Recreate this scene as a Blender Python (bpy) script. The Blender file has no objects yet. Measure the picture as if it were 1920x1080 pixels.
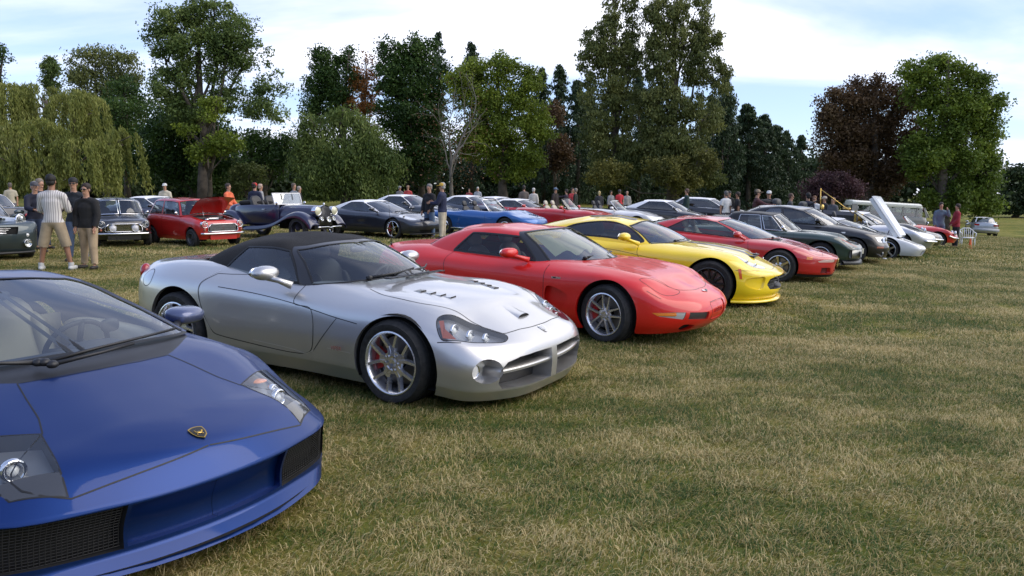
import bpy, bmesh, math, random
import numpy as np
from mathutils import Vector, Matrix, Euler
from mathutils.bvhtree import BVHTree
from mathutils.geometry import delaunay_2d_cdt
import mathutils.noise as mnoise
random.seed(7); np.random.seed(7)
RNG = np.random.default_rng(11)
R = math.radians
PI = math.pi
scene = bpy.context.scene
COL = scene.collection

# ---------------------------------------------------------------- camera, sky, sun, exposure
cam_d = bpy.data.cameras.new('camera'); cam = bpy.data.objects.new('camera', cam_d); COL.objects.link(cam)
cam_d.sensor_width = 36; cam_d.lens = 36*1432/1920; cam_d.clip_start = .05; cam_d.clip_end = 3000
CAM_H = 1.66
cam.matrix_world = Matrix.Translation((0, 0, CAM_H)) @ Matrix.Rotation(R(90)-.130, 4, 'X') @ Matrix.Rotation(.007, 4, 'Z')
scene.camera = cam
SUN_EL, SUN_AZ = 42., 100.          # azimuth: degrees from +Y (view direction) towards +X (right)
world = bpy.data.worlds.new('World'); scene.world = world; world.use_nodes = True
def build_world():
    nt = world.node_tree; N = nt.nodes; L = nt.links; N.clear()
    out = N.new('ShaderNodeOutputWorld'); bg = N.new('ShaderNodeBackground'); bg.inputs[1].default_value = 1.0
    sky = N.new('ShaderNodeTexSky'); sky.sky_type = 'NISHITA'; sky.sun_disc = False
    sky.sun_elevation = R(SUN_EL); sky.sun_rotation = R(SUN_AZ); sky.air_density = 1.0; sky.dust_density = .1; sky.ozone_density = 3.0
    sc = N.new('ShaderNodeMix'); sc.data_type = 'RGBA'; sc.blend_type = 'MULTIPLY'; sc.inputs[0].default_value = 1
    L.new(sky.outputs[0], sc.inputs[6]); sc.inputs[7].default_value = (.100, .108, .125, 1)
    tc = N.new('ShaderNodeTexCoord'); sep = N.new('ShaderNodeSeparateXYZ'); L.new(tc.outputs['Generated'], sep.inputs[0])
    def math_(op, a, b=None, c=None):
        m = N.new('ShaderNodeMath'); m.operation = op
        for i, q in enumerate((a, b, c)):
            if q is None: continue
            if isinstance(q, (int, float)): m.inputs[i].default_value = q
            else: L.new(q, m.inputs[i])
        return m.outputs[0]
    # flat cloud layer: project the direction on a plane overhead
    zz = math_('MAXIMUM', sep.outputs[2], .0); den = math_('ADD', zz, .16)
    px = math_('DIVIDE', sep.outputs[0], den); py = math_('DIVIDE', sep.outputs[1], den)
    cmb = N.new('ShaderNodeCombineXYZ'); L.new(px, cmb.inputs[0]); L.new(py, cmb.inputs[1])
    def noise(scale, detail, loc, sx=1., sy=1., rough=.55):
        mp = N.new('ShaderNodeMapping'); mp.inputs['Scale'].default_value = (sx, sy, 1); mp.inputs['Location'].default_value = loc
        L.new(cmb.outputs[0], mp.inputs[0]); n = N.new('ShaderNodeTexNoise'); n.inputs['Scale'].default_value = scale
        n.inputs['Detail'].default_value = detail; n.inputs['Roughness'].default_value = rough; n.inputs['Distortion'].default_value = .35
        L.new(mp.outputs[0], n.inputs['Vector']); return n.outputs[0]
    n1 = noise(.62, 7, (3.1, 1.2, 0), .55, 1.2); n2 = noise(.30, 4, (7.3, 2.2, 0), .6, 1.6)
    s = math_('ADD', math_('MULTIPLY', n1, .6), math_('MULTIPLY', n2, .55))
    # the cloud cover is thicker on the sun's side
    saz = R(SUN_AZ-22); side = math_('ADD', math_('MULTIPLY', sep.outputs[0], math.sin(saz)*.10), math_('MULTIPLY', sep.outputs[1], math.cos(saz)*.06))
    s = math_('ADD', s, side)
    mr = N.new('ShaderNodeMapRange'); mr.inputs[1].default_value = .50; mr.inputs[2].default_value = .70; mr.interpolation_type = 'SMOOTHERSTEP'
    L.new(s, mr.inputs[0])
    mr2 = N.new('ShaderNodeMapRange'); mr2.inputs[1].default_value = .54; mr2.inputs[2].default_value = .78
    L.new(s, mr2.inputs[0])
    cc = N.new('ShaderNodeMix'); cc.data_type = 'RGBA'; L.new(mr2.outputs[0], cc.inputs[0])
    cc.inputs[6].default_value = (.50, .565, .80, 1); cc.inputs[7].default_value = (1.12, 1.11, 1.12, 1)
    mx = N.new('ShaderNodeMix'); mx.data_type = 'RGBA'
    base = math_('ADD', math_('MULTIPLY', mr.outputs[0], .62), .38)
    L.new(base, mx.inputs[0]); L.new(sc.outputs[2], mx.inputs[6]); L.new(cc.outputs[2], mx.inputs[7])
    L.new(mx.outputs[2], bg.inputs[0]); L.new(bg.outputs[0], out.inputs[0])
build_world()
sun_d = bpy.data.lights.new('sun', 'SUN'); sun_d.energy = 1.6; sun_d.angle = R(60); sun_d.color = (1, .90, .76)
sun = bpy.data.objects.new('sun', sun_d); COL.objects.link(sun)
sv = Vector((math.sin(R(SUN_AZ))*math.cos(R(SUN_EL)), math.cos(R(SUN_AZ))*math.cos(R(SUN_EL)), math.sin(R(SUN_EL))))
sun.rotation_euler = sv.to_track_quat('Z', 'Y').to_euler()
scene.view_settings.view_transform = 'Standard'; scene.view_settings.look = 'None'
scene.view_settings.exposure = 0.72; scene.view_settings.gamma = 1; scene.view_settings.use_curve_mapping = False
scene.render.engine = 'CYCLES'; scene.cycles.max_bounces = 8; scene.cycles.transparent_max_bounces = 12
scene.cycles.use_denoising = True

# ---------------------------------------------------------------- materials
MATS = {}
def pmat(name, col, rough=.5, metal=0., coat=0., coat_r=.03, spec=.5, emit=None, sheen=0., var=0., vscale=8., bump=0., bscale=40., alpha=1., trans=0., col2=None, island=0.):
    if name in MATS: return MATS[name]
    m = bpy.data.materials.new(name); m.use_nodes = True; nt = m.node_tree; b = nt.nodes['Principled BSDF']; L = nt.links
    c = tuple(col)+(1,) if len(col) == 3 else col
    b.inputs['Base Color'].default_value = c; b.inputs['Roughness'].default_value = rough; b.inputs['Metallic'].default_value = metal
    b.inputs['Coat Weight'].default_value = coat; b.inputs['Coat Roughness'].default_value = coat_r; b.inputs['Specular IOR Level'].default_value = spec
    if trans: b.inputs['Transmission Weight'].default_value = trans
    if emit: b.inputs['Emission Color'].default_value = tuple(emit)+(1,); b.inputs['Emission Strength'].default_value = 1
    if var or col2:
        tc = nt.nodes.new('ShaderNodeTexCoord'); n = nt.nodes.new('ShaderNodeTexNoise'); n.inputs['Scale'].default_value = vscale; n.inputs['Detail'].default_value = 5
        L.new(tc.outputs['Object'], n.inputs['Vector'])
        mx = nt.nodes.new('ShaderNodeMix'); mx.data_type = 'RGBA'
        d = col2 if col2 else tuple(max(0, q*(1-var)) for q in c[:3]); e = c[:3] if col2 else tuple(min(1, q*(1+var)) for q in c[:3])
        mx.inputs[6].default_value = tuple(d)+(1,); mx.inputs[7].default_value = tuple(e)+(1,)
        mr = nt.nodes.new('ShaderNodeMapRange'); mr.inputs[1].default_value = .35; mr.inputs[2].default_value = .65
        src = n.outputs[0]
        if island:
            g = nt.nodes.new('ShaderNodeNewGeometry'); a = nt.nodes.new('ShaderNodeMath'); a.operation = 'MULTIPLY_ADD'
            L.new(g.outputs['Random Per Island'], a.inputs[0]); a.inputs[1].default_value = island; 
            s = nt.nodes.new('ShaderNodeMath'); s.operation = 'SUBTRACT'; L.new(n.outputs[0], s.inputs[0]); s.inputs[1].default_value = island/2
            L.new(s.outputs[0], a.inputs[2]); src = a.outputs[0]
        L.new(src, mr.inputs[0]); L.new(mr.outputs[0], mx.inputs[0]); L.new(mx.outputs[2], b.inputs['Base Color'])
    if bump:
        tc = nt.nodes.new('ShaderNodeTexCoord'); n = nt.nodes.new('ShaderNodeTexNoise'); n.inputs['Scale'].default_value = bscale; n.inputs['Detail'].default_value = 4
        L.new(tc.outputs['Object'], n.inputs['Vector']); bp = nt.nodes.new('ShaderNodeBump'); bp.inputs['Strength'].default_value = bump; bp.inputs['Distance'].default_value = .01
        L.new(n.outputs[0], bp.inputs['Height']); L.new(bp.outputs[0], b.inputs['Normal'])
    MATS[name] = m; return m
def paint(name, col, metal=0., rough=.4, coat=1.):
    """car paint: coloured base with fine orange-peel and flake, under clear coat with slight dust"""
    if name in MATS: return MATS[name]
    m = pmat(name, col, rough, metal, coat, .035)
    nt = m.node_tree; L = nt.links; b = nt.nodes['Principled BSDF']
    tc = nt.nodes.new('ShaderNodeTexCoord')
    n = nt.nodes.new('ShaderNodeTexNoise'); n.inputs['Scale'].default_value = 3.; n.inputs['Detail'].default_value = 6
    L.new(tc.outputs['Object'], n.inputs['Vector'])
    mr = nt.nodes.new('ShaderNodeMapRange'); mr.inputs[3].default_value = .02; mr.inputs[4].default_value = .09
    L.new(n.outputs[0], mr.inputs[0]); L.new(mr.outputs[0], b.inputs['Coat Roughness'])
    n2 = nt.nodes.new('ShaderNodeTexNoise'); n2.inputs['Scale'].default_value = 5.; n2.inputs['Detail'].default_value = 2
    L.new(tc.outputs['Object'], n2.inputs['Vector'])
    bp = nt.nodes.new('ShaderNodeBump'); bp.inputs['Strength'].default_value = .05; bp.inputs['Distance'].default_value = .02
    L.new(n2.outputs[0], bp.inputs['Height']); L.new(bp.outputs[0], b.inputs['Coat Normal'])
    return m
def glass(name, tint=(.55, .62, .60), base=0.06, rough=.0):
    if name in MATS: return MATS[name]
    m = bpy.data.materials.new(name); m.use_nodes = True; nt = m.node_tree; N = nt.nodes; L = nt.links; N.clear()
    o = N.new('ShaderNodeOutputMaterial'); mx = N.new('ShaderNodeMixShader'); t = N.new('ShaderNodeBsdfTransparent'); g = N.new('ShaderNodeBsdfGlossy')
    t.inputs[0].default_value = tuple(tint)+(1,); g.inputs['Roughness'].default_value = rough; g.inputs[0].default_value = (.95, .97, 1, 1)
    lw = N.new('ShaderNodeFresnel'); lw.inputs[0].default_value = 1.5
    a = N.new('ShaderNodeMath'); a.operation = 'MULTIPLY_ADD'; a.inputs[1].default_value = 1.05; a.inputs[2].default_value = base; a.use_clamp = True
    ge = N.new('ShaderNodeNewGeometry'); io = N.new('ShaderNodeMath'); io.operation = 'MULTIPLY_ADD'; io.inputs[1].default_value = 1/1.5-1.5; io.inputs[2].default_value = 1.5; L.new(ge.outputs['Backfacing'], io.inputs[0]); L.new(io.outputs[0], lw.inputs[0])
    L.new(lw.outputs[0], a.inputs[0]); L.new(a.outputs[0], mx.inputs[0]); L.new(t.outputs[0], mx.inputs[1]); L.new(g.outputs[0], mx.inputs[2]); L.new(mx.outputs[0], o.inputs[0])
    MATS[name] = m; return m
GL = glass('window glass', (.68, .73, .71), .04); GLD = glass('dark window glass', (.24, .27, .27), .05); GLS = glass('sky reflecting glass', (.50, .56, .55), .13); GLC = glass('clear lens', (.92, .94, .94), .03)
RUB = pmat('rubber', (.018, .018, .018), .75, var=.4, vscale=30); BLK = pmat('black plastic', (.012, .012, .013), .45); SEAL = pmat('black trim', (.006, .006, .006), .5)
CHR = pmat('chrome', (.75, .75, .76), .08, 1.); ALU = pmat('aluminium', (.55, .55, .56), .28, 1.); DCH = pmat('dark chrome', (.74, .74, .76), .24, .85)
DRK = pmat('underside black', (.004, .004, .004), .9); MESHM = pmat('black grille mesh', (.01, .01, .01), .5)
AMB = pmat('amber lens', (.75, .22, .03), .15, coat=.6); AMBD = pmat('dull amber lens', (.30, .075, .03), .2, coat=.6); REDL = pmat('red lens', (.35, .01, .01), .12, coat=.8); WHL = pmat('white lens', (.75, .75, .72), .12, coat=.8)
REDC = pmat('red brake caliper', (.45, .01, .01), .35, coat=.5); DISC = pmat('brake disc', (.22, .21, .2), .4, .9); LGREY = pmat('lamp housing grey', (.16, .165, .17), .3, .4)
LEAB = pmat('black leather', (.02, .02, .021), .5, bump=.2); LEAT = pmat('tan leather', (.48, .43, .33), .5, bump=.15, bscale=25); LEAG = pmat('grey leather', (.22, .21, .2), .5)

# ---------------------------------------------------------------- object helpers
def link(o, parent=None):
    COL.objects.link(o)
    if parent is not None: o.parent = parent
    return o
def mesh_obj(name, V, F, mats, parent=None, smooth=True, fm=None, normals=None, loc=None, rot=None):
    me = bpy.data.meshes.new(name)
    V = np.asarray(V, dtype=np.float64).reshape(-1, 3)
    me.from_pydata(V.tolist(), [], F if isinstance(F, list) else F.tolist())
    for m in (mats if isinstance(mats, (list, tuple)) else [mats]): me.materials.append(m)
    if smooth: me.polygons.foreach_set('use_smooth', [True]*len(me.polygons))
    if fm is not None: me.polygons.foreach_set('material_index', list(map(int, fm)))
    if normals is not None:
        me.normals_split_custom_set_from_vertices(np.asarray(normals).tolist())
    me.update()
    o = bpy.data.objects.new(name, me); link(o, parent)
    if loc is not None: o.location = loc
    if rot is not None: o.rotation_euler = rot
    return o
def thing(name, label, cat, loc=(0, 0, 0), rz=0., group=None, kind=None, rx=0., ry=0.):
    o = bpy.data.objects.new(name, None); o.empty_display_size = .2; link(o)
    o.location = loc; o.rotation_euler = (rx, ry, rz); tag(o, label, cat, group, kind); return o
def tag(o, label=None, cat=None, group=None, kind=None):
    if label: o['label'] = label
    if cat: o['category'] = cat
    if group: o['group'] = group
    if kind: o['kind'] = kind
    return o
class MB:
    """collects simple pieces into one mesh"""
    def __init__(s): s.V = []; s.F = []; s.M = []; s.n = 0
    def add(s, V, F, m=0):
        V = [tuple(v) for v in V]; s.V += V; s.F += [tuple(i+s.n for i in f) for f in F]; s.M += [m]*len(F); s.n += len(V); return s
    def box(s, c, h, rot=None, m=0, tx=1., ty=1.):
        """box; tx, ty: scale of the top face"""
        P = []
        for z in (-1, 1):
            kx, ky = (tx, ty) if z > 0 else (1, 1)
            for x, y in ((-1, -1), (1, -1), (1, 1), (-1, 1)): P.append(Vector((x*h[0]*kx, y*h[1]*ky, z*h[2])))
        if rot is not None: E = Euler(rot).to_matrix(); P = [E @ p for p in P]
        P = [p+Vector(c) for p in P]
        return s.add(P, [(3, 2, 1, 0), (4, 5, 6, 7), (0, 1, 5, 4), (1, 2, 6, 5), (2, 3, 7, 6), (3, 0, 4, 7)], m)
    def sell(s, c, h, p=2.5, rot=None, m=0, nu=16, nv=10, q=None):
        """superellipsoid: rounded box"""
        q = q or p; P = []; sg = lambda a, e: math.copysign(abs(a)**e, a)
        E = Euler(rot).to_matrix() if rot is not None else Matrix.Identity(3)
        for j in range(nv+1):
            th = -PI/2+PI*j/nv
            for i in range(nu):
                ph = 2*PI*i/nu
                P.append(E @ Vector((h[0]*sg(math.cos(th), 2/p)*sg(math.cos(ph), 2/q), h[1]*sg(math.cos(th), 2/p)*sg(math.sin(ph), 2/q), h[2]*sg(math.sin(th), 2/p)))+Vector(c))
        F = [(j*nu+i, j*nu+(i+1) % nu, (j+1)*nu+(i+1) % nu, (j+1)*nu+i) for j in range(nv) for i in range(nu)]
        return s.add(P, F, m)
    def lathe(s, prof, n=32, c=(0, 0, 0), axis='Y', m=0, flip=False, a0=0., a1=2*PI):
        """prof: (radius, offset along the axis)"""
        full = abs(a1-a0-2*PI) < 1e-6; k = n if full else n+1; P = []
        for r, h in prof:
            for i in range(k):
                a = a0+(a1-a0)*i/n; x, z = r*math.cos(a), r*math.sin(a)
                v = {'Y': (x, h, z), 'X': (h, x, z), 'Z': (x, z, h)}[axis]
                P.append((v[0]+c[0], v[1]+c[1], v[2]+c[2]))
        F = []
        for j in range(len(prof)-1):
            for i in range(n):
                a, b = j*k+i, j*k+(i+1) % k; f = (a, b, b+k, a+k); F.append(f[::-1] if flip else f)
        return s.add(P, F, m)
    def tube(s, pts, r, n=8, m=0, cap=True):
        pts = [Vector(p) for p in pts]; rr = r if isinstance(r, (list, tuple)) else [r]*len(pts); P = []
        up = Vector((0, 0, 1)); prev = None
        for i, p in enumerate(pts):
            t = (pts[min(i+1, len(pts)-1)]-pts[max(i-1, 0)]).normalized()
            if prev is None: a = t.orthogonal().normalized()
            else: a = (prev-t*prev.dot(t)); a = a.normalized() if a.length > 1e-6 else t.orthogonal().normalized()
            prev = a; b = t.cross(a)
            for k in range(n): P.append(p+(a*math.cos(2*PI*k/n)+b*math.sin(2*PI*k/n))*rr[i])
        F = [(j*n+k, j*n+(k+1) % n, (j+1)*n+(k+1) % n, (j+1)*n+k) for j in range(len(pts)-1) for k in range(n)]
        if cap: F += [tuple(range(n))[::-1], tuple(range((len(pts)-1)*n, len(pts)*n))]
        return s.add(P, F, m)
    def prism(s, poly, a, b, axis='Y', m=0, inset=0.):
        """polygon (u,v) extruded between a and b along the axis; X:(y,z) Y:(x,z) Z:(x,y)"""
        n = len(poly); cu = sum(p[0] for p in poly)/n; cv = sum(p[1] for p in poly)/n; P = []
        for h, k in ((a, 1.), (b, 1.-inset)):
            for u, v in poly:
                u, v = cu+(u-cu)*k, cv+(v-cv)*k; P.append({'Y': (u, h, v), 'X': (h, u, v), 'Z': (u, v, h)}[axis])
        F = [tuple(range(n))[::-1], tuple(range(n, 2*n))]+[(i, (i+1) % n, n+(i+1) % n, n+i) for i in range(n)]
        return s.add(P, F, m)
    def obj(s, name, mats, parent=None, smooth=True, loc=None, rot=None, sharp=None):
        o = mesh_obj(name, s.V, s.F, mats, parent, smooth, s.M, loc=loc, rot=rot)
        bm = bmesh.new(); bm.from_mesh(o.data); bmesh.ops.recalc_face_normals(bm, faces=bm.faces)
        if smooth and sharp is not None:
            for e in bm.edges:
                if len(e.link_faces) == 2 and e.calc_face_angle(0) > sharp: e.smooth = False
        bm.to_mesh(o.data); bm.free()
        return o
def xform(pts, M): return [M @ Vector(p) for p in pts]

# ---------------------------------------------------------------- shells: smooth ring surfaces with exact cut-outs
def cr(P, T, tq):
    """non-uniform Catmull-Rom through P (n,k) at knots T, evaluated at tq"""
    n = len(T); m = np.zeros_like(P)
    d = (P[1:]-P[:-1])/(T[1:]-T[:-1])[:, None]
    h = T[1:]-T[:-1]
    m[1:-1] = (d[:-1]*h[1:, None]+d[1:]*h[:-1, None])/(h[1:]+h[:-1])[:, None]
    m[0] = d[0]; m[-1] = d[-1]
    i = np.clip(np.searchsorted(T, tq, side='right')-1, 0, n-2); hh = (T[i+1]-T[i]); u = ((tq-T[i])/hh)[:, None]; hh = hh[:, None]
    return (2*u**3-3*u**2+1)*P[i]+(u**3-2*u**2+u)*hh*m[i]+(-2*u**3+3*u**2)*P[i+1]+(u**3-u**2)*hh*m[i+1]
class Shell:
    def __init__(s, S, ks=8, kt=6, crease=()):
        """S: stations x lines x 3, the +y half, first and last station on y=0, last line on y=0"""
        S = np.array(S, float); s.ns, s.nl = S.shape[:2]; s.ks, s.kt = ks, kt; s.regs = []
        g = np.array([1, -1, 1.])
        ch = np.linalg.norm(np.diff(S, axis=0), axis=2)[:, :max(2, s.nl-2)].mean(1)+.02
        T = np.concatenate([[0], np.cumsum(ch)])
        Sg = np.concatenate([[S[1]*g], S, [S[-2]*g]]); Tg = np.concatenate([[-ch[0]], T, [T[-1]+ch[-1]]])
        uq = np.linspace(0, s.ns-1, (s.ns-1)*ks+1); tq = np.interp(uq, range(s.ns), T)
        A = np.stack([cr(Sg[:, j], Tg, tq) for j in range(s.nl)], 1)      # NS x nl x 3
        vq = np.linspace(0, s.nl-1, (s.nl-1)*kt+1); G = np.zeros((len(uq), len(vq), 3))
        for i in range(len(uq)):
            B = A[i]; c = np.linalg.norm(np.diff(B, axis=0), axis=1)+.01; V = np.concatenate([[0], np.cumsum(c)])
            segs = [0]+list(crease)+[s.nl-1]
            for a, b in zip(segs[:-1], segs[1:]):
                P = B[a:b+1]; K = V[a:b+1]
                if b == s.nl-1: P = np.concatenate([P, [B[-2]*g]]); K = np.concatenate([K, [K[-1]+c[-1]]])
                j0, j1 = a*kt, b*kt
                G[i, j0:j1+1] = cr(P, K, np.interp(vq[j0:j1+1], range(s.nl), V))
        G[0, :, 1] = 0; G[-1, :, 1] = 0; G[:, -1, 1] = 0
        G[:, :, 1] = np.maximum(G[:, :, 1], 0)
        s.G = G; s.NU, s.NV = G.shape[:2]
        E = np.concatenate([G[1:2]*g, G, G[-2:-1]*g]); du = E[2:]-E[:-2]
        H = np.concatenate([2*G[:, :1]-G[:, 1:2], G, (G[:, -2:-1]*g)], 1); dv = H[:, 2:]-H[:, :-2]
        for c_ in crease: pass
        N = np.cross(dv, du); l = np.linalg.norm(N, axis=2, keepdims=True); N = np.where(l > 1e-9, N/np.maximum(l, 1e-9), 0)
        bad = (l[:, :, 0] < 1e-9)
        if bad.any():
            for i, j in zip(*np.where(bad)): N[i, j] = N[i, j-1] if j else (0, 0, 1)
        for q in (N[0], N[-1], N[:, -1]):
            q[:, 1] = 0; q /= np.maximum(np.linalg.norm(q, axis=1, keepdims=True), 1e-9)
        # outward: for side vertices y component must be positive
        if N[s.NU//2, s.NV//3, 1] < 0: N = -N
        s.N = N
        idx = np.arange(s.NU*s.NV).reshape(s.NU, s.NV)
        q = np.stack([idx[:-1, :-1], idx[1:, :-1], idx[1:, 1:], idx[:-1, 1:]], -1).reshape(-1, 4)
        tri = np.concatenate([q[:, [0, 1, 2]], q[:, [0, 2, 3]]]); s.tri = tri
        s.bvh = BVHTree.FromPolygons([Vector(v) for v in G.reshape(-1, 3)], tri.tolist())
    def ev(s, uv, A=None):
        A = s.G if A is None else A
        u = np.clip(uv[:, 0]*s.ks, 0, s.NU-1-1e-9); v = np.clip(uv[:, 1]*s.kt, 0, s.NV-1-1e-9)
        i = u.astype(int); j = v.astype(int); a = (u-i)[:, None]; b = (v-j)[:, None]
        return A[i, j]*(1-a)*(1-b)+A[i+1, j]*a*(1-b)+A[i, j+1]*(1-a)*b+A[i+1, j+1]*a*b
    def hit(s, view, a, b):
        if view == 'side': o, d = Vector((a, 4, b)), Vector((0, -1, 0))
        elif view == 'top': o, d = Vector((a, max(b, 1e-3), 5)), Vector((0, 0, -1))
        elif view == 'front': o, d = Vector((6, max(a, 1e-3), b)), Vector((-1, 0, 0))
        else: o, d = Vector((-6, max(a, 1e-3), b)), Vector((1, 0, 0))
        p, n, i, _ = s.bvh.ray_cast(o, d)
        if p is None: return None
        t = s.tri[i]; A = s.G.reshape(-1, 3)[t]; v0, v1, v2 = A[1]-A[0], A[2]-A[0], np.array(p)-A[0]
        d00, d01, d11, d20, d21 = v0@v0, v0@v1, v1@v1, v2@v0, v2@v1; den = d00*d11-d01*d01
        if abs(den) < 1e-16: w1 = w2 = 1/3
        else: w1 = (d11*d20-d01*d21)/den; w2 = (d00*d21-d01*d20)/den
        U = np.array([(k//s.NV, k % s.NV) for k in t], float); q = U[0]*(1-w1-w2)+U[1]*w1+U[2]*w2
        return (q[0]/s.ks, q[1]/s.kt)
    def path(s, view, pts, closed=True, smooth=True, n=6):
        P = np.array(pts, float)
        if smooth and len(P) > 2:
            if closed:
                Q = np.concatenate([P[-2:], P, P[:2]]); T = np.concatenate([[0], np.cumsum(np.linalg.norm(np.diff(Q, axis=0), axis=1)**.5+1e-4)])
                k = np.arange(len(P))[:, None]+2+np.arange(n)[None]/n; tq = np.interp(k.ravel(), range(len(Q)), T); D = cr(Q, T, tq)
            else:
                T = np.concatenate([[0], np.cumsum(np.linalg.norm(np.diff(P, axis=0), axis=1)**.5+1e-4)])
                D = cr(P, T, np.interp(np.linspace(0, len(P)-1, (len(P)-1)*n+1), range(len(P)), T))
        else:
            Q = np.concatenate([P, P[:1]]) if closed else P; D = []
            for a, b in zip(Q[:-1], Q[1:]):
                for k in range(n): D.append(a+(b-a)*k/n)
            if not closed: D.append(Q[-1])
            D = np.array(D)
        if view == 'uv': return D
        out = [s.hit(view, a, b) for a, b in D]; out = [o for o in out if o is not None]
        return np.array(out)
    def region(s, name, view, pts, mat=None, smooth=True, n=6, **kw):
        poly = pts if view == 'raw' else s.path(view, pts, True, smooth, n)
        r = dict(name=name, poly=np.asarray(poly), mat=mat, **kw); s.regs.append(r); return r
    def arch(s, name, cx, cz, rx, rz=None, flat=0.):
        """wheel opening: circle in side view, open at the bottom; flat squares the top"""
        rz = rz or rx; pts = []
        for k in range(61):
            a = PI*1.35-(PI*1.7)*k/60; ca, sa = math.cos(a), math.sin(a)
            if flat: e = 1-flat; ca, sa = math.copysign(abs(ca)**e, ca), math.copysign(abs(sa)**e, sa)
            h = s.hit('side', cx+rx*ca, cz+rz*sa)
            if h: pts.append(h)
        pts = sorted(pts, key=lambda q: 0) ; P = np.array(pts); a, b = P[0].copy(), P[-1].copy()
        P = np.concatenate([[[a[0], -.4]], P, [[b[0], -.4]]])
        if P[0][0] > P[-1][0]: P = P[::-1]
        return s.region(name, 'raw', P, hole=True, lip=True)
    @staticmethod
    def inside(poly, X, Y):
        r = np.zeros(len(X), bool); x0, y0 = poly[-1]
        for x1, y1 in poly:
            if y0 != y1:
                c = ((y1 > Y) != (y0 > Y)) & (X < (x0-x1)*(Y-y1)/(y0-y1)+x1); r ^= c
            x0, y0 = x1, y1
        return r
    def build(s, name, mat, parent):
        """returns {region name: [objects]}; body under name"""
        gu, gv = np.meshgrid(np.arange(s.NU)/s.ks, np.arange(s.NV)/s.kt, indexing='ij'); V = [(float(a), float(b)) for a, b in zip(gu.ravel(), gv.ravel())]
        E = []; idx = np.arange(s.NU*s.NV).reshape(s.NU, s.NV)
        for a in (idx[:, 0], idx[:, -1], idx[0], idx[-1]): E += list(zip(a[:-1].tolist(), a[1:].tolist()))
        for r in s.regs:
            b = len(V); n = len(r['poly']); V += [(float(p[0]), float(p[1])) for p in r['poly']]; E += [(b+i, b+(i+1) % n) for i in range(n)]
        v, e, f, *_ = delaunay_2d_cdt([Vector(q) for q in V], E, [], 0, 1e-6, False)
        UV = np.array([(q[0], q[1]) for q in v]); F = np.array([list(q) for q in f if len(q) == 3])
        C = UV[F].mean(1); ok = (C[:, 0] > 0) & (C[:, 0] < s.ns-1) & (C[:, 1] > 0) & (C[:, 1] < s.nl-1)
        a = UV[F]; ar = np.abs((a[:, 1, 0]-a[:, 0, 0])*(a[:, 2, 1]-a[:, 0, 1])-(a[:, 1, 1]-a[:, 0, 1])*(a[:, 2, 0]-a[:, 0, 0]))
        ok &= ar > 1e-9; F = F[ok]; C = C[ok]
        lab = np.full(len(F), -1)
        for k, r in enumerate(s.regs):
            if r.get('seam'): continue
            m = s.inside(r['poly'], C[:, 0], C[:, 1]) & (lab < 0); lab[m] = k
        P = s.ev(UV); N = s.ev(UV, s.N); N /= np.maximum(np.linalg.norm(N, axis=1, keepdims=True), 1e-9)
        # orient triangles by the normals
        A = P[F]; fn = np.cross(A[:, 1]-A[:, 0], A[:, 2]-A[:, 0]); fl = (fn*N[F].mean(1)).sum(1) < 0; F[fl] = F[fl][:, ::-1]
        g = np.array([1, -1, 1.]); out = {}
        def emit(nm, Fs, mt, side, off=None, par=parent):
            used = np.unique(Fs); mp = np.full(len(P), -1); mp[used] = np.arange(len(used)); p = P[used].copy(); nn = N[used].copy(); fs = mp[Fs]
            if off is not None: p = p+(nn*off if np.isscalar(off) else np.array(off))
            VV, NN, FF = [], [], []
            if side in ('L', 'both'): VV.append(p); NN.append(nn); FF.append(fs)
            if side in ('R', 'both'):
                b = sum(len(q) for q in VV); VV.append(p*g); NN.append(nn*g); FF.append(fs[:, ::-1]+b)
            VV = np.concatenate(VV); NN = np.concatenate(NN); FF = np.concatenate(FF)
            if side == 'both':   # weld the centre line
                c = np.where(np.abs(p[:, 1]) < 1e-6)[0]; FF = FF.copy(); m2 = np.arange(len(VV)); m2[c+len(p)] = c; FF = m2[FF]
                k = (FF[:, 0] != FF[:, 1]) & (FF[:, 1] != FF[:, 2]) & (FF[:, 0] != FF[:, 2]); FF = FF[k]
            o = mesh_obj(nm, VV, FF, mt, par, normals=NN); out.setdefault(nm, []).append(o); return o
        emit(name, F[lab < 0], mat, 'both')
        for k, r in enumerate(s.regs):
            Fs = F[lab == k]
            if r.get('seam') or len(Fs) == 0: pass
            elif r.get('hole'): pass
            else:
                sides = ['both'] if r.get('merge') else ['L', 'R']
                for sd in sides:
                    o = emit(r['name'], Fs, r['mat'], sd, r.get('off'))
                    r.setdefault('objs', []).append(o)
                    if r.get('cover') is not None: c = emit('lens', Fs, r['cover'], sd, .0, o)
            if r.get('wall'):
                q = r['poly']; q = np.clip(q, 0, [s.ns-1, s.nl-1]); p0 = s.ev(q); n0 = s.ev(q, s.N); off = r['off']
                p1 = p0+(n0*off if np.isscalar(off) else np.array(off)); n = len(q); VV = np.concatenate([p0, p1])
                keep = [i for i in range(n) if np.linalg.norm(p0[i]-p0[(i+1) % n]) > 1e-5 and not (abs(p0[i][1]) < 2e-3 and abs(p0[(i+1) % n][1]) < 2e-3)]
                FF = [(i, (i+1) % n, n+(i+1) % n, n+i) for i in keep]
                o1 = mesh_obj('recess', VV, FF, r['wall'], parent); mesh_obj('recess', VV*g, [f[::-1] for f in FF], r['wall'], parent)
            if r.get('lip'):
                q = r['poly'][1:-1]; p0 = s.ev(q); p1 = p0+np.array([0, -.035, 0]); n = len(q); VV = np.concatenate([p0, p1]); FF = [(i, i+1, n+i+1, n+i) for i in range(n-1)]
                mesh_obj('arch_lip', VV, FF, mat, parent); mesh_obj('arch_lip', VV*g, [f[::-1] for f in FF], mat, parent)
        return out
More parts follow.
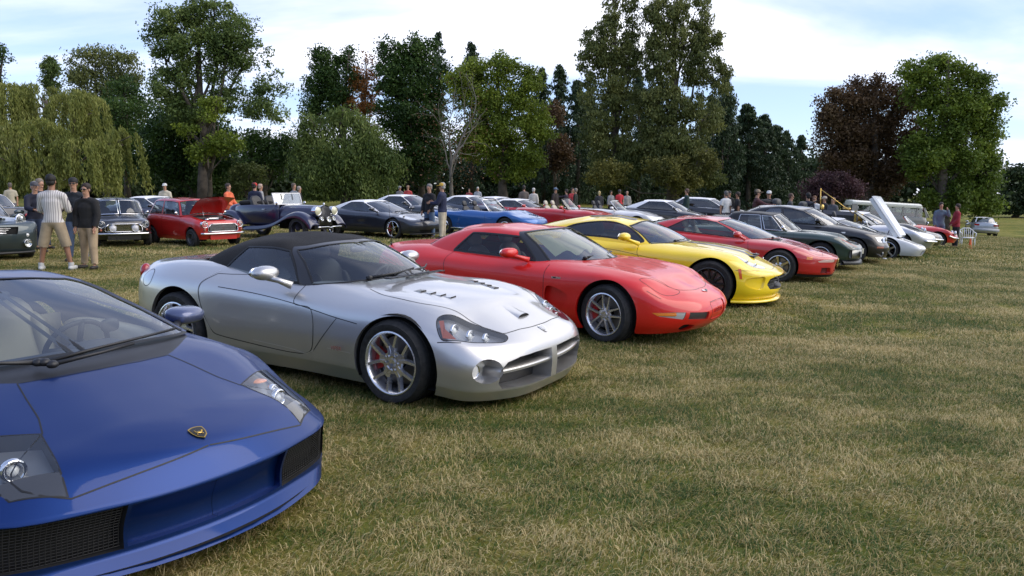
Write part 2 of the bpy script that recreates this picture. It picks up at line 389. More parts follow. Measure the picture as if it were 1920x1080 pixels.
    def ribbon(s, polys, w, mat, parent, name='panel_gap', lift=.0012, sides='LR', thick=0.):
        """thin strips lying on the surface along uv paths: [(path, closed)]"""
        o = None
        for q, closed in polys:
            q = np.clip(q, 0, [s.ns-1, s.nl-1]); p = s.ev(q); n = s.ev(q, s.N); k = len(p)
            if k < 2: continue
            t = np.roll(p, -1, 0)-np.roll(p, 1, 0) if closed else np.gradient(p, axis=0)
            sd = np.cross(n, t); sd /= np.maximum(np.linalg.norm(sd, axis=1, keepdims=True), 1e-9)
            a, c = p+n*lift+sd*w/2, p+n*lift-sd*w/2; rg = range(k if closed else k-1)
            if thick: V3 = np.concatenate([a, p+n*(lift+thick), c]); FF = [f for i in rg for f in ((i, (i+1) % k, k+(i+1) % k, k+i), (k+i, k+(i+1) % k, 2*k+(i+1) % k, 2*k+i))]
            else: V3 = np.concatenate([a, c]); FF = [(i, (i+1) % k, k+(i+1) % k, k+i) for i in rg]
            for g in ([1, 1, 1.], [1, -1, 1.]):
                if g[1] < 0 and 'R' not in sides: continue
                o = mesh_obj(name, V3*np.array(g), FF, mat, parent)
        return o
def body_stations(rows, nose, tail, fy=(.93, .985, 1., .975, .80, .42, 0.)):
    """rows: [x, W, z0..z6] from tail to nose; optional third tuple = own fy.
    nose/tail: dict(x=[7], z=[7], sweep, cy) the centre profile and plan rounding"""
    S = []
    def side(r):
        f = r[9] if len(r) > 9 else fy
        return [(r[0], r[1]*f[k], r[2+k]) for k in range(7)]
    def cap(e, near, sg):
        f = near[9] if len(near) > 9 else fy; C = [(e['x'][k], 0, e['z'][k]) for k in range(7)]
        cy, sw = e.get('cy', .86), e.get('sweep', .35); my, ms = e.get('my', .52), e.get('ms', .3)
        a = []; b = []
        for k in range(7):
            yk = near[1]*f[k]; w = e.get('w', [1]*7)[k]; ez = e['z'][k]; nz = near[2+k]; swk = sw*w; dx = sg*(e['x'][k]-near[0])
            fa = max(1-swk/max(dx, .01), .40 if k < 6 else .42); fb = max(1-swk*ms/max(dx, .01), .80 if k < 6 else .78)
            dz = e.get('dz', .35)
            if k < 5: za, zb = ez+(nz-ez)*dz, ez+(nz-ez)*dz*.3
            else: za, zb = nz+(ez-nz)*fa, nz+(ez-nz)*fb
            a.append((near[0]+sg*dx*fa, yk*cy, za)); b.append((near[0]+sg*dx*fb, yk*my, zb))
        return C, b, a
    C, b, a = cap(tail, rows[0], -1); S += [C, b, a]
    S += [side(r) for r in rows]
    C, b, a = cap(nose, rows[-1], 1); S += [a, b, C]
    return S
def canopy_stations(P, zc, xr, xf, bulge=.03, inner=.55, zi=.6):
    """P: 9 x (bx,by,bz, rx,ry,rz); centre line from xr to xf at heights zc=(rear,mid,front)"""
    S = []
    n = len(P)
    for i, q in enumerate(P):
        b = np.array(q[:3], float); r = np.array(q[3:6], float); t = i/(n-1)
        m = (b+r)/2; out = np.array([0, 1, 0]) if 2 < i < n-3 else (np.array([1., 0, .4]) if i > n/2 else np.array([-1., 0, .4]))
        if i in (2, n-3): out = (out+np.array([0, 1, 0]))*.7
        m = m+out*bulge
        xc = xr+(xf-xr)*t; zz = np.interp(t, [0, .5, 1], zc); c = np.array([xc, 0, zz])
        inn = np.array([r[0]*inner+xc*(1-inner), r[1]*inner, r[2]+(zz-r[2])*zi])
        S.append([b, m, r, inn, c])
    S = np.array(S); S[0, :, 1] = 0; S[-1, :, 1] = 0
    return S
# ---------------------------------------------------------------- wheels
WHEELS = {}
def spoke_prism(mb, r0, a0, r1, a1, w0, w1, y0, y1, th, m=0):
    """tapered bar in the wheel plane from (r0,a0) to (r1,a1) with a bevelled outer face"""
    p0 = Vector((r0*math.cos(a0), 0, r0*math.sin(a0))); p1 = Vector((r1*math.cos(a1), 0, r1*math.sin(a1)))
    d = (p1-p0).normalized(); s = Vector((-d.z, 0, d.x)); V = []
    for p, w, y in ((p0, w0, y0), (p1, w1, y1)):
        for k, dy in ((-1, th), (-.62, 0), (.62, 0), (1, th)): V.append(p+s*w*.5*k+Vector((0, y+dy*.8, 0)))
    mb.add(V, [(0, 1, 5, 4), (1, 2, 6, 5), (2, 3, 7, 6), (3, 0, 4, 7), (3, 2, 1, 0), (4, 5, 6, 7)], m)
def wheel_meshes(style, Rt, Rr, W, rim_mat, tread=RUB):
    key = (style, Rt, Rr, W, rim_mat.name)
    if key in WHEELS: return WHEELS[key]
    h = W/2; res = {}
    t = MB(); sh = .018
    t.lathe([(Rr-.012, h-.02), (Rr+.006, h+.0), (Rr+(Rt-Rr)*.5, h+.008), (Rt-.022, h-.004), (Rt-.006, h-.02), (Rt, h-.05), (Rt, h-.052), (Rt-.007, h-.055), (Rt-.007, h-.063), (Rt, h-.066), (Rt, .012), (Rt-.007, .009),
             (Rt-.007, -.009), (Rt, -.012), (Rt, -h+.066), (Rt-.007, -h+.063), (Rt-.007, -h+.055), (Rt, -h+.052), (Rt-.006, -h+.02), (Rt-.022, -h+.004), (Rt-.35*(Rt-Rr), -h-.006), (Rt-.37*(Rt-Rr), -h-.010), (Rr+(Rt-Rr)*.45, -h-.009), (Rr+.006, -h), (Rr-.012, -h+.02)], 48)
    res['tyre'] = (t, [tread])
    r = MB()
    r.lathe([(Rr+.004, -h+.006), (Rr+.004, -h-.003), (Rr-.006, -h-.006), (Rr-.014, -h+.002), (Rr-.022, -h+.03), (Rr-.03, -h+.06), (Rr-.035, 0), (Rr-.02, h)], 48)
    f = -h+.012
    if style == 'viper':
        r.lathe([(.0, f+.010), (.03, f+.006), (.034, f+.016), (.088, f+.012), (.095, f+.03), (.06, f+.06)], 24)
        for k in range(5):
            a = PI/2+k*2*PI/5+.1
            for sg in (-1, 1):
                spoke_prism(r, .055, a+sg*.25, .125, a+sg*.20, .05, .036, f+.006, f+.010, .035)
                spoke_prism(r, .12, a+sg*.205, Rr-.008, a+sg*.36, .036, .032, f+.010, f-.008, .04)
            spoke_prism(r, .06, a, .13, a, .07, .05, f+.010, f+.014, .03)
        for k in range(6):
            a = k*PI/3; r.lathe([(.0, -.006), (.008, -.006), (.011, .006)], 8, (.058*math.cos(a), f, .058*math.sin(a)), m=1)
    elif style == 'z06':
        r.lathe([(.0, f+.0), (.035, f-.002), (.042, f+.01), (.07, f+.015), (.078, f+.03)], 20)
        for k in range(5):
            a = PI/2+k*2*PI/5-.13
            for sg in (-1, 1):
                spoke_prism(r, .05, a+sg*.5, .115, a+sg*.30, .035, .030, f+.012, f+.004, .03)
                spoke_prism(r, .11, a+sg*.31, Rr-.006, a+sg*.215, .028, .024, f+.004, f-.006, .035)
            r.lathe([(.0, -.004), (.008, -.004), (.010, .008)], 8, (.060*math.cos(a+PI/5), f+.005, .060*math.sin(a+PI/5)), m=1)
    elif style == 'multi':
        r.lathe([(.0, f+.005), (.03, f+.003), (.035, f+.02), (.085, f+.02), (.09, f+.04)], 24)
        for k in range(12):
            a = k*2*PI/12; spoke_prism(r, .07, a, Rr-.01, a+.06, .04, .03, f+.02, f+.005, .03)
    elif style in ('five', 'star', 'split'):
        r.lathe([(.0, f-.0), (.03, f-.002), (.04, f+.01), (.08, f+.02)], 20)
        for k in range(5):
            a = PI/2+k*2*PI/5+.2
            if style == 'star': spoke_prism(r, .03, a, Rr-.006, a, .075, .03, f+.004, f-.004, .04)
            elif style == 'split':
                for sg in (-1, 1): spoke_prism(r, .05, a+sg*.3, Rr-.006, a+sg*.13, .03, .022, f+.01, f-.002, .03)
            else: spoke_prism(r, .04, a, Rr-.006, a, .06, .07, f+.01, f+.0, .04)
    elif style == 'fuchs':
        r.lathe([(.0, f+.0), (.04, f+.0), (.05, f+.03)], 20)
        for k in range(5):
            a = PI/2+k*2*PI/5+.35; spoke_prism(r, .035, a, Rr-.045, a, .04, .088, f+.02, f+.02, .03)
    elif style == 'minilite':
        r.lathe([(.0, f+.03), (.035, f+.03), (.04, f+.05), (.07, f+.05)], 16)
        for k in range(8): spoke_prism(r, .05, k*PI/4, Rr-.02, k*PI/4, .022, .045, f+.05, f+.035, .03)
    elif style == 'wire':
        r.lathe([(.0, -h-.02), (.022, -h-.02), (.035, -h+.01), (.04, 0), (.04, .03)], 16)
        for k in range(30):
            a = k*2*PI/30
            r.tube([(.035*math.cos(a+.5), -h+.01, .035*math.sin(a+.5)), ((Rr-.02)*math.cos(a), 0, (Rr-.02)*math.sin(a))], .0028, 4, cap=False)
    elif style == 'steel':
        r.lathe([(.0, f+.01), (.05, f-.005), (.07, f+.01), (.09, f+.035), (Rr-.06, f+.03), (Rr-.03, f+.05), (Rr-.02, f+.05)], 32)
    res['rim'] = (r, [rim_mat, ALU])
    if style not in ('steel', 'wire'):
        d = MB(); d.lathe([(.06, -.01), (Rr*.80, -.01), (Rr*.80, .015), (.06, .015)], 32); res['brake_disc'] = (d, [DISC])
    WHEELS[key] = res = {k: (mb, ms, None) for k, (mb, ms) in res.items()}
    return res
WDATA = {}
def wheel(parent, x, y, Rt, Rr, W, style, rim_mat, steer=0., caliper=None, spin=0., full=True):
    """y: outer face position, sign gives the side"""
    side = 1 if y > 0 else -1; e = bpy.data.objects.new('wheel', None); link(e, parent); e.empty_display_size = .1
    e.location = (x, y-side*W/2, Rt-.012); e.rotation_euler = (0, 0, (PI if side > 0 else 0)+steer)
    key = (style, Rt, Rr, W, rim_mat.name); ms = wheel_meshes(style, Rt, Rr, W, rim_mat)
    for k, (mb, mt, _) in ms.items():
        if not full and k == 'brake_disc': continue
        if (key, k) not in WDATA:
            o = mb.obj(k, mt, e, sharp=R(35)); WDATA[(key, k)] = o.data
        else: o = bpy.data.objects.new(k, WDATA[(key, k)]); link(o, e)
        if k != 'brake_disc': o.rotation_euler = (0, spin, 0)
    if caliper:
        c = MB(); a0 = (.15 if side < 0 else PI-.15)
        r0, r1 = Rr*.55, Rr*.86; pts = []
        sgn = -1
        A = [PI-.42+.84*k/6 for k in range(7)]
        poly = [(r1*math.cos(a), r1*math.sin(a)) for a in A]+[(r0*math.cos(a), r0*math.sin(a)) for a in A[::-1]]
        if side > 0: poly = [(-u, v) for u, v in poly]
        c.prism(poly, .0, -.055, 'Y', inset=.06); c.obj('brake_caliper', [caliper], e, sharp=R(40))
    return e
# ---------------------------------------------------------------- cabin pieces
def seat(parent, x, y, z, mat, s=1., rec=.35, head=True, name='seat'):
    m = MB()
    m.sell((x+.02, y, z+.08), (.27*s, .25*s, .10), 3); m.sell((x-.02, y-.2*s, z+.13), (.24*s, .06, .08), 2.5); m.sell((x-.02, y+.2*s, z+.13), (.24*s, .06, .08), 2.5)
    bx = x-.25*s; L = .33*s
    m.sell((bx-math.sin(rec)*L, y, z+.12+math.cos(rec)*L), (.07, .235*s, L), 3, (0, -rec, 0))
    for q in (-1, 1): m.sell((bx-math.sin(rec)*L*.8+.04, y+q*.2*s, z+.12+math.cos(rec)*L*.8), (.08, .055, L*.75), 2.5, (0, -rec, 0))
    if head: m.sell((bx-math.sin(rec)*(2*L+.09), y, z+.12+math.cos(rec)*(2*L+.09)), (.05, .13, .10), 3, (0, -rec, 0))
    return m.obj(name, [mat], parent)
def steering(parent, x, y, z, tilt=.45, r=.185):
    m = MB(); E = Matrix.Translation((x, y, z)) @ Matrix.Rotation(-(PI/2-tilt), 4, 'Y')
    P = [E @ Vector((r*math.cos(2*PI*k/28), r*math.sin(2*PI*k/28), 0)) for k in range(29)]; m.tube(P, .016, 8)
    for a in (0, PI, PI*1.5): m.tube([E @ Vector((0, 0, -.02)), E @ Vector((r*math.cos(a+PI/2), r*math.sin(a+PI/2), 0))], .018, 6)
    m.sell(E @ Vector((0, 0, -.01)), (.06, .06, .03), 2.5, (0, -(PI/2-tilt), 0)); return m.obj('steering_wheel', [LEAB], parent)
def cabin(parent, x0, x1, w, zf, zd, seat_mat, dash=BLK, tub=None, seats=True, sx=-.15, wheel_y=.36, sz=None, head=True, rec=.35, sw=True):
    """dark tub with dashboard, seats and steering wheel; x0 rear, x1 front, zd dash height"""
    m = MB(); h = (zd-zf)/2; xm = (x0+x1)/2; L = (x1-x0)/2
    m.box((xm, 0, zf), (L, w, .01)); m.box((x0, 0, zf+h), (.01, w, h)); m.box((xm, w, zf+h*.8), (L, .012, h*.8)); m.box((xm, -w, zf+h*.8), (L, .012, h*.8)); m.box((xm-.1, 0, zf+.14), (L*.9, .09, .13))
    m.obj('cabin_floor', [tub or LEAB], parent)
    d = MB(); d.sell((x1-.12, 0, zd-.10), (.26, w*.98, .11), 3.5, nu=24); d.sell((x1-.40, wheel_y, zd-.04), (.10, .17, .05), 2.5); d.obj('dashboard', [dash], parent)
    if sw: steering(parent, x1-.62, wheel_y, zd-.06)
    if seats:
        for q in (-1, 1): seat(parent, sx, q*wheel_y, zf+.08 if sz is None else sz, seat_mat, head=head, rec=rec)
def wells(parent, xs, r, w_out, w_in=.45, z=None):
    for x, rr, zc, wo in xs:
        for q in (-1, 1):
            m = MB(); m.lathe([(.01, w_in*q), (rr, w_in*q), (rr+.004, (wo-.03)*q)], 24, (x, 0, zc), a0=-.35, a1=PI+.35); m.obj('wheel_well', [DRK], parent)
def pan(parent, sh, z=None, inset=.03, name='underbody'):
    """closes the shell underneath"""
    p = sh.G[:, 0]; n = len(p); k = range(0, n, 4)
    V = [(p[i][0], max(0, p[i][1]-inset), (p[i][2]+.02 if z is None else z)) for i in k]; V2 = [(v[0], -v[1], v[2]) for v in V]; m = len(V)
    return mesh_obj(name, V+V2, [(i, i+1, m+i+1, m+i) for i in range(m-1)], [DRK], parent, smooth=False)
def lamp(parent, c, r, name='headlight', tilt=0., ring=CHR, lensm=None, yaw=0., depth=.05):
    """round lamp facing +x: bezel, bowl, glass dome"""
    m = MB(); m.lathe([(r*.98, -depth), (r*1.04, -.01), (r*1.05, .008), (r*.97, .014), (r*.90, .004)], 24, axis='X')
    o = m.obj(name, [ring], parent, loc=c, rot=(0, tilt, yaw))
    b = MB(); b.lathe([(r*.92, .004), (r*.7, -depth*.5), (r*.15, -depth*.9), (.0, -depth*.9)], 20, axis='X'); b.sell((-.01, 0, 0), (r*.16, r*.16, r*.16), 2, nu=8, nv=6); b.obj('reflector', [pmat('lamp reflector', (.8, .8, .78), .22, .9)], o)
    l = MB(); l.lathe([(0, .028*r/.09), (r*.4, .024*r/.09), (r*.75, .012*r/.09), (r*.92, .002)], 24, axis='X'); l.obj('lens', [lensm or GLC], o)
    return o
def mirror(parent, c, h, mat, stalk=None, rot=(0, 0, 0), name='door_mirror', p=2.4):
    """shell and stalk; c for the right side is mirrored"""
    for q in (-1, 1):
        m = MB(); m.sell((c[0], c[1]*q, c[2]), h, p, (rot[0]*q, rot[1], rot[2]*q))
        if stalk: m.tube([(stalk[0], stalk[1]*q, stalk[2]), ((stalk[0]+c[0])/2, (stalk[1]*.5+c[1]*.5)*q, (stalk[2]*.6+c[2]*.4)), (c[0]+.01, (c[1]-.03)*q, c[2]-h[2]*.4)], [.035, .024, .03], 10)
        o = m.obj(name, [mat], parent)
        g = MB(); g.prism([(c[1]*q+h[1]*.85*math.cos(a), c[2]+h[2]*.8*math.sin(a)) for a in np.linspace(0, 2*PI, 17)[:-1]], c[0]-h[0]*.86, c[0]-h[0]*.9, 'X'); g.obj('mirror_glass', [CHR], o)
def text(parent, s, size, M, mat, name='lettering', extrude=.001, align='CENTER', shear=0.):
    cu = bpy.data.curves.new(name, 'FONT'); cu.body = s; cu.size = size; cu.extrude = extrude; cu.align_x = align; cu.align_y = 'CENTER'; cu.shear = shear
    cu.materials.append(mat); tmp = bpy.data.objects.new(name, cu); COL.objects.link(tmp); bpy.context.view_layer.update(); me = bpy.data.meshes.new_from_object(tmp.evaluated_get(bpy.context.evaluated_depsgraph_get())); bpy.data.objects.remove(tmp)
    o = bpy.data.objects.new(name, me); link(o, parent); o.matrix_local = M; return o
def frame(pos, x, z):
    """matrix with local x axis along x and z axis along z"""
    x = Vector(x).normalized(); z = Vector(z).normalized(); y = z.cross(x).normalized(); x = y.cross(z)
    return Matrix(((x.x, y.x, z.x, pos[0]), (x.y, y.y, z.y, pos[1]), (x.z, y.z, z.z, pos[2]), (0, 0, 0, 1)))
def on_top(sh, x, y, side=1):
    h = sh.hit('top', x, abs(y)); q = np.array([h]); p = sh.ev(q)[0]; n = sh.ev(q, sh.N)[0]
    if y < 0: p[1] *= -1; n[1] *= -1
    return Vector(p), Vector(n)
def wiper(parent, pts, name='wiper'):
    m = MB(); m.tube(pts, [.012]+[.008]*(len(pts)-1), 6); m.sell(pts[0], (.03, .03, .02), 2, nu=8, nv=5); return m.obj(name, [BLK], parent)
def ground_z(x, y):
    if x <= 0: return 0.
    if x < 20: return -.002*x*x
    return -.8-.055*(min(x, 48)-20)
def car_thing(name, label, x, y, yaw, group=None, cat='car', dz=0.):
    g = .004*max(x, 0) if x < 20 else .055
    # lie on the slope of the field
    o = thing(name, label, cat, (x, y, ground_z(x, y)+dz), yaw, group)
    if g > .002:
        n = Vector((g, 0, 1)).normalized(); f = Vector((math.cos(yaw), math.sin(yaw), 0)); f = (f-n*f.dot(n)).normalized(); l = n.cross(f)
        o.rotation_euler = Matrix(((f.x, l.x, n.x), (f.y, l.y, n.y), (f.z, l.z, n.z))).to_euler()
    return o
# ================================================================ front row: five detailed sports cars
def arc(cx, cy, rx, ry, n=20, a0=0., a1=2*PI): return [(cx+rx*math.cos(a0+(a1-a0)*k/n), cy+ry*math.sin(a0+(a1-a0)*k/n)) for k in range(n)]
def seams(sh, parent, specs, w=.006, mat=None):
    P = []
    for view, pts, closed, smooth in specs:
        q = sh.path(view, pts, closed, smooth, 8)
        if len(q) > 2: P.append((q, closed))
    return sh.ribbon(P, w, mat or SEAL, parent, 'panel_gap')
def glass_set(cs, side=(3.15, 5.85), front=(6.06, 8.6), rear=None, v0=.12, v1=1.86, gmat=None, smat=None, fv=(.05, 1.92), rnd=.12, quarter=None):
    g = gmat or GL; a, b = side
    cs.region('side_window', 'uv', [(a, v0), (b, v0), (b, v1), (a, v1)], smat or g, smooth=False, off=-.004)
    a, b = front
    cs.region('windscreen', 'uv', [(a, fv[0]), (b, fv[0]), (b, fv[1]), (a, fv[1])], g, smooth=False, merge=True, off=-.004)
    if rear:
        cs.region('rear_window', 'uv', [(rear[0], .15), (rear[1], .15), (rear[1], 1.85), (rear[0], 1.85)], g, smooth=False, merge=True, off=-.004)
    if quarter: cs.region('quarter_window', 'uv', quarter, g, smooth=False, off=-.004)
def seals(cs, parent, w=.022, names=('side_window', 'windscreen', 'rear_window', 'quarter_window'), thick=.004, mat=None):
    P = []
    for r in cs.regs:
        if r['name'] in names:
            q = r['poly']; q = cs.path('uv', q, True, False, 5); q = q[(q[:, 0] <= cs.ns-1+1e-6) & (q[:, 0] >= 0)]
            if r.get('merge'):   # open at the centre line
                k = int(np.argmax(q[:, 0])) if q[:, 0].max() > 4 else 0
                m = (q[:, 0] < cs.ns-1-1e-3) & (q[:, 0] > 1e-3)
                idx = np.where(m)[0]; 
                if len(idx):
                    br = np.where(np.diff(idx) > 1)[0]
                    if len(br): idx = np.concatenate([idx[br[0]+1:], idx[:br[0]+1]])
                    q = q[idx]; P.append((q, False))
            else: P.append((q, True))
    return cs.ribbon(P, w, mat or SEAL, parent, 'window_seal', lift=.0, thick=thick)
def cut_cabin(sh, P, z=None, grow=-.05):
    """opening in the body under the glasshouse, from the base ring of the canopy"""
    pts = [(q[0], q[1]) for q in P]
    cx = (pts[0][0]+pts[-1][0])/2
    pts = [(cx+(x-cx)*(1+grow), max(0, y*(1+grow)-.02)) for x, y in pts]
    raw = []
    for x, y in pts:
        h = sh.hit('top', x, y)
        if h: raw.append(list(h))
    raw[0][1] = sh.nl-1+.2; raw[-1][1] = sh.nl-1+.2; raw = [[raw[0][0], sh.nl+.5]]+raw+[[raw[-1][0], sh.nl+.5]]
    q = sh.path('uv', raw, True, False, 4)
    return sh.region('cabin_opening', 'raw', q, hole=True)

# ---- 1. blue wedge supercar, front left corner of the picture
def car_blue():
    t = car_thing('parked_car', 'metallic blue wedge shaped supercar with tan seats, nearest car in the bottom left corner', -2.984, 4.359, -.586, 'sports cars parked in a row on the grass')
    pm = paint('blue metallic paint', (.004, .030, .150), .75, .42, .42)
    rows = [[-2.1, .93, .22, .32, .52, .76, .88, .90, .90], [-1.62, 1.02, .14, .26, .52, .80, .92, .97, .98], [-1.1, 1.03, .13, .25, .50, .80, .92, .98, 1.0], [-.4, .99, .13, .24, .48, .74, .84, .88, .90],
            [.2, .97, .13, .24, .46, .70, .79, .84, .86], [.6, .975, .13, .24, .46, .67, .765, .812, .825], [1.04, .985, .13, .23, .44, .645, .715, .755, .768], [1.42, .955, .12, .21, .37, .49, .605, .664, .682], [1.62, .925, .11, .19, .33, .44, .55, .618, .637]]
    nose = dict(x=[2.09, 2.015, 2.012, 2.07, 1.97, 1.86, 1.75], z=[.115, .175, .275, .40, .525, .575, .608], sweep=.26, cy=.91, my=.5, ms=.25, w=[1.05, 1.05, .95, 1, 1, 1, 1], dz=.22)
    tail = dict(x=[-2.38, -2.42, -2.45, -2.42, -2.35, -2.2, -2.1], z=[.25, .35, .55, .75, .86, .89, .9], sweep=.25, cy=.9)
    sh = Shell(body_stations(rows, nose, tail), 10, 8, crease=(1, 3))
    P = [(-1.75, 0, .95, -.85, 0, 1.10), (-1.65, .35, .95, -.82, .25, 1.09), (-1.35, .66, .90, -.76, .46, 1.075), (-.9, .82, .87, -.68, .50, 1.08), (-.35, .84, .83, -.54, .52, 1.085), (.25, .81, .80, -.38, .53, 1.08), (.745, .715, .785, -.24, .50, 1.065), (.875, .40, .80, -.235, .26, 1.09), (.905, 0, .805, -.23, 0, 1.10)]
    cs = Shell(canopy_stations(P, (1.115, 1.13, 1.108), -.8, -.26, bulge=.035), 8, 8)
    cut_cabin(sh, P, grow=-.02)
    sh.arch('front_arch', 1.04, .29, .335); sh.arch('rear_arch', -1.62, .35, .385)
    HL = [(1.545, .495), (1.31, .848), (1.80, .735), (1.905, .574)]
    e = .012
    tri = [(1.80+.0, .735), (1.905, .574), (1.86, .545), (1.72, .76)]
    sh.region('lamp_corner', 'top', [(1.905, .574), (1.80, .735), (1.70, .765), (1.82, .556)], pmat('dark lamp corner', (.05, .052, .055), .15, .3, 1.), smooth=False)
    sh.region('headlight', 'top', [(1.545, .495), (1.31, .848), (1.70, .765), (1.82, .556)], LGREY, smooth=False, off=(0, 0, -.07), wall=BLK, cover=None)
    hood = [(1.125, 0), (1.12, .20), (1.09, .377), (1.545, .488), (1.915, .567), (1.965, .30), (1.975, 0)]
    hraw = [list(sh.hit('top', x, max(y, .004))) for x, y in hood]; 
    hq = [[hraw[0][0], sh.nl]]+hraw+[[sh.ns+.2, hraw[-1][1]], [sh.ns+.2, sh.nl]]
    hq[1][1] = sh.nl-1
    sh.region('bonnet', 'raw', sh.path('uv', hq, True, False, 6), pm, merge=True)
    ck = [list(sh.hit('top', x, y)) for x, y in [(1.12, .004), (1.11, .20), (1.085, .377), (.97, .52), (.80, .69), (.76, .66), (.80, .30), (.82, .004)]]
    ck = [[ck[0][0], 8]]+ck+[[ck[-1][0], 8]]; sh.region('cowl', 'raw', sh.path('uv', ck, True, False, 5), BLK, merge=True)
    sh.region('grille', 'front', [(.40, .395), (.82, .395), (.86, .30), (.84, .205), (.40, .195)], MESHM, smooth=False, off=(-.09, 0, 0), wall=DRK)
    sh.region('intake_panel', 'front', [(-.05, .39), (.385, .39), (.385, .20), (-.05, .20)], pm, smooth=False, merge=True, off=(-.035, 0, 0), wall=pm)
    out = sh.build('body', pm, t)
    seams(sh, t, [('uv', hq[1:-2], False, False), ('top', [(1.545, .495), (1.31, .848), (1.80, .735), (1.905, .574)], True, False), ('side', [(.60, .15), (.72, .40), (.55, .66)], False, True),
                  ], .007)
    # strips of the grille mesh
    for g in (1, -1):
        m = MB()
        def gp(y, z): q = np.array([sh.hit('front', y, z)]); p = sh.ev(q)[0]; return (p[0]-.022, p[1]*g, p[2])
        for k in range(15): m.tube([gp(y, .205+.0125*k) for y in (.405, .5, .6, .7, .79, .835)], .0018, 4, cap=False)
        for k in range(24): m.tube([gp(.41+.0175*k, z) for z in (.205, .30, .39)], .0018, 4, cap=False)
        tag(m.obj('grille_bars', [pmat('mesh wire', (.022, .022, .022), .5)], t), kind='stuff')
    # lens covers and lamps
    pl = sh.path('top', [(1.545, .495), (1.31, .848), (1.70, .765), (1.82, .556)], True, False, 6)
    for i, o in enumerate(out['headlight']):
        g = 1 if i == 0 else -1
        
        pts2 = [(1.545, .495), (1.31, .848), (1.70, .765), (1.82, .556)]
        K = 10; V = []
        for a in range(K+1):
            for b in range(K+1):
                u, v = a/K, b/K; q = [(1-u)*(1-v)*pts2[0][k]+u*(1-v)*pts2[1][k]+u*v*pts2[2][k]+(1-u)*v*pts2[3][k] for k in (0, 1)]
                h = sh.hit('top', q[0], q[1]); pp = sh.ev(np.array([h]))[0]; V.append((pp[0], pp[1]*g, pp[2]+.001))
        F = [(a*(K+1)+b, a*(K+1)+b+1, (a+1)*(K+1)+b+1, (a+1)*(K+1)+b) for a in range(K) for b in range(K)]
        mesh_obj('lens', V, F, [GLC], o)
        for (x, y, r) in ((1.64, .66, .048), (1.53, .72, .030)):
            p, n = on_top(sh, x, y*g); p = p-n*.042
            b = MB(); b.lathe([(r*.72, .0), (r, .0), (r*1.05, .012), (r, .03), (r*.78, .034), (r*.70, .02), (r*.6, .0), (0, -.01)], 24, axis='X'); b.sell((0.012, 0, 0), (.02, r*.5, r*.5), 2, nu=10, nv=6, m=1)
            bo = b.obj('bulb', [CHR, WHL], o); bo.matrix_local = frame(p, (.75*1, .1*g, .65), (0, 0, 1))
        m = MB(); p, n = on_top(sh, 1.42, .70*g); m.sell((p.x, p.y, p.z-.045), (.045, .05, .010), 2.2); m.obj('indicator', [AMB], o)
    # cabin
    cs_front = (6.04, 8.6)
    glass_set(cs, side=(3.0, 5.80), front=cs_front, v0=.16, v1=1.75, fv=(.02, 1.97), gmat=GL)
    o2 = cs.build('roof', pm, t); seals(cs, t, .028)
    wiper(t, [(1.02, -.22, .81), (1.0, .08, .835), (.95, .32, .84), (.84, .58, .835)]); wiper(t, [(1.0, -.24, .81), (.93, -.42, .83), (.80, -.62, .83)]); wiper(t, [(1.05, -.20, .80), (1.04, .05, .815), (.98, .25, .82)])
    cabin(t, -.9, .78, .78, .22, .74, LEAT, dash=pmat('dark dashboard', (.05, .055, .07), .7), tub=LEAT, sx=-.36, sz=.20, rec=.50, head=False)
    m = MB()
    for g in (1, -1): m.sell((-.10, g*.73, .66), (.60, .08, .10), 3)
    m.sell((-.88, 0, .60), (.08, .70, .24), 3)
    m.obj('interior_trim', [LEAT], t)
    mm = MB(); mm.sell((-.16, 0, 1.0), (.03, .15, .035), 3); mm.obj('rear_view_mirror', [BLK], t)
    s = MB(); s.sell((.40, .44, .83), (.02, .055, .04), 3); s.obj('phone_holder', [BLK], t)
    # mirrors: body coloured cap on a dark arm
    for g in (1, -1):
        m = MB(); m.sell((.25, 1.03*g, .80), (.10, .13, .055), 2.8, (0, .1, .3*g)); m.obj('door_mirror', [paint('blue grey paint', (.08, .10, .19), .5, .35)], t)
        m = MB(); m.tube([(.52, .80*g, .745), (.38, .88*g, .755), (.26, .98*g, .76)], [.026, .024, .03], 8); m.sell((.19, 1.03*g, .78), (.05, .12, .055), 3); m.obj('mirror_arm', [BLK], t)
    # shield badge
    p, n = on_top(sh, 1.90, .002); M = frame(p+n*.003, (0, 1, 0), n)
    o = bpy.data.objects.new('shield_badge', None); link(o, t); o.matrix_local = M
    def shield(k): return [(-.036*k, .034*k), (-.018*k, .042*k), (0, .044*k), (.018*k, .042*k), (.036*k, .034*k), (.034*k, 0), (.024*k, -.026*k), (0, -.046*k), (-.024*k, -.026*k), (-.034*k, 0)]
    # local y points to the windscreen
    b = MB(); b.prism(shield(1.), 0, .004, 'Z'); b.obj('rim', [pmat('gold', (.55, .36, .10), .25, 1.)], o, smooth=False)
    b = MB(); b.prism(shield(.84), .0042, .0055, 'Z'); b.obj('field', [BLK], o, smooth=False)
    b = MB(); b.sell((-.002, -.004, .007), (.016, .008, .003), 2, (0, 0, -.35), nu=10, nv=6); b.sell((.014, .004, .007), (.006, .006, .003), 2, nu=8, nv=5); b.tube([(-.012, -.006, .007), (-.018, -.018, .007)], .002, 5); b.tube([(.006, -.008, .007), (.010, -.02, .007)], .002, 5); b.tube([(-.014, .0, .007), (-.02, .012, .007), (-.010, .014, .007)], .0015, 5); b.obj('bull_emblem', [MATS['gold']], o)
    pan(t, sh); wells(t, [(1.04, .32, .29, .86), (-1.62, .38, .35, .96)], 0, .9)
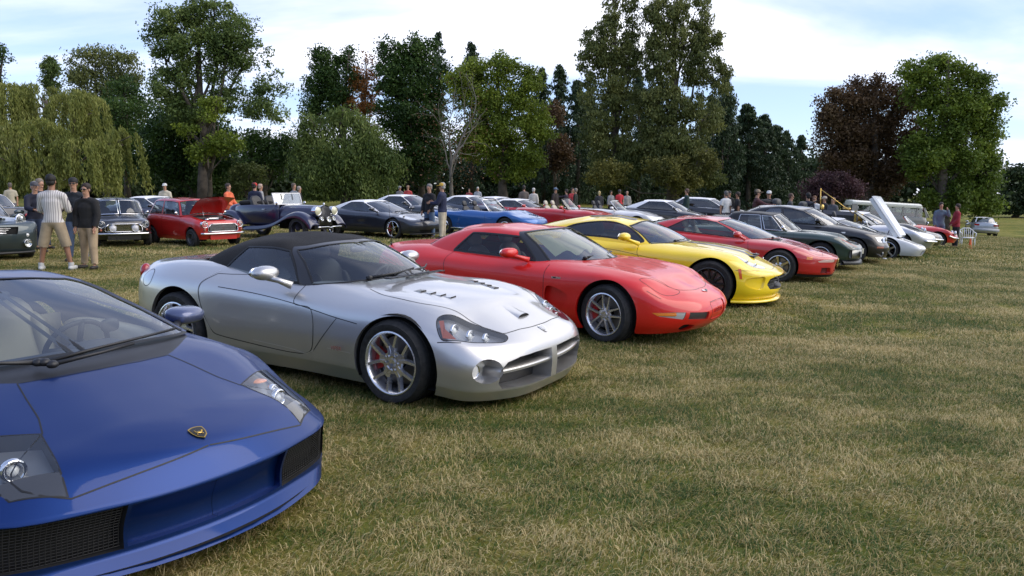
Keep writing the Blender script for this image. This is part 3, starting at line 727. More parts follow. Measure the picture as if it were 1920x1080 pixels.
    for x in (1.04, -1.62):
        for g in (1, -1): wheel(t, x, g*(.92 if x > 0 else .97), .305 if x > 0 else .335, .225, .25, 'five', ALU)
    return t
car_blue()

# ---- 2. silver roadster with black soft top
def car_silver():
    t = car_thing('parked_car', 'silver two seat roadster with raised black soft top and chrome wheels', -1.548, 7.156, -.522, 'sports cars parked in a row on the grass')
    pm = paint('silver metallic paint', (.56, .55, .535), .75, .36)
    rows = [[-1.85, .88, .20, .32, .56, .79, .90, .935, .94], [-1.55, .955, .16, .28, .56, .81, .925, .955, .955], [-1.25, .975, .14, .26, .58, .82, .935, .965, .96], [-.9, .955, .13, .25, .56, .82, .925, .955, .95], [-.35, .895, .12, .24, .52, .775, .875, .92, .92],
            [.20, .895, .12, .24, .52, .745, .845, .895, .91], [.75, .935, .12, .24, .50, .695, .79, .845, .865], [1.25, .965, .12, .23, .50, .685, .775, .80, .815], [1.60, .955, .12, .22, .43, .605, .695, .735, .75]]
    nose = dict(x=[2.13, 2.18, 2.19, 2.165, 2.10, 1.99, 1.86], z=[.07, .155, .34, .45, .515, .575, .625], sweep=.26, cy=.92, my=.60, ms=.20, w=[1.05, 1.05, 1., 1.1, 1.25, 1.1, 1], dz=.35)
    tail = dict(x=[-2.16, -2.22, -2.27, -2.25, -2.18, -2.04, -1.92], z=[.25, .36, .58, .77, .90, .93, .935], sweep=.26, cy=.90)
    fy = (.93, .985, 1., .955, .80, .42, 0.)
    sh = Shell(body_stations(rows, nose, tail, fy), 12, 8, crease=(1,))
    P = [(-1.50, 0, .90, -.95, 0, 1.165), (-1.46, .34, .90, -.93, .28, 1.16), (-1.30, .64, .885, -.88, .46, 1.13), (-.98, .735, .87, -.70, .53, 1.14), (-.62, .75, .86, -.48, .55, 1.155), (-.15, .75, .85, -.28, .555, 1.155), (.22, .74, .835, -.12, .545, 1.13), (.62, .45, .87, .02, .28, 1.165), (.76, 0, .885, .07, 0, 1.175)]
    cs = Shell(canopy_stations(P, (1.20, 1.235, 1.185), -.93, .05, bulge=.035), 8, 8)
    cut_cabin(sh, P, grow=-.03)
    sh.arch('front_arch', 1.295, .32, .40, .37); sh.arch('rear_arch', -1.23, .34, .40, .41)
    HL = [(1.42, .77), (1.50, .60), (1.78, .555), (2.02, .50), (2.035, .56), (1.93, .74), (1.80, .86), (1.56, .885)]
    hl = [(1.60, .80), (1.64, .68), (1.77, .575), (1.92, .50), (2.02, .475), (2.045, .55), (1.95, .70), (1.86, .80), (1.71, .905)]
    sh.region('headlight', 'top', hl, pmat('bright lamp housing', (.30, .30, .31), .25, .7), smooth=True, n=4, off=(-.02, 0, -.04), wall=BLK)
    sh.region('fog_recess', 'front', arc(.765, .322, .10, .092, 24), pm, smooth=False, n=1, off=(-.16, .0, 0), wall=pm)
    g1 = [(.10, .415), (.30, .41), (.46, .385), (.54, .34), (.55, .318), (.10, .318)]; g2 = [(.10, .29), (.56, .29), (.57, .16), (.10, .15)]
    sh.region('grille', 'front', [(.045, .395), (.30, .405), (.50, .400), (.62, .375), (.685, .325), (.69, .22), (.655, .175), (.045, .155)], MESHM, smooth=False, n=4, off=(-.17, 0, 0), wall=pm)
    hood = [(.78, .60), (1.05, .715), (1.35, .72), (1.60, .61), (1.80, .545), (1.985, .47), (2.02, .25), (2.03, .0)]
    hr = [list(sh.hit('top', x, max(y, .003))) for x, y in hood]
    hq = hr+[[sh.ns, hr[-1][1]], [sh.ns, sh.nl], [hr[0][0]-.3, sh.nl]]
    sh.region('bonnet', 'raw', sh.path('uv', hq, True, False, 8), pm, merge=True)
    door = [(-.79, .88), (-.91, .78), (-.89, .61), (-.76, .37), (-.70, .345), (.33, .29), (.41, .35), (.40, .66), (.19, .70), (.19, .84)]
    sh.region('door', 'side', door, pm, smooth=False, n=6)
    out = sh.build('body', pm, t)
    seams(sh, t, [('uv', hr, False, True), ('side', door+[(-.79, .88)], False, True), ('top', hl, True, True), ('side', [(-.70, .775), (-.2, .735), (.18, .695), (.40, .665), (.69, .625), (.93, .60)], False, True),
                  ('side', [(.70, .62), (.42, .32)], False, False), ('side', [(1.685, .53), (1.75, .535), (1.84, .53)], False, True), ('top', [(-1.80, .64), (-1.25, .66), (-.85, .66)], False, True), ('side', arc(-1.72, .79, .10, .075, 20), True, True)], .007)
    hl_s = MB()
    # bright lines on the sill
    q = sh.path('side', [(-.30, .335), (.20, .305), (.33, .29), (.43, .33)], False, True, 8); q2 = sh.path('side', [(.60, .37), (.86, .36)], False, False, 6)
    q3 = sh.path('side', [(-.80, .905), (-.925, .78), (-.90, .61), (-.77, .37)], False, True, 8)
    sh.ribbon([(q, False), (q2, False), (q3, False)], .005, pmat('sill edge', (.7, .7, .7), .3, .6), t, 'sill_edge', lift=.004)
    # grille: the four-hole cross
    for g in (1, -1):
        m = MB(); K = 14; V = []
        for k in range(K+1):
            y = .03+.655*k/K; x = 2.172-.105*(y/.69)**2.4
            for dx, z in ((0, .318), (.004, .303), (0, .288), (-.16, .275), (-.16, .318)): V.append((x+dx, y*g, z))
        F = [(5*k+i, 5*k+(i+1) % 5, 5*k+5+(i+1) % 5, 5*k+5+i) for k in range(K) for i in range(5)]
        m.add(V, F); m.obj('grille_bar', [pm], t)
    m = MB(); m.sell((2.10, 0, .28), (.085, .042, .15), 5, nu=20); m.obj('grille_bar', [pm], t)
    # fog lamps
    for g in (1, -1):
        m = MB(); m.lathe([(.055, -.02), (.056, .01), (.05, .014), (.045, .004)], 20, axis='X'); o = m.obj('fog_lamp', [CHR], t, loc=(1.93, g*.815, .322), rot=(0, 0, g*.35))
        m = MB(); m.lathe([(0, .012), (.03, .010), (.047, .004)], 16, axis='X'); m.obj('lens', [WHL], o)
    # headlight interiors
    for i, o in enumerate(out['headlight']):
        g = 1 if i == 0 else -1
        P2 = sh.path('top', hl, True, True, 4); p0 = sh.ev(P2); n0 = sh.ev(P2, sh.N); c = p0.mean(0)
        # cover: fan grid from centre on the surface
        K = 5; V = []; cuv = P2.mean(0)
        for k in range(K+1):
            for q in P2: V.append(cuv+(q-cuv)*k/K)
        V3 = sh.ev(np.array(V)); V3[:, 1] *= g; V3[:, 2] += .001; n = len(P2)
        F = [(k*n+j, k*n+(j+1) % n, (k+1)*n+(j+1) % n, (k+1)*n+j) for k in range(K) for j in range(n)]
        mesh_obj('lens', V3, F, [GLC], o)
        for (x, y, r) in ((1.73, .745, .050), (1.82, .675, .048), (1.91, .60, .042)):
            p, n_ = on_top(sh, x, y*g); p = p-n_*.035
            b = MB(); b.lathe([(r, -.01), (r*1.05, .008), (r*.95, .014), (r*.85, .0), (r*.4, -.02), (0, -.02)], 20, axis='X'); b.sell((-.005, 0, 0), (.022, r*.6, r*.6), 2, nu=10, nv=6, m=1); bo = b.obj('bulb', [CHR, WHL], o); bo.matrix_local = frame(p, (.80, -.05*g, .55), (0, 0, 1))
        # amber side reflector under the outer rear edge
        q = np.array([sh.hit('side', x, z) for x, z in ((1.50, .585), (1.53, .59), (1.66, .552), (1.50, .552))]); 
        pts = [(1.615, .80), (1.64, .77), (1.69, .825), (1.80, .835), (1.715, .895)]
        V = []
        for x, y in pts: p, n_ = on_top(sh, x, y*g); V.append(p-n_*.006)
        mesh_obj('side_marker', V, [tuple(range(5))], [AMBD], o, smooth=False)
    # bonnet scoops and louvres
    for (x, y, w, l, nm) in ((1.86, 0., .085, .20, 'bonnet_scoop'),):
        p, n = on_top(sh, x, y); m = MB(); K = 10; V = []
        for i in range(K+1):
            f = -1+2*i/K; prof = math.cos(f*PI/2)**.7
            for k in range(5):
                u = k/4; V.append((x-.10+l*u, w*f*(1.15-.25*u), .0))
        VV = []
        for i in range(K+1):
            f = -1+2*i/K; pr = max(0, 1-f*f)**.6
            for k in range(5):
                u = k/4; xx = x+.04-l*(1-u); pp, nn = on_top(sh, xx, w*f*(.8+.3*u) if abs(w*f) > .003 else .003); VV.append((xx, w*f*(.8+.3*u), pp.z-.002+.030*pr*u**1.3))
        m.add(VV, [(i*5+k, i*5+k+1, (i+1)*5+k+1, (i+1)*5+k) for i in range(K) for k in range(4)]); m.obj('bonnet_scoop', [pm], t)
        m = MB(); fr = [VV[i*5+4] for i in range(K+1)]; lo = []
        for v in fr: pp, nn = on_top(sh, v[0], v[1] if abs(v[1]) > .003 else .003); lo.append((v[0]-.004, v[1], pp.z+.0015))
        m.add([(v[0]-.004, v[1], v[2]-.002) for v in fr]+lo, [(i, i+1, K+2+i, K+1+i) for i in range(K)]); m.obj('scoop_mouth', [DRK], t)
    for g in (1, -1):
        for k in range(4):
            x = 1.16+.085*k; y = (.40-.02*k)*g; p, n = on_top(sh, x, y); m = MB()
            a, _ = on_top(sh, x-.055, y-.045); b, _ = on_top(sh, x-.055, y+.045); c, _ = on_top(sh, x+.015, y+.04); d, _ = on_top(sh, x+.015, y-.04)
            u = Vector((0, 0, .009)); m.add([a, b, c+u, d+u, c, d], [(0, 1, 2, 3), (3, 2, 4, 5), (0, 3, 5), (1, 4, 2)]); m.obj('bonnet_louvre', [pm], t, smooth=False)
            m = MB(); m.add([c+Vector((.003, 0, .001)), d+Vector((.003, 0, .001)), d+u*.9+Vector((.002, 0, 0)), c+u*.9+Vector((.002, 0, 0))], [(0, 1, 2, 3)]); m.obj('louvre_gap', [DRK], t, smooth=False)
    # shield badge with snake head
    p, n = on_top(sh, 2.075, .003); o = bpy.data.objects.new('shield_badge', None); link(o, t); o.matrix_local = frame(p+n*.002, (0, 1, 0), n)
    m = MB(); m.prism([(-.042, .03), (-.02, .04), (0, .034), (.02, .04), (.042, .03), (.036, -.012), (.016, -.04), (0, -.048), (-.016, -.04), (-.036, -.012)], 0, .003, 'Z'); m.obj('rim', [DCH], o, smooth=False)
    m = MB(); m.prism([(-.03, .026), (-.012, .03), (0, .02), (.012, .03), (.03, .026), (.024, -.01), (.008, -.03), (-.008, -.03), (-.024, -.01)], .0032, .005, 'Z'); m.obj('snake_emblem', [ALU], o, smooth=False)
    fab = pmat('soft top canvas', (.008, .008, .009), .95, bump=.3, bscale=220, var=.15, vscale=6)
    glass_set(cs, side=(3.35, 5.75), front=(6.10, 8.6), v0=.10, v1=1.70, fv=(.03, 1.80))
    # black header and pillars are separate from the canvas
    cs.region('windscreen_frame', 'uv', [(5.75, -.2), (8.6, -.2), (8.6, 2.03), (5.95, 2.03), (5.86, 1.6)], pmat('black frame', (.012, .012, .014), .35, coat=.5), smooth=False, merge=True)
    o2 = cs.build('soft_top', fab, t); seals(cs, t, .02)
    cabin(t, -.95, .72, .72, .20, .80, LEAB, sx=-.20, sz=.20)
    mm = MB(); mm.sell((.13, 0, 1.09), (.02, .10, .03), 3); mm.obj('rear_view_mirror', [LGREY], t)
    mirror(t, (-.02, -.98, .945), (.085, .125, .062), pm, (.16, -.86, .84), rot=(0, .05, -.1), p=2.1)
    wiper(t, [(.62, -.42, .895), (.70, -.15, .915), (.66, .15, .93)]); wiper(t, [(.68, .05, .905), (.64, .35, .92), (.46, .62, .915)])
    w = MB()
    for k in range(9): w.box((.80, -.36+.09*k, .893-.0*k), (.035, .038, .004))
    w.obj('cowl_vent', [BLK], t)
    for g in (1, -1):
        m = MB(); m.sell((-2.03, g*.69, .81), (.05, .075, .085), 2.2, (0, .1, -g*.7)); m.obj('tail_light', [REDL], t)
    text(t, 'VIPER', .045, frame((.72, -.958, .385), (1, 0, 0), (0, -1, 0)), pmat('dull red lettering', (.32, .10, .08), .5), 'lettering', shear=.2)
    pan(t, sh); wells(t, [(1.295, .385, .32, .955), (-1.23, .40, .35, .965)], 0, .9)
    for x, rt, rr, st in ((1.255, .335, .247, -.02), (-1.255, .35, .258, 0)):
        for g in (1, -1): wheel(t, x, g*(.935 if x > 0 else .955), rt, rr, .27, 'viper', DCH, steer=st, caliper=REDC)
    return t
car_silver()
# ================================================================ cars from a specification
def pick(sh, view, pts, closed=True, smooth=False, n=4): return sh.path(view, pts, closed, smooth, n)
def surf_patch(sh, view, pts, smooth, g, lift, K=4, n=4):
    P = sh.path(view, pts, True, smooth, n); c = P.mean(0); V = [c+(q-c)*k/K for k in range(K+1) for q in P]; V = np.array(V)
    p = sh.ev(V)+sh.ev(V, sh.N)*lift; p[:, 1] *= g; m = len(P)
    return p, [(k*m+j, k*m+(j+1) % m, (k+1)*m+(j+1) % m, (k+1)*m+j) for k in range(K) for j in range(m)]
def gen_car(d):
    t = car_thing(d.get('name', 'parked_car'), d['label'], *d['pos'], group=d.get('group'), cat=d.get('cat', 'car'), dz=d.get('dz', 0.))
    pm = d['paint']; sh = Shell(body_stations(d['rows'], d['nose'], d['tail'], d.get('fy', (.93, .985, 1., .965, .80, .42, 0.))), d.get('ks', 8), d.get('kt', 6), crease=d.get('crease', ()))
    cs = None
    if d.get('P'):
        cs = Shell(canopy_stations(d['P'], d['zc'], d['xr'], d['xf'], bulge=d.get('bulge', .03), zi=d.get('zi', .6)), d.get('cks', 6), 6)
        if d.get('cut', True): cut_cabin(sh, d['P'], grow=-.03)
    if d.get('cabin_hole'): sh.region('cabin_opening', 'top', d['cabin_hole'], hole=True, smooth=False)
    for a in d['arches']: sh.arch('arch', *a)
    for nm, view, pts, mat, kw in d.get('regions', []):
        kw = dict(kw); cl = kw.pop('closed_hood', None)
        if cl:
            hr = [list(sh.hit('top', x, max(y, .003))) for x, y in pts]
            hq = hr+[[sh.ns, hr[-1][1]], [sh.ns, sh.nl], [hr[0][0]-.3, sh.nl]]
            sh.region(nm, 'raw', sh.path('uv', hq, True, False, 8), mat or pm, merge=True, **kw); d.setdefault('seams', []); d['_hood'] = hr
        else: sh.region(nm, view, pts, mat or pm, **kw)
    out = sh.build('body', pm, t); t['_'] = 0; del t['_']
    S = [(v, p, c, sm) for v, p, c, sm in d.get('seams', [])]
    if d.get('_hood'): S.append(('uv', d['_hood'], False, True))
    if S: seams(sh, t, S, d.get('gap', .006))
    if cs is not None:
        glass_set(cs, **d['glass'])
        for nm, view, pts, mat, kw in d.get('cregions', []): cs.region(nm, view, pts, mat or pm, **kw)
        cs.build(d.get('roof_name', 'roof'), d.get('roof_mat', pm), t); seals(cs, t, d.get('seal', .02), mat=d.get('seal_mat'))
    if d.get('cabin'): cabin(t, **d['cabin'])
    for pts, sm, mt, nm, view, kw in d.get('lamps', []):       # lens patch with bulbs in it
        for g in (1, -1):
            p, F = surf_patch(sh, view, pts, sm, g, .002); o = mesh_obj(nm, p, F, [mt], t)
            for (x, y, r) in kw.get('bulbs', []):
                pp, n_ = on_top(sh, x, y*g) if view == 'top' else (Vector(sh.ev(np.array([sh.hit(view, x, y)]))[0]*[1, g, 1]), Vector((1, 0, 0)))
                b = MB(); b.lathe([(r, -.004), (r*1.05, .004), (r*.8, .006), (r*.5, .002), (0, .0)], 14, axis='X'); bo = b.obj('bulb', [CHR], o); bo.matrix_local = frame(pp+n_*.006, n_, (0, .01, 1)) if view != 'top' else frame(pp+n_*.008, n_+Vector((.6, 0, 0)), (0, .02, 1))
    for c, r, kw in d.get('round_lamps', []):
        for g in (1, -1): lamp(t, (c[0], c[1]*g, c[2]), r, **kw)
    if d.get('mirror'): mirror(t, *d['mirror'][:2], d['mirror'][2] or pm, *d['mirror'][3:])
    for w in d.get('wipers', []): wiper(t, w)
    pan(t, sh); wf, wr, yo = d['arches'][0], d['arches'][1], d['rows'][5][1]
    wells(t, [(wf[0], wf[2]+.0, wf[1], yo*.97), (wr[0], wr[2], wr[1], yo*.97)], 0, .9, w_in=.40)
    for w in d['wheels']:
        x, y, rt, rr, W, st, mt = w[:7]; kw = w[7] if len(w) > 7 else {}
        for g in (1, -1): wheel(t, x, g*y, rt, rr, W, st, mt, **kw)
    if d.get('extra'): d['extra'](t, sh, cs)
    return t, sh, cs
ROW = 'sports cars parked in a row on the grass'
def shade_pts(k): return k
# ---- 3. red fixed roof coupe
def extra_z06(t, sh, cs):
    pm = MATS['torch red paint']
    # roof is one with the pillars; sun shade behind the glass, crossed flag badge, plate lettering, side badge, antenna
    m = MB(); V = []; K = 14
    for i in range(K+1):
        f = -1+2*i/K
        for k in range(2): V.append((.28-.12*k-.10*f*f+(0 if k else 0), .52*f, .93+.12*k+(.0 if k else -.03*math.sin(f*6))))
    m.add([(.62-.14*f*f, .50*f, .90+.035*math.cos(f*9)) for f in np.linspace(-1, 1, 21)]+[(.22-.08*f*f, .44*f, 1.10-.05*(abs(f) < .3)) for f in np.linspace(-1, 1, 21)], [(i, i+1, 22+i, 21+i) for i in range(20)])
    m.obj('sun_shade', [pmat('cream sun shade', (.62, .55, .30), .8)], t)
    p, n = on_top(sh, 2.135, .003); o = bpy.data.objects.new('flag_badge', None); link(o, t); o.matrix_local = frame(p+n*.004, (0, 1, 0), n)
    for sg in (1, -1):
        m = MB(); m.box((sg*.028, .004, 0), (.034, .004, .003), (0, 0, sg*.5)); m.box((sg*.040, .018, .002), (.024, .014, .0025), (0, 0, sg*.35)); m.obj('flag', [pmat('badge black', (.02, .02, .02), .3) if sg > 0 else DCH], o, smooth=False)
    text(t, 'CORVETTE', .055, frame((2.285, 0, .345), (0, 1, 0), (1, 0, .12)), pmat('embossed red', (.38, .02, .015), .3), 'plate_lettering', extrude=.002)
    m = MB(); p, n = on_top(sh, -1.95, -.62); m.tube([p, p+Vector((0, 0, .04))], .012, 8); m.tube([p+Vector((0, 0, .04)), p+Vector((-.05, 0, .78))], [.0035, .002], 5); m.obj('antenna', [BLK], t)
    for g in (1, -1):
        h = sh.hit('side', .72, .675); p = sh.ev(np.array([h]))[0]
        m = MB(); m.box((.72, (p[1]+.003)*g, .675), (.058, .003, .011)); m.box((.70, (p[1]+.006)*g, .675), (.018, .003, .006), m=1); o = m.obj('side_badge', [CHR, BLK], t, smooth=False)
def car_red():
    pm = paint('torch red paint', (.64, .009, .004), 0, .4, .6)
    rows = [[-1.85, .86, .22, .34, .55, .76, .88, .93, .94], [-1.6, .92, .17, .29, .54, .77, .90, .945, .955], [-1.33, .945, .15, .27, .55, .79, .91, .95, .96], [-.95, .935, .14, .25, .54, .80, .89, .94, .95], [-.35, .915, .13, .24, .50, .765, .86, .91, .92],
            [.20, .915, .13, .24, .49, .74, .835, .885, .90], [.75, .915, .13, .24, .48, .715, .80, .845, .865], [1.33, .935, .13, .24, .50, .705, .77, .785, .79], [1.72, .93, .14, .24, .42, .60, .685, .70, .705]]
    nose = dict(x=[2.16, 2.24, 2.29, 2.26, 2.17, 2.04, 1.93], z=[.15, .22, .34, .44, .515, .565, .60], sweep=.36, cy=.90, my=.58, ms=.24, w=[1.2, 1., 1, 1.05, 1.15, 1, 1], dz=.35)
    tail = dict(x=[-2.16, -2.22, -2.26, -2.24, -2.18, -2.05, -1.95], z=[.28, .40, .60, .78, .90, .93, .94], sweep=.22, cy=.90)
    P = [(-1.42, 0, .95, -.92, 0, 1.185), (-1.40, .34, .945, -.91, .28, 1.175), (-1.30, .66, .915, -.86, .47, 1.14), (-1.02, .735, .89, -.72, .53, 1.15), (-.72, .75, .875, -.50, .55, 1.16), (-.10, .75, .845, -.25, .555, 1.155), (.42, .73, .81, .02, .56, 1.145), (.85, .42, .825, .20, .30, 1.175), (1.0, 0, .83, .26, 0, 1.182)]
    lid = [(1.665, .77), (1.68, .69), (1.76, .58), (1.88, .50), (1.985, .45), (2.005, .51), (1.945, .68), (1.84, .76)]
    d = dict(label='bright red fixed roof coupe with polished wheels and a sun shade behind the glass', pos=(.370, 9.613, -.568), group=ROW, paint=pm, rows=rows, nose=nose, tail=tail, P=P, zc=(1.195, 1.222, 1.185), xr=-.91, xf=.24, ks=12, kt=8, cks=8,
        arches=[(1.345, .33, .365), (-1.33, .33, .37)],
        regions=[('headlamp_lid', 'top', lid, pm, dict(smooth=True)), ('bonnet', 'top', [(.98, .66), (1.35, .66), (1.55, .60), (1.80, .50), (1.98, .42), (2.04, .25), (2.05, 0)], pm, dict(closed_hood=1)),
                 ('door', 'side', [(-.80, .90), (-.84, .80), (-.82, .60), (-.72, .30), (.55, .28), (.56, .58), (.555, .82)], pm, dict(smooth=False, n=6)),
                 ('side_vent', 'side', [(.60, .57), (.80, .53), (.865, .49), (.85, .42), (.74, .27), (.62, .25)], pm, dict(smooth=True, off=(-.03, -.075, 0), wall=pm)),
                 ('turn_signal', 'front', [(.29, .352), (.595, .375), (.61, .302), (.29, .272)], pmat('dark mesh', (.035, .03, .028), .5), dict(smooth=False, off=(-.02, 0, 0), wall=pm)),
                 ('lamp_recess', 'front', [(.635, .378), (.76, .385), (.88, .38), (.85, .342), (.66, .303)], pmat('grey lens', (.40, .39, .37), .15, coat=.8), dict(smooth=False, off=(-.006, 0, 0), wall=BLK)),
                 ('fog_slot', 'front', [(.46, .212), (.54, .236), (.63, .238), (.65, .208), (.60, .176), (.49, .176)], DRK, dict(smooth=True, off=(-.06, 0, 0), wall=pm)),
                 ('licence_panel', 'front', [(-.1, .44), (.20, .44), (.22, .42), (.20, .27), (.18, .25), (-.1, .25)], pm, dict(smooth=False, merge=True, off=(-.008, 0, 0), wall=pm))],
        seams=[('top', lid, True, True), ('side', [(-.79, .92), (-.84, .80), (-.82, .60), (-.72, .30), (.55, .28)], False, True), ('side', [(.555, .26), (.56, .58), (.555, .80)], False, True), ('side', [(1.78, .60), (1.92, .52)], False, False), ('front', [(.20, .44), (.22, .42), (.20, .27), (.18, .25), (.01, .245)], False, False), ('front', [(.20, .445), (.01, .45)], False, False),
               ('top', [(1.2, .40), (1.6, .34)], False, False), ('top', [(1.25, .20), (1.6, .18)], False, False)],
        glass=dict(side=(3.62, 5.90), front=(6.22, 8.6), rear=(-1, 1.9), v0=.12, v1=1.62, fv=(.05, 1.9), gmat=GLS, smat=glass('open side window', (.55, .55, .55), .0)),
        cregions=[('pillar', 'uv', [(5.9, -.2), (8.6, -.2), (8.6, 2.05), (6.0, 2.05), (5.92, 1.7)], pmat('black frame', (.012, .012, .014), .35, coat=.5), dict(smooth=False, merge=True))],
        seal=.03, cabin=dict(x0=-1.0, x1=.95, w=.72, zf=.20, zd=.80, seat_mat=LEAG, sx=-.28, sz=.20),
        mirror=((.13, -.955, .925), (.075, .125, .058), None, (.30, -.80, .84), (0, .05, -.12)),
        lamps=[([(.73, .380), (.885, .380), (.86, .347), (.73, .345)], False, AMB, 'indicator', 'front', {})],
        wipers=[[(.82, -.40, .865), (.86, -.1, .885), (.84, .2, .89)], [(.86, .1, .88), (.78, .40, .885), (.6, .6, .88)]],
        wheels=[(1.33, .905, .325, .232, .25, 'z06', DCH, dict(steer=-.18, caliper=REDC)), (-1.33, .91, .33, .24, .28, 'z06', DCH)], extra=extra_z06)
    gen_car(d)
car_red()
# ---- 4. yellow coupe with two dark stripes
def extra_yellow(t, sh, cs):
    st = pmat('stripe grey', (.045, .042, .042), .35, 0., .25)
    for g in (1, -1):
        for shl, x0, x1, par in ((sh, .80, 1.80, t), ):
            V = []; n = 16
            for i in range(n+1):
                x = x0+(x1-x0)*i/n
                for y in (.09, .24): p, nn = on_top(shl, x, y*g); V.append(p+nn*.0025)
            mesh_obj('stripe', V, [(2*i, 2*i+1, 2*i+3, 2*i+2) for i in range(n)], [st], par)
        V = []; n = 16
        for i in range(n+1):
            x = -1.5+1.5*i/n
            for y in (.09, .24): 
                h = cs.hit('top', x, y)
                if h is None: continue
                p = cs.ev(np.array([h]))[0]; nn = cs.ev(np.array([h]), cs.N)[0]; v = p+nn*.003; V.append((v[0], v[1]*g, v[2]))
        k = len(V)//2; mesh_obj('stripe', V, [(2*i, 2*i+1, 2*i+3, 2*i+2) for i in range(k-1)], [st], t)
        p, nn = on_top(sh, 1.74, .20*g); m = MB(); m.sell(p, (.09, .09, .012), 3); m.obj('bonnet_scoop', [BLK], t)
    # splitter lip
    m = MB(); V = []; n = 24; K = [(0., .11), (.045, .105), (.05, .125), (-.05, .16)]
    q = sh.G[:, 0]; idx = [i for i in range(len(q)) if q[i][0] > 1.55]
    for g in (1, -1):
        m2 = MB(); V = []
        for i in idx:
            nn = sh.N[i, 2]; d = Vector((nn[0], nn[1], 0)).normalized()
            for a, z in ((-.03, .085), (.055, .085), (.06, .105), (-.02, .135)): V.append((q[i][0]+d.x*a, (q[i][1]+d.y*a)*g, z))
        k = len(idx); m2.add(V, [(4*i+j, 4*i+4+j, 4*i+4+(j+1) % 4, 4*i+(j+1) % 4) for i in range(k-1) for j in range(4)]); m2.obj('splitter', [MATS['yellow paint']], t)
    p, n = on_top(sh, 2.07, .003); m = MB(); m.prism([(-.04, .03), (0, .036), (.04, .03), (.034, -.01), (0, -.045), (-.034, -.01)], 0, .004, 'Z'); o = m.obj('snake_badge', [DCH], t, smooth=False); o.matrix_local = frame(p+n*.002, (0, 1, 0), n)
    for g in (1, -1):
        for z in (.31, .36):
            m = MB(); m.tube([(2.14-.13*(y/.6)**2, y*g, z+.02) for y in np.linspace(0, .60, 8)], .009, 5); m.obj('grille_bar', [BLK], t)
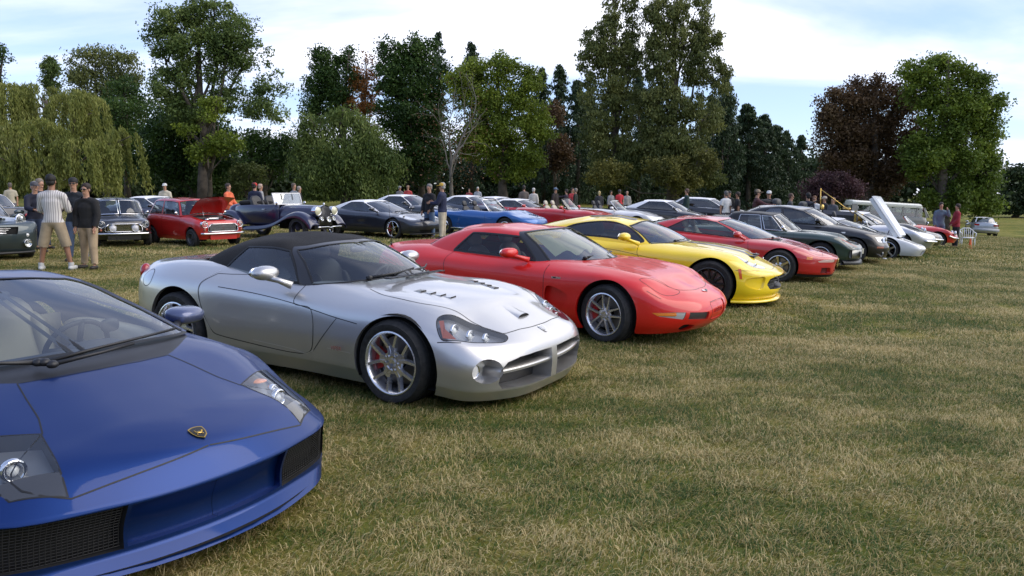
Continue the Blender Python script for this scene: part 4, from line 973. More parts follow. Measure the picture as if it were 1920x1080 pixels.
def car_yellow():
    pm = paint('yellow paint', (.92, .66, .010), 0, .4)
    rows = [[-1.85, .86, .22, .34, .56, .80, .93, .98, .99], [-1.55, .95, .17, .29, .58, .82, .95, .985, .99], [-1.25, .97, .15, .27, .58, .83, .95, .98, .985], [-.9, .95, .14, .26, .56, .83, .93, .96, .97], [-.35, .90, .13, .25, .52, .80, .90, .93, .94],
            [.20, .90, .13, .25, .52, .77, .86, .90, .915], [.75, .93, .13, .25, .50, .74, .82, .865, .885], [1.25, .965, .13, .25, .52, .71, .785, .815, .835], [1.60, .95, .13, .24, .46, .62, .71, .75, .77]]
    nose = dict(x=[2.12, 2.17, 2.17, 2.20, 2.10, 1.97, 1.85], z=[.13, .21, .34, .47, .54, .60, .65], sweep=.36, cy=.90, my=.56, ms=.22, w=[1.05, 1.05, 1., 1.1, 1.2, 1.1, 1], dz=.35)
    tail = dict(x=[-2.12, -2.18, -2.22, -2.20, -2.15, -2.0, -1.9], z=[.25, .38, .60, .80, .95, .99, .99], sweep=.26, cy=.88)
    P = [(-1.85, 0, .99, -.80, 0, 1.225), (-1.80, .34, .99, -.80, .28, 1.22), (-1.60, .64, .96, -.80, .47, 1.17), (-1.05, .74, .92, -.66, .535, 1.17), (-.65, .76, .90, -.46, .555, 1.17), (-.15, .755, .87, -.25, .56, 1.165), (.30, .73, .845, -.06, .54, 1.12), (.68, .45, .875, .07, .29, 1.175), (.82, 0, .88, .12, 0, 1.185)]
    hl = [(1.53, .70), (1.67, .64), (1.84, .535), (1.955, .45), (1.98, .50), (1.88, .635), (1.72, .725)]
    win = [(-1.02, 1.04), (-.90, 1.10), (-.60, 1.155), (-.30, 1.165), (-.04, 1.10), (.17, .97), (.24, .89), (-.30, .935), (-.85, .975)]
    d = dict(label='yellow fastback coupe with two dark stripes over bonnet and roof and black wheels', pos=(2.013, 12.185, -.40), group=ROW, paint=pm, rows=rows, nose=nose, tail=tail, P=P, zc=(1.235, 1.25, 1.19), xr=-.8, xf=.1, ks=10, kt=8, cks=9,
        arches=[(1.27, .34, .375, .375), (-1.25, .345, .39)],
        regions=[('bonnet', 'top', [(.80, .60), (1.1, .70), (1.35, .69), (1.60, .63), (1.90, .54), (2.04, .42), (2.05, 0)], pm, dict(closed_hood=1)),
                 ('door', 'side', [(-.80, .92), (-.90, .78), (-.86, .60), (-.72, .30), (.38, .28), (.40, .50), (.20, .70), (.19, .86)], pm, dict(smooth=False, n=6)),
                 ('side_gill', 'side', [(.42, .66), (.60, .62), (.74, .52), (.66, .40), (.44, .36)], pm, dict(smooth=True, off=(0, -.04, 0), wall=pm)),
                 ('grille', 'front', [(-.1, .45), (.30, .455), (.50, .45), (.60, .42), (.64, .34), (.58, .27), (-.1, .24)], MESHM, dict(smooth=False, merge=True, off=(-.10, 0, 0), wall=BLK)),
                 ('bumper_recess', 'front', [(.69, .45), (.78, .455), (.87, .44), (.90, .39), (.88, .32), (.72, .28)], pm, dict(smooth=True, off=(-.035, 0, 0), wall=pm))],
        seams=[('side', [(-.78, .96), (-.90, .78), (-.86, .60), (-.72, .30), (.38, .28), (.40, .50), (.20, .70), (.19, .86)], False, True), ('side', [(-.55, .80), (-.1, .75), (.20, .70), (.42, .66)], False, True), ('side', [(1.62, .55), (1.80, .545), (1.92, .54)], False, True), ('side', [(.65, .53), (.98, .545)], False, False)],
        lamps=[(hl, True, pmat('lamp glass silver', (.45, .46, .48), .1, .5, 1.), 'headlight', 'top', dict(bulbs=[(1.74, .66, .035), (1.85, .58, .03)])), ([(1.65, .57), (1.69, .57), (1.715, .43), (1.68, .43)], False, pmat('orange marker', (.65, .12, .02), .2, coat=.6), 'side_marker', 'side', {})],
        glass=dict(side=(-9, -8), front=(6.14, 8.6), fv=(.06, 1.9), gmat=GLS),
        cregions=[('side_window', 'side', win, GLD, dict(smooth=True, off=-.004))],
        seal=.03, cabin=dict(x0=-1.0, x1=.75, w=.72, zf=.20, zd=.82, seat_mat=LEAB, sx=-.25, sz=.20),
        mirror=((.02, -.985, .965), (.085, .125, .062), None, (.20, -.84, .86), (0, .05, -.1), 'door_mirror', 2.1),
        wipers=[[(.66, -.42, .90), (.74, -.15, .91), (.70, .15, .93)], [(.72, .05, .91), (.66, .35, .92), (.48, .62, .915)]],
        wheels=[(1.255, .935, .34, .24, .27, 'multi', pmat('black wheel', (.02, .018, .018), .3, .2, .5), dict(caliper=BLK)), (-1.255, .955, .35, .25, .3, 'multi', MATS['black wheel'])], extra=extra_yellow)
    gen_car(d)
car_yellow()
# ---- 5. red mid-engined coupe
def plate(t, c, size, M=None, col=(.62, .50, .10), name='licence_plate', rot=(0, 0, 0), txt=None):
    m = MB(); m.box((0, 0, 0), (.006, size[0], size[1])); o = m.obj(name, [pmat('plate '+str(col), col, .5)], t, smooth=False, loc=c, rot=rot)
    m = MB()
    for k in range(5): m.box((.0075, -size[0]*.6+size[0]*.3*k, 0), (.001, size[0]*.08, size[1]*.4))
    m.obj('plate_marks', [pmat('plate ink', (.05, .05, .10), .5)], o, smooth=False); return o
def extra_nsx(t, sh, cs):
    plate(t, (2.26, -.02, .36), (.15, .075), rot=(0, .1, 0))
    for g in (1, -1):
        m = MB(); m.tube([(1.05+.12*k, g*(.30-.02*k), .0) for k in range(2)], .004, 4)
    for x, y in ((1.02, .28), (1.05, -.2), (1.18, -.38)):
        p, n = on_top(sh, x, y); m = MB(); m.sell(p+n*.01, (.015, .015, .01), 2, nu=8, nv=6); m.obj('washer_jet', [BLK], t)
def car_nsx():
    pm = paint('warm red paint', (.50, .010, .010), 0, .4)
    rows = [[-1.85, .84, .22, .34, .55, .78, .90, .93, .93], [-1.55, .885, .17, .29, .55, .79, .90, .92, .92], [-1.26, .905, .15, .27, .56, .80, .88, .90, .90], [-.95, .905, .14, .26, .55, .80, .87, .89, .90], [-.35, .89, .13, .25, .50, .76, .83, .87, .88],
            [.20, .88, .13, .25, .49, .72, .795, .83, .85], [.80, .885, .13, .24, .48, .685, .755, .785, .80], [1.28, .895, .13, .24, .48, .65, .72, .725, .72], [1.65, .875, .13, .23, .40, .545, .625, .64, .645]]
    nose = dict(x=[2.18, 2.22, 2.24, 2.26, 2.20, 2.05, 1.9], z=[.12, .20, .36, .46, .50, .545, .585], sweep=.36, cy=.86, my=.56, ms=.22, w=[1, 1, 1., 1.05, 1.1, 1.1, 1], dz=.30)
    tail = dict(x=[-2.08, -2.12, -2.16, -2.16, -2.12, -2.0, -1.9], z=[.25, .38, .60, .80, .93, .95, .94], sweep=.20, cy=.88)
    P = [(-1.62, 0, .93, -.72, 0, 1.145), (-1.58, .34, .93, -.72, .26, 1.14), (-1.42, .60, .91, -.72, .44, 1.115), (-1.0, .72, .88, -.52, .505, 1.12), (-.72, .735, .86, -.40, .52, 1.125), (-.05, .73, .81, -.20, .53, 1.12), (.66, .70, .765, .02, .515, 1.09), (1.06, .42, .785, .17, .28, 1.125), (1.20, 0, .79, .22, 0, 1.135)]
    d = dict(label='red mid engined coupe with black roof glass, tan seats and a small yellow front plate', pos=(4.15, 15.45, -.42), group=ROW, paint=pm, rows=rows, nose=nose, tail=tail, P=P, zc=(1.155, 1.17, 1.145), xr=-.7, xf=.2, ks=8, kt=7, crease=(1,),
        arches=[(1.28, .31, .335), (-1.26, .32, .35)],
        regions=[('bonnet', 'top', [(1.0, .62), (1.3, .60), (1.68, .52), (1.86, .45), (1.90, .2), (1.90, 0)], pm, dict(closed_hood=1)),
                 ('door', 'side', [(-.78, .84), (-.80, .60), (-.66, .30), (.62, .28), (.70, .5), (.68, .74)], pm, dict(smooth=False, n=6)),
                 ('front_indicator', 'front', [(.42, .455), (.64, .45), (.72, .42), (.70, .40), (.42, .40)], pmat('pink lens', (.65, .45, .38), .15, coat=.7), dict(smooth=False, off=(-.004, 0, 0), wall=BLK)),
                 ('intake', 'front', [(.50, .30), (.66, .30), (.66, .20), (.46, .20)], pmat('dark red recess', (.10, .004, .004), .5), dict(smooth=False, off=(-.06, 0, 0), wall=pm)),
                 ('grille', 'front', [(-.1, .36), (.20, .36), (.34, .22), (-.1, .22)], BLK, dict(smooth=False, merge=True, off=(-.06, 0, 0), wall=pm)),
                 ('lower_skirt', 'uv', [(-1, -.5), (20, -.5), (20, .55), (-1, .55)], BLK, dict(smooth=False, merge=True))],
        seams=[('side', [(-.76, .88), (-.80, .60), (-.66, .30), (.62, .28), (.70, .5), (.68, .74)], False, True), ('top', [(1.46, .86), (1.62, .62)], False, False), ('top', [(1.66, .50), (1.78, .62), (2.0, .55), (1.98, .30), (1.86, .28)], True, False)],
        lamps=[([(1.74, .50), (1.84, .50), (1.84, .45), (1.74, .45)], False, AMB, 'side_marker', 'side', {})],
        glass=dict(side=(3.1, 5.88), front=(6.14, 8.6), v0=.12, v1=1.8, fv=(.05, 1.9), rear=(-1, 2.05), gmat=GLS, smat=GL),
        seal=.02, cabin=dict(x0=-.9, x1=1.1, w=.70, zf=.20, zd=.76, seat_mat=LEAT, sx=-.10, sz=.2),
        mirror=((.50, -.94, .86), (.07, .12, .06), None, (.62, -.80, .77), (0, .05, -.15)),
        wipers=[[(1.08, -.35, .80), (1.05, 0, .83), (.95, .35, .84)], [(1.12, .05, .80), (1.0, .40, .83), (.8, .55, .84)]],
        wheels=[(1.265, .885, .31, .205, .23, 'five', ALU), (-1.265, .895, .32, .21, .26, 'five', ALU)], extra=extra_nsx)
    gen_car(d)
car_nsx()
# ---- 6. dark green boxy targa
def extra_914(t, sh, cs):
    gm = pmat('black vinyl', (.01, .01, .011), .5)
    m = MB(); V = []
    # bumper grey with fog lamps
    for g in (1, -1):
        m = MB(); K = 10; V = []
        for k in range(K+1):
            y = .02+.74*k/K; x = 2.03-.30*max(0, (y-.35)/.4)**2.*.5
            for z, dx in ((.48, 0), (.30, .0), (.30, -.05), (.48, -.05)): V.append((x+dx, y*g, z))
        m.add(V, [(4*k+i, 4*k+(i+1) % 4, 4*k+4+(i+1) % 4, 4*k+4+i) for k in range(K) for i in range(4)]); m.obj('bumper', [pmat('bumper silver', (.33, .33, .31), .35, .5)], t)
        m = MB(); m.box((2.035, .56*g, .39), (.012, .10, .06), rot=(0, 0, -.15*g)); m.obj('fog_lamp', [pmat('lamp cover', (.55, .55, .5), .2, coat=.5)], t, smooth=False)
        p, n = on_top(sh, 1.80, .70*g); 
        m = MB(); m.add([(1.52, .74*g, .735), (1.94, .72*g, .545), (1.96, .67*g, .55), (1.56, .68*g, .745)], [(0, 1, 2, 3)]); m.obj('indicator', [AMBD], t, smooth=False)
    m = MB(); K = 12; V = []
    for k in range(-K, K+1):
        y = .80*k/K; x = 2.03-.32*max(0, (abs(y)-.30)/.5)**2
        for a, z in ((-.06, .26), (0., .22), (.03, .15), (-.06, .14)): V.append((x+a, y, z))
    m.add(V, [(4*k+i, 4*k+(i+1) % 4, 4*k+4+(i+1) % 4, 4*k+4+i) for k in range(2*K) for i in range(4)]); m.obj('air_dam', [pmat('dark grey plastic', (.035, .037, .04), .4)], t)
def car_914():
    pm = paint('dark green paint', (.012, .038, .026), 0., .4)
    fy = (.93, .985, 1., .99, .86, .64, 0.)
    rows = [[-1.7, .80, .24, .34, .55, .78, .84, .84, .84], [-1.45, .83, .20, .30, .56, .80, .85, .84, .84], [-1.22, .845, .18, .28, .56, .81, .86, .85, .845], [-.92, .83, .17, .27, .55, .80, .86, .85, .85], [-.35, .80, .16, .26, .50, .78, .83, .83, .83],
            [.10, .80, .16, .26, .50, .77, .82, .82, .82], [.70, .82, .16, .26, .50, .75, .81, .80, .80], [1.23, .845, .16, .27, .52, .73, .79, .745, .73], [1.58, .82, .16, .27, .48, .66, .73, .67, .66]]
    nose = dict(x=[1.97, 2.0, 2.02, 2.03, 1.99, 1.93, 1.9], z=[.24, .28, .40, .49, .555, .575, .585], sweep=.22, cy=.92, my=.6, ms=.25, w=[1, 1, 1., 1, 1., .6, .4], dz=.2)
    tail = dict(x=[-1.92, -1.96, -1.98, -1.98, -1.95, -1.9, -1.85], z=[.25, .38, .55, .72, .80, .82, .83], sweep=.12, cy=.92)
    P = [(-1.00, 0, .84, -.80, 0, 1.19), (-1.00, .34, .84, -.80, .28, 1.19), (-.98, .62, .84, -.78, .48, 1.17), (-.86, .70, .83, -.68, .54, 1.175), (-.62, .71, .83, -.55, .55, 1.18), (-.15, .71, .825, -.20, .555, 1.18), (.46, .70, .81, .13, .55, 1.16), (.66, .44, .815, .22, .32, 1.185), (.74, 0, .82, .25, 0, 1.19)]
    d = dict(label='dark green boxy targa with black roof, orange indicators and petal spoke wheels', pos=(6.05, 18.1, -.46), group=ROW, paint=pm, rows=rows, nose=nose, tail=tail, fy=fy, P=P, zc=(1.205, 1.225, 1.205), xr=-.78, xf=.24, ks=8, kt=7, bulge=.012, roof_mat=pmat('black vinyl', (.01, .01, .011), .5),
        arches=[(1.23, .32, .345), (-1.22, .32, .345)],
        regions=[('bonnet', 'top', [(.74, .58), (1.2, .50), (1.80, .46), (1.88, .40), (1.90, 0)], pm, dict(closed_hood=1)), ('headlamp_lid', 'top', [(1.50, .50), (1.48, .68), (1.86, .70), (1.90, .50)], pm, dict(smooth=False)),
                 ('door', 'side', [(-.62, .82), (-.62, .34), (-.55, .28), (.58, .28), (.66, .45), (.64, .78)], pm, dict(smooth=False, n=6)),
                 ('nose_panel', 'uv', [(13.2, 3.05), (15.5, 3.05), (15.5, 5.2), (13.2, 4.2)], pmat('bumper silver', (.33, .33, .31), .35, .5), dict(smooth=False, merge=True))],
        seams=[('side', [(-.62, .82), (-.62, .34), (-.55, .28), (.58, .28), (.66, .45), (.64, .78)], False, False), ('top', [(1.50, .50), (1.48, .68), (1.86, .70), (1.90, .50)], True, False)],
        glass=dict(side=(3.9, 5.15), front=(6.12, 8.6), v0=.10, v1=1.8, fv=(.05, 1.9), rear=(-1, 1.9), quarter=[(5.25, .10), (5.88, .10), (5.84, 1.8), (5.25, 1.8)]),
        cregions=[], seal=.016, seal_mat=pmat('bright trim', (.5, .5, .5), .2, 1.), cabin=dict(x0=-.85, x1=.68, w=.66, zf=.22, zd=.79, seat_mat=LEAB, sx=-.20, sz=.24, head=False),
        mirror=((.42, -.86, .90), (.035, .075, .055), CHR, (.48, -.78, .83), (0, 0, 0)),
        wipers=[[(.68, -.30, .825), (.70, 0, .84), (.62, .35, .85)]],
        wheels=[(1.225, .815, .312, .215, .2, 'fuchs', pmat('petal wheel', (.55, .55, .54), .25, .9)), (-1.225, .82, .312, .215, .21, 'fuchs', MATS['petal wheel'])], extra=extra_914)
    gen_car(d)
car_914()
# ---- 7. black coupe
def extra_bmw(t, sh, cs):
    for g in (1, -1):
        m = MB(); m.lathe([(.5, -.02), (.52, .01), (.42, .016), (.40, 0.)], 18, axis='X'); m.V = [(v[0], v[1]*.20+g*.115, v[2]*.105/.52*1.+.60) for v in m.V]; o = m.obj('kidney_grille', [CHR], t, loc=(2.115, 0, 0), rot=(0, -.10, 0))
        m = MB()
        for k in range(7): m.box((.0, g*(.045+.023*k), .60), (.006, .004, .085))
        m.box((-.02, g*.115, .6), (.004, .09, .09), m=1); m.obj('grille_slat', [LGREY, DRK], o, smooth=False)
        m = MB(); m.lathe([(.05, -.02), (.05, .01), (.0, .02)], 16, axis='X'); m.obj('fog_lamp', [LGREY], t, loc=(2.05, g*.60, .27))
        m = MB(); m.sell((2.10, g*.66, .16), (.05, .16, .012), 2.5); m.obj('lip', [pmat('pale lip', (.55, .55, .56), .35, .2)], t)
    plate(t, (2.20, .0, .42), (.15, .075), rot=(0, .05, 0))
def car_bmw():
    pm = paint('black paint', (.004, .004, .005), .0, .35, .7)
    rows = [[-1.95, .80, .28, .40, .62, .88, 1.0, 1.03, 1.04], [-1.65, .86, .22, .34, .62, .90, 1.0, 1.03, 1.04], [-1.36, .875, .19, .31, .62, .91, .99, 1.02, 1.03], [-1.0, .88, .18, .30, .60, .91, .97, 1.0, 1.0], [-.35, .88, .17, .29, .58, .90, .95, .97, .97],
            [.30, .88, .17, .29, .57, .87, .93, .96, .96], [.85, .88, .17, .29, .57, .83, .90, .935, .945], [1.36, .88, .17, .29, .58, .76, .84, .87, .88], [1.75, .855, .18, .30, .52, .68, .765, .79, .80]]
    nose = dict(x=[2.15, 2.18, 2.20, 2.15, 2.13, 2.06, 2.0], z=[.17, .26, .44, .53, .70, .725, .74], sweep=.27, cy=.88, my=.55, ms=.2, w=[1, 1, 1., 1., .9, .6, .4], dz=.3)
    tail = dict(x=[-2.22, -2.26, -2.30, -2.28, -2.26, -2.2, -2.1], z=[.28, .40, .60, .86, 1.0, 1.04, 1.04], sweep=.2, cy=.9)
    P = [(-1.62, 0, 1.03, -.98, 0, 1.335), (-1.60, .34, 1.03, -.96, .30, 1.33), (-1.46, .63, 1.0, -.90, .50, 1.30), (-1.1, .72, .96, -.70, .565, 1.31), (-.55, .74, .94, -.50, .585, 1.32), (.10, .745, .92, -.20, .59, 1.31), (.72, .72, .89, .10, .575, 1.27), (.98, .45, .935, .28, .32, 1.315), (1.06, 0, .94, .34, 0, 1.33)]
    d = dict(label='black coupe with open side windows, kidney grille and clear headlights', pos=(7.55, 20.3, -.40), group=ROW, paint=pm, rows=rows, nose=nose, tail=tail, P=P, zc=(1.345, 1.37, 1.34), xr=-.95, xf=.33, ks=8, kt=6,
        arches=[(1.36, .32, .345), (-1.36, .32, .345)],
        regions=[('bonnet', 'top', [(.95, .66), (1.4, .64), (1.8, .56), (2.0, .42), (2.04, .2), (2.04, 0)], pm, dict(closed_hood=1)),
                 ('door', 'side', [(-.72, .92), (-.76, .6), (-.70, .30), (.70, .28), (.74, .6), (.74, .88)], pm, dict(smooth=False, n=6)),
                 ('lower_grille', 'front', [(-.1, .40), (.40, .40), (.34, .24), (-.1, .24)], DRK, dict(smooth=False, merge=True, off=(-.05, 0, 0), wall=pm))],
        seams=[('side', [(-.72, .92), (-.76, .6), (-.70, .30), (.70, .28), (.74, .6), (.74, .88)], False, False)],
        lamps=[([(.28, .66), (.60, .68), (.74, .67), (.72, .56), (.50, .545), (.28, .555)], False, pmat('clear headlight', (.62, .64, .66), .08, .35, 1.), 'headlight', 'front', dict(bulbs=[(.40, .61, .05), (.56, .61, .05)])),
               ([(.62, .45), (.78, .45), (.78, .405), (.62, .405)], False, AMBD, 'indicator', 'front', {}), ([(1.05, .765), (1.15, .77), (1.15, .735), (1.08, .74)], False, WHL, 'side_repeater', 'side', {})],
        glass=dict(side=(4.4, 5.90), front=(6.10, 8.6), v0=.10, v1=1.8, fv=(.04, 1.92), rear=(-1, 1.9), quarter=[(3.0, .12), (4.25, .10), (4.3, 1.8), (3.1, 1.8)], gmat=GLS, smat=GLD),
        seal=.016, cabin=dict(x0=-1.3, x1=.98, w=.72, zf=.26, zd=.90, seat_mat=LEAB, sx=-.20, sz=.30, rec=.3),
        mirror=((.50, -.98, 1.02), (.07, .12, .065), None, (.58, -.86, .93), (0, 0, -.1)),
        wipers=[[(.94, -.4, .96), (.98, -.1, .97), (.94, .2, .98)]],
        wheels=[(1.3625, .865, .318, .225, .22, 'split', ALU), (-1.3625, .865, .318, .225, .22, 'split', ALU)], extra=extra_bmw)
    gen_car(d)
car_bmw()
# ================================================================ other cars of the show, built from proportions
def simple_car(label, pos, col, L=4.4, W=1.84, H=1.28, WB=2.65, fo=.95, hood=.80, base=.92, belt=.86, tail=.92, nose_z=.60, nose_b=.18, roof=(-.95, -.85, .15), bx=(-1.6, .95), drop=.0, style='five', wm=None, rt=.33, rr=.23, kind='coupe', lampc=None, lights='slant', grille=None, seatm=None, extra=None, name='parked_car', group=None, ks=6, kt=5, metal=.0, side=(3.2, 5.9), rearwin=True, gm=None, brow=.0, sweep=.30, roof_mat=None, caliper=None, dz=0., wheelx=0., fyc=.80, mirror=True, nose_round=.06, seam_door=True, pname=None, rough=.35, mcol=None, seal_mat=None, wy=.0):
    pm = paint(pname or ('paint %s' % label[:24]), col, metal, rough); w = W/2; xf = WB/2; xr = -WB/2; xn = xf+fo; xt = xn-L
    zb = nose_b
    fy = (.93, .985, 1., .965, fyc, .42, 0.)
    rows = [[xr-.5, w*.93, zb+.06, zb+.16, .55, belt*.93, tail-.01, tail+.01, tail+.01], [xr-.25, w*.98, zb, zb+.12, .57, belt*.95, tail, tail+.02, tail+.02], [xr, w, zb, zb+.11, .58, belt*.96, tail, tail+.015, tail+.015],
            [xr+.35, w*.99, zb, zb+.11, .55, belt*.955, tail-.01, tail+.0, tail+.0], [xr+.9, w*.97, zb, zb+.11, .52, belt*.93, belt+.02, belt+.04, belt+.05], [bx[1]-.55, w*.97, zb, zb+.11, .51, belt*.90, belt-.01, belt+.02, base], [bx[1]-.05, w*.98, zb, zb+.11, .50, (belt*.86+hood*.86)/2, (belt+hood)/2-.03, base-.04, base-.02],
            [xf, w, zb, zb+.11, .51, hood*.89, hood-.01, hood+.01+brow, hood+.02+brow], [xf+.38, w*.98, zb, zb+.10, .45, (hood*.55+nose_z*.40), hood*.55+nose_z*.45-.02, hood*.5+nose_z*.5+brow*.6, hood*.5+nose_z*.5+.02+brow*.6]]
    nz = nose_z
    nose = dict(x=[xn-.08, xn-.04, xn, xn-.01, xn-nose_round, xn-nose_round-.12, xn-nose_round-.22], z=[zb, zb+.09, .40 if nz > .5 else .36, nz-.10, nz-.01, nz+.02, nz+.05], sweep=sweep, cy=.88, my=.56, ms=.22, dz=.3)
    tl = dict(x=[xt+.08, xt+.03, xt, xt+.01, xt+.05, xt+.15, xt+.25], z=[zb+.08, zb+.18, .58, tail-.14, tail-.01, tail+.01, tail+.01], sweep=.2, cy=.9)
    d = dict(label=label, pos=pos, paint=pm, rows=rows, nose=nose, tail=tl, fy=fy, ks=ks, kt=kt, name=name, group=group, dz=dz,
             arches=[(xf, rt, rt+.035), (xr, rt, rt+.035)], wheels=[(xf, w-.03+wy, rt, rr, .22, style, wm or ALU, dict(full=False, caliper=caliper)), (xr, w-.025+wy, rt, rr, .23, style, wm or ALU, dict(full=False))])
    ra, rb, rc = roof; y0 = w*.79; y1 = w*.60
    P = [(bx[0], 0, tail, ra, 0, H-.03), (bx[0]+.03, y0*.45, tail, ra, y1*.5, H-.035), (bx[0]+.16, y0*.85, tail-.03, ra+.03, y1*.86, H-.065), ((bx[0]*.45+ra*.55), y0*.98, belt+.03, ra+.2, y1*.97, H-.06), (ra*.4+rc*.6-.45, y0, belt+.01, ra*.5+rc*.5-.05, y1, H-.055), (rc-.25, y0, belt-.01, rc-.32, y1, H-.06),
         (bx[1]-.32, y0*.98, base-.09, rc-.22, y1*.98, H-.09), (bx[1]-.08, y0*.6, base-.04, rc-.05, y1*.55, H-.05), (bx[1], 0, base-.035, rc, 0, H-.04)]
    if kind in ('coupe', 'sedan'):
        d.update(P=P, zc=(H-.02, H, H-.025), xr=ra+.02, xf=rc-.02, cks=5, bulge=.03, glass=dict(side=side, front=(6.12, 8.6), v0=.12, v1=1.8, fv=(.05, 1.9), rear=(-1, 1.9) if rearwin else None, gmat=gm or GLS, smat=GLD), seal=.018, seal_mat=seal_mat, roof_mat=roof_mat,
                 cabin=dict(x0=bx[0]*.6, x1=bx[1]-.08, w=w*.76, zf=.24, zd=belt-.06, seat_mat=seatm or LEAB, sx=-.18, sz=.26, wheel_y=w*.4))
    elif kind == 'open':
        x0, x1 = bx[0]*.45, bx[1]-.15
        d.update(cabin_hole=[(x0, 0), (x0, y0*.88), (x1-.3, y0*.94), (x1, y0*.7), (x1+.05, 0)], cabin=dict(x0=x0, x1=x1, w=w*.76, zf=.24, zd=belt-.02, seat_mat=seatm or LEAB, sx=-.20, sz=.28, wheel_y=w*.4))
    if seam_door: d['seams'] = [('side', [(xr+.75, belt*.94), (xr+.62, .6), (xr+.75, .30), (bx[1]-.45, .28), (bx[1]-.40, .55), (bx[1]-.42, belt*.88)], False, True)]
    d['regions'] = list([])
    if lights == 'slant': lp = [(xf+.12, w*.66), (xf+.16, w*.84), (xf+.42, w*.84), (xf+fo*.70, w*.60), (xf+fo*.66, w*.50)]; d['lamps'] = [(lp, True, pmat('clear headlight', (.62, .64, .66), .08, .35, 1.), 'headlight', 'top', dict(bulbs=[(xf+.30, w*.76, .05)]))]
    elif lights == 'front': d['lamps'] = [([(w*.35, nz-.05), (w*.80, nz-.03), (w*.84, nz-.12), (w*.40, nz-.15)], False, pmat('clear headlight', (.62, .64, .66), .08, .35, 1.), 'headlight', 'front', dict(bulbs=[(w*.55, nz-.10, .05)]))]
    elif lights == 'flaps': d['lamps'] = [([(w*.45, .40), (w*.78, .40), (w*.74, .35), (w*.45, .35)], False, AMB, 'indicator', 'front', {})]
    else: d['lamps'] = []
    if grille: d['regions'].append(('grille', 'front', grille, DRK, dict(smooth=False, merge=grille[0][0] < 0, off=(-.05, 0, 0), wall=pm)))
    if mirror: d['mirror'] = ((bx[1]-.50, -(w+.06), belt+.09), (.06, .11, .055), mcol, (bx[1]-.42, -w*.86, belt-.02), (0, 0, -.1))
    if lights != 'none' and gm is None: d['wipers'] = [[(bx[1]-.05, -.35, base), (bx[1]+.0, -.05, base+.02), (bx[1]-.06, .3, base+.02)]] if kind != 'open' else []
    def ex(t, sh, cs):
        if kind == 'open': open_screen(t, bx[1]-.12, w*.70, base-.05, H, rc, seal_mat or BLK)
        if extra: extra(t, sh, cs)
    d['extra'] = ex
    return gen_car(d)
def open_screen(t, x, w, z, H, rc, fm):
    """windscreen of an open car: glass pane in a frame, and its curve in plan"""
    K = 12; V = []; top = []; bot = []
    for k in range(K+1):
        f = -1+2*k/K; b = (x-.22*abs(f)**2.4, w*f, z-.02*abs(f)); a = (rc-.10*abs(f)**2, w*.86*f, H-.03*f*f); V += [b, a]; bot.append(b); top.append(a)
    o = mesh_obj('windscreen', V, [(2*k, 2*k+2, 2*k+3, 2*k+1) for k in range(K)], [GL], t)
    m = MB(); m.tube(bot+top[::-1]+[bot[0]], .018, 6); m.obj('screen_frame', [fm], t)
REDM = (.50, .008, .008)
# ---- front row, beyond the black coupe
def esprit():
    pm_ = 'white wedge paint'
    def ex(t, sh, cs):
        pm = MATS[pm_]
        # bonnet standing open towards the front: two skins with a dark blue inside
        o = bpy.data.objects.new('open_bonnet', None); link(o, t); o.location = (1.55, 0, .66); o.rotation_euler = (0, R(54), R(-7))
        m = MB(); m.box((-.66, 0, .05), (.68, .62, .03), tx=.96, ty=.92); m.obj('outer_skin', [pm], o, smooth=False)
        m = MB()
        for y in (-.56, 0, .56): m.box((-.66, y, -.04), (.64, .05, .05))
        for x in (-.1, -.66, -1.26): m.box((x, 0, -.04), (.05, .58, .048))
        m.obj('inner_frame', [pm], o, smooth=False)
        m = MB(); m.box((-.72, 0, -.0), (.62, .54, .006)); m.obj('inner_panel', [pmat('blue fabric', (.05, .07, .28), .7)], o, smooth=False)
        m = MB(); m.tube([(1.2, .5, .66), (1.30, .5, 1.10)], .012, 6); m.obj('bonnet_stay', [BLK], t)
        m = MB(); m.box((1.10, 0, .66), (.42, .58, .015)); m.obj('engine_bay', [DRK], t, smooth=False)
    simple_car('white wedge shaped car with its bonnet standing wide open', (9.60, 22.35, -.46), (.72, .73, .72), L=4.3, W=1.86, H=1.12, WB=2.44, fo=.98, hood=.70, base=.80, belt=.78, tail=.86, nose_z=.50, roof=(-.9, -.8, .05), bx=(-1.7, 1.0), rt=.31, kind='coupe', lights='none', grille=[(.28, .34), (.62, .34), (.60, .22), (.30, .22)], extra=ex, pname=pm_, group=ROW, nose_round=.22, sweep=.2, dz=-.05)
esprit()
def c2_silver():
    simple_car('silver sports car with a long pointed nose beside the black one', (11.2, 25.0, -.42), (.50, .51, .53), L=4.5, W=1.80, H=1.22, WB=2.5, fo=1.05, hood=.86, base=.90, belt=.82, tail=.85, nose_z=.66, roof=(-1.0, -.9, .0), bx=(-1.9, .75), rt=.33, kind='open', lights='none', metal=.7, pname='silver grey paint', group=ROW, nose_round=.10, sweep=.45, extra=chrome_bumper, nose_b=.24)
def chrome_bumper(t, sh, cs):
    m = MB(); q = sh.G[:, int(sh.NV*.36)]; n = sh.N[:, int(sh.NV*.36)]; xm = q[:, 0].max()
    P = [Vector(p)+Vector(k)*.03 for p, k in zip(q, n) if p[0] > xm-.38]; P = P+[Vector((p.x, -p.y, p.z)) for p in P[::-1]]
    m.tube(P, .032, 8); m.obj('bumper', [CHR], t)
c2_silver()
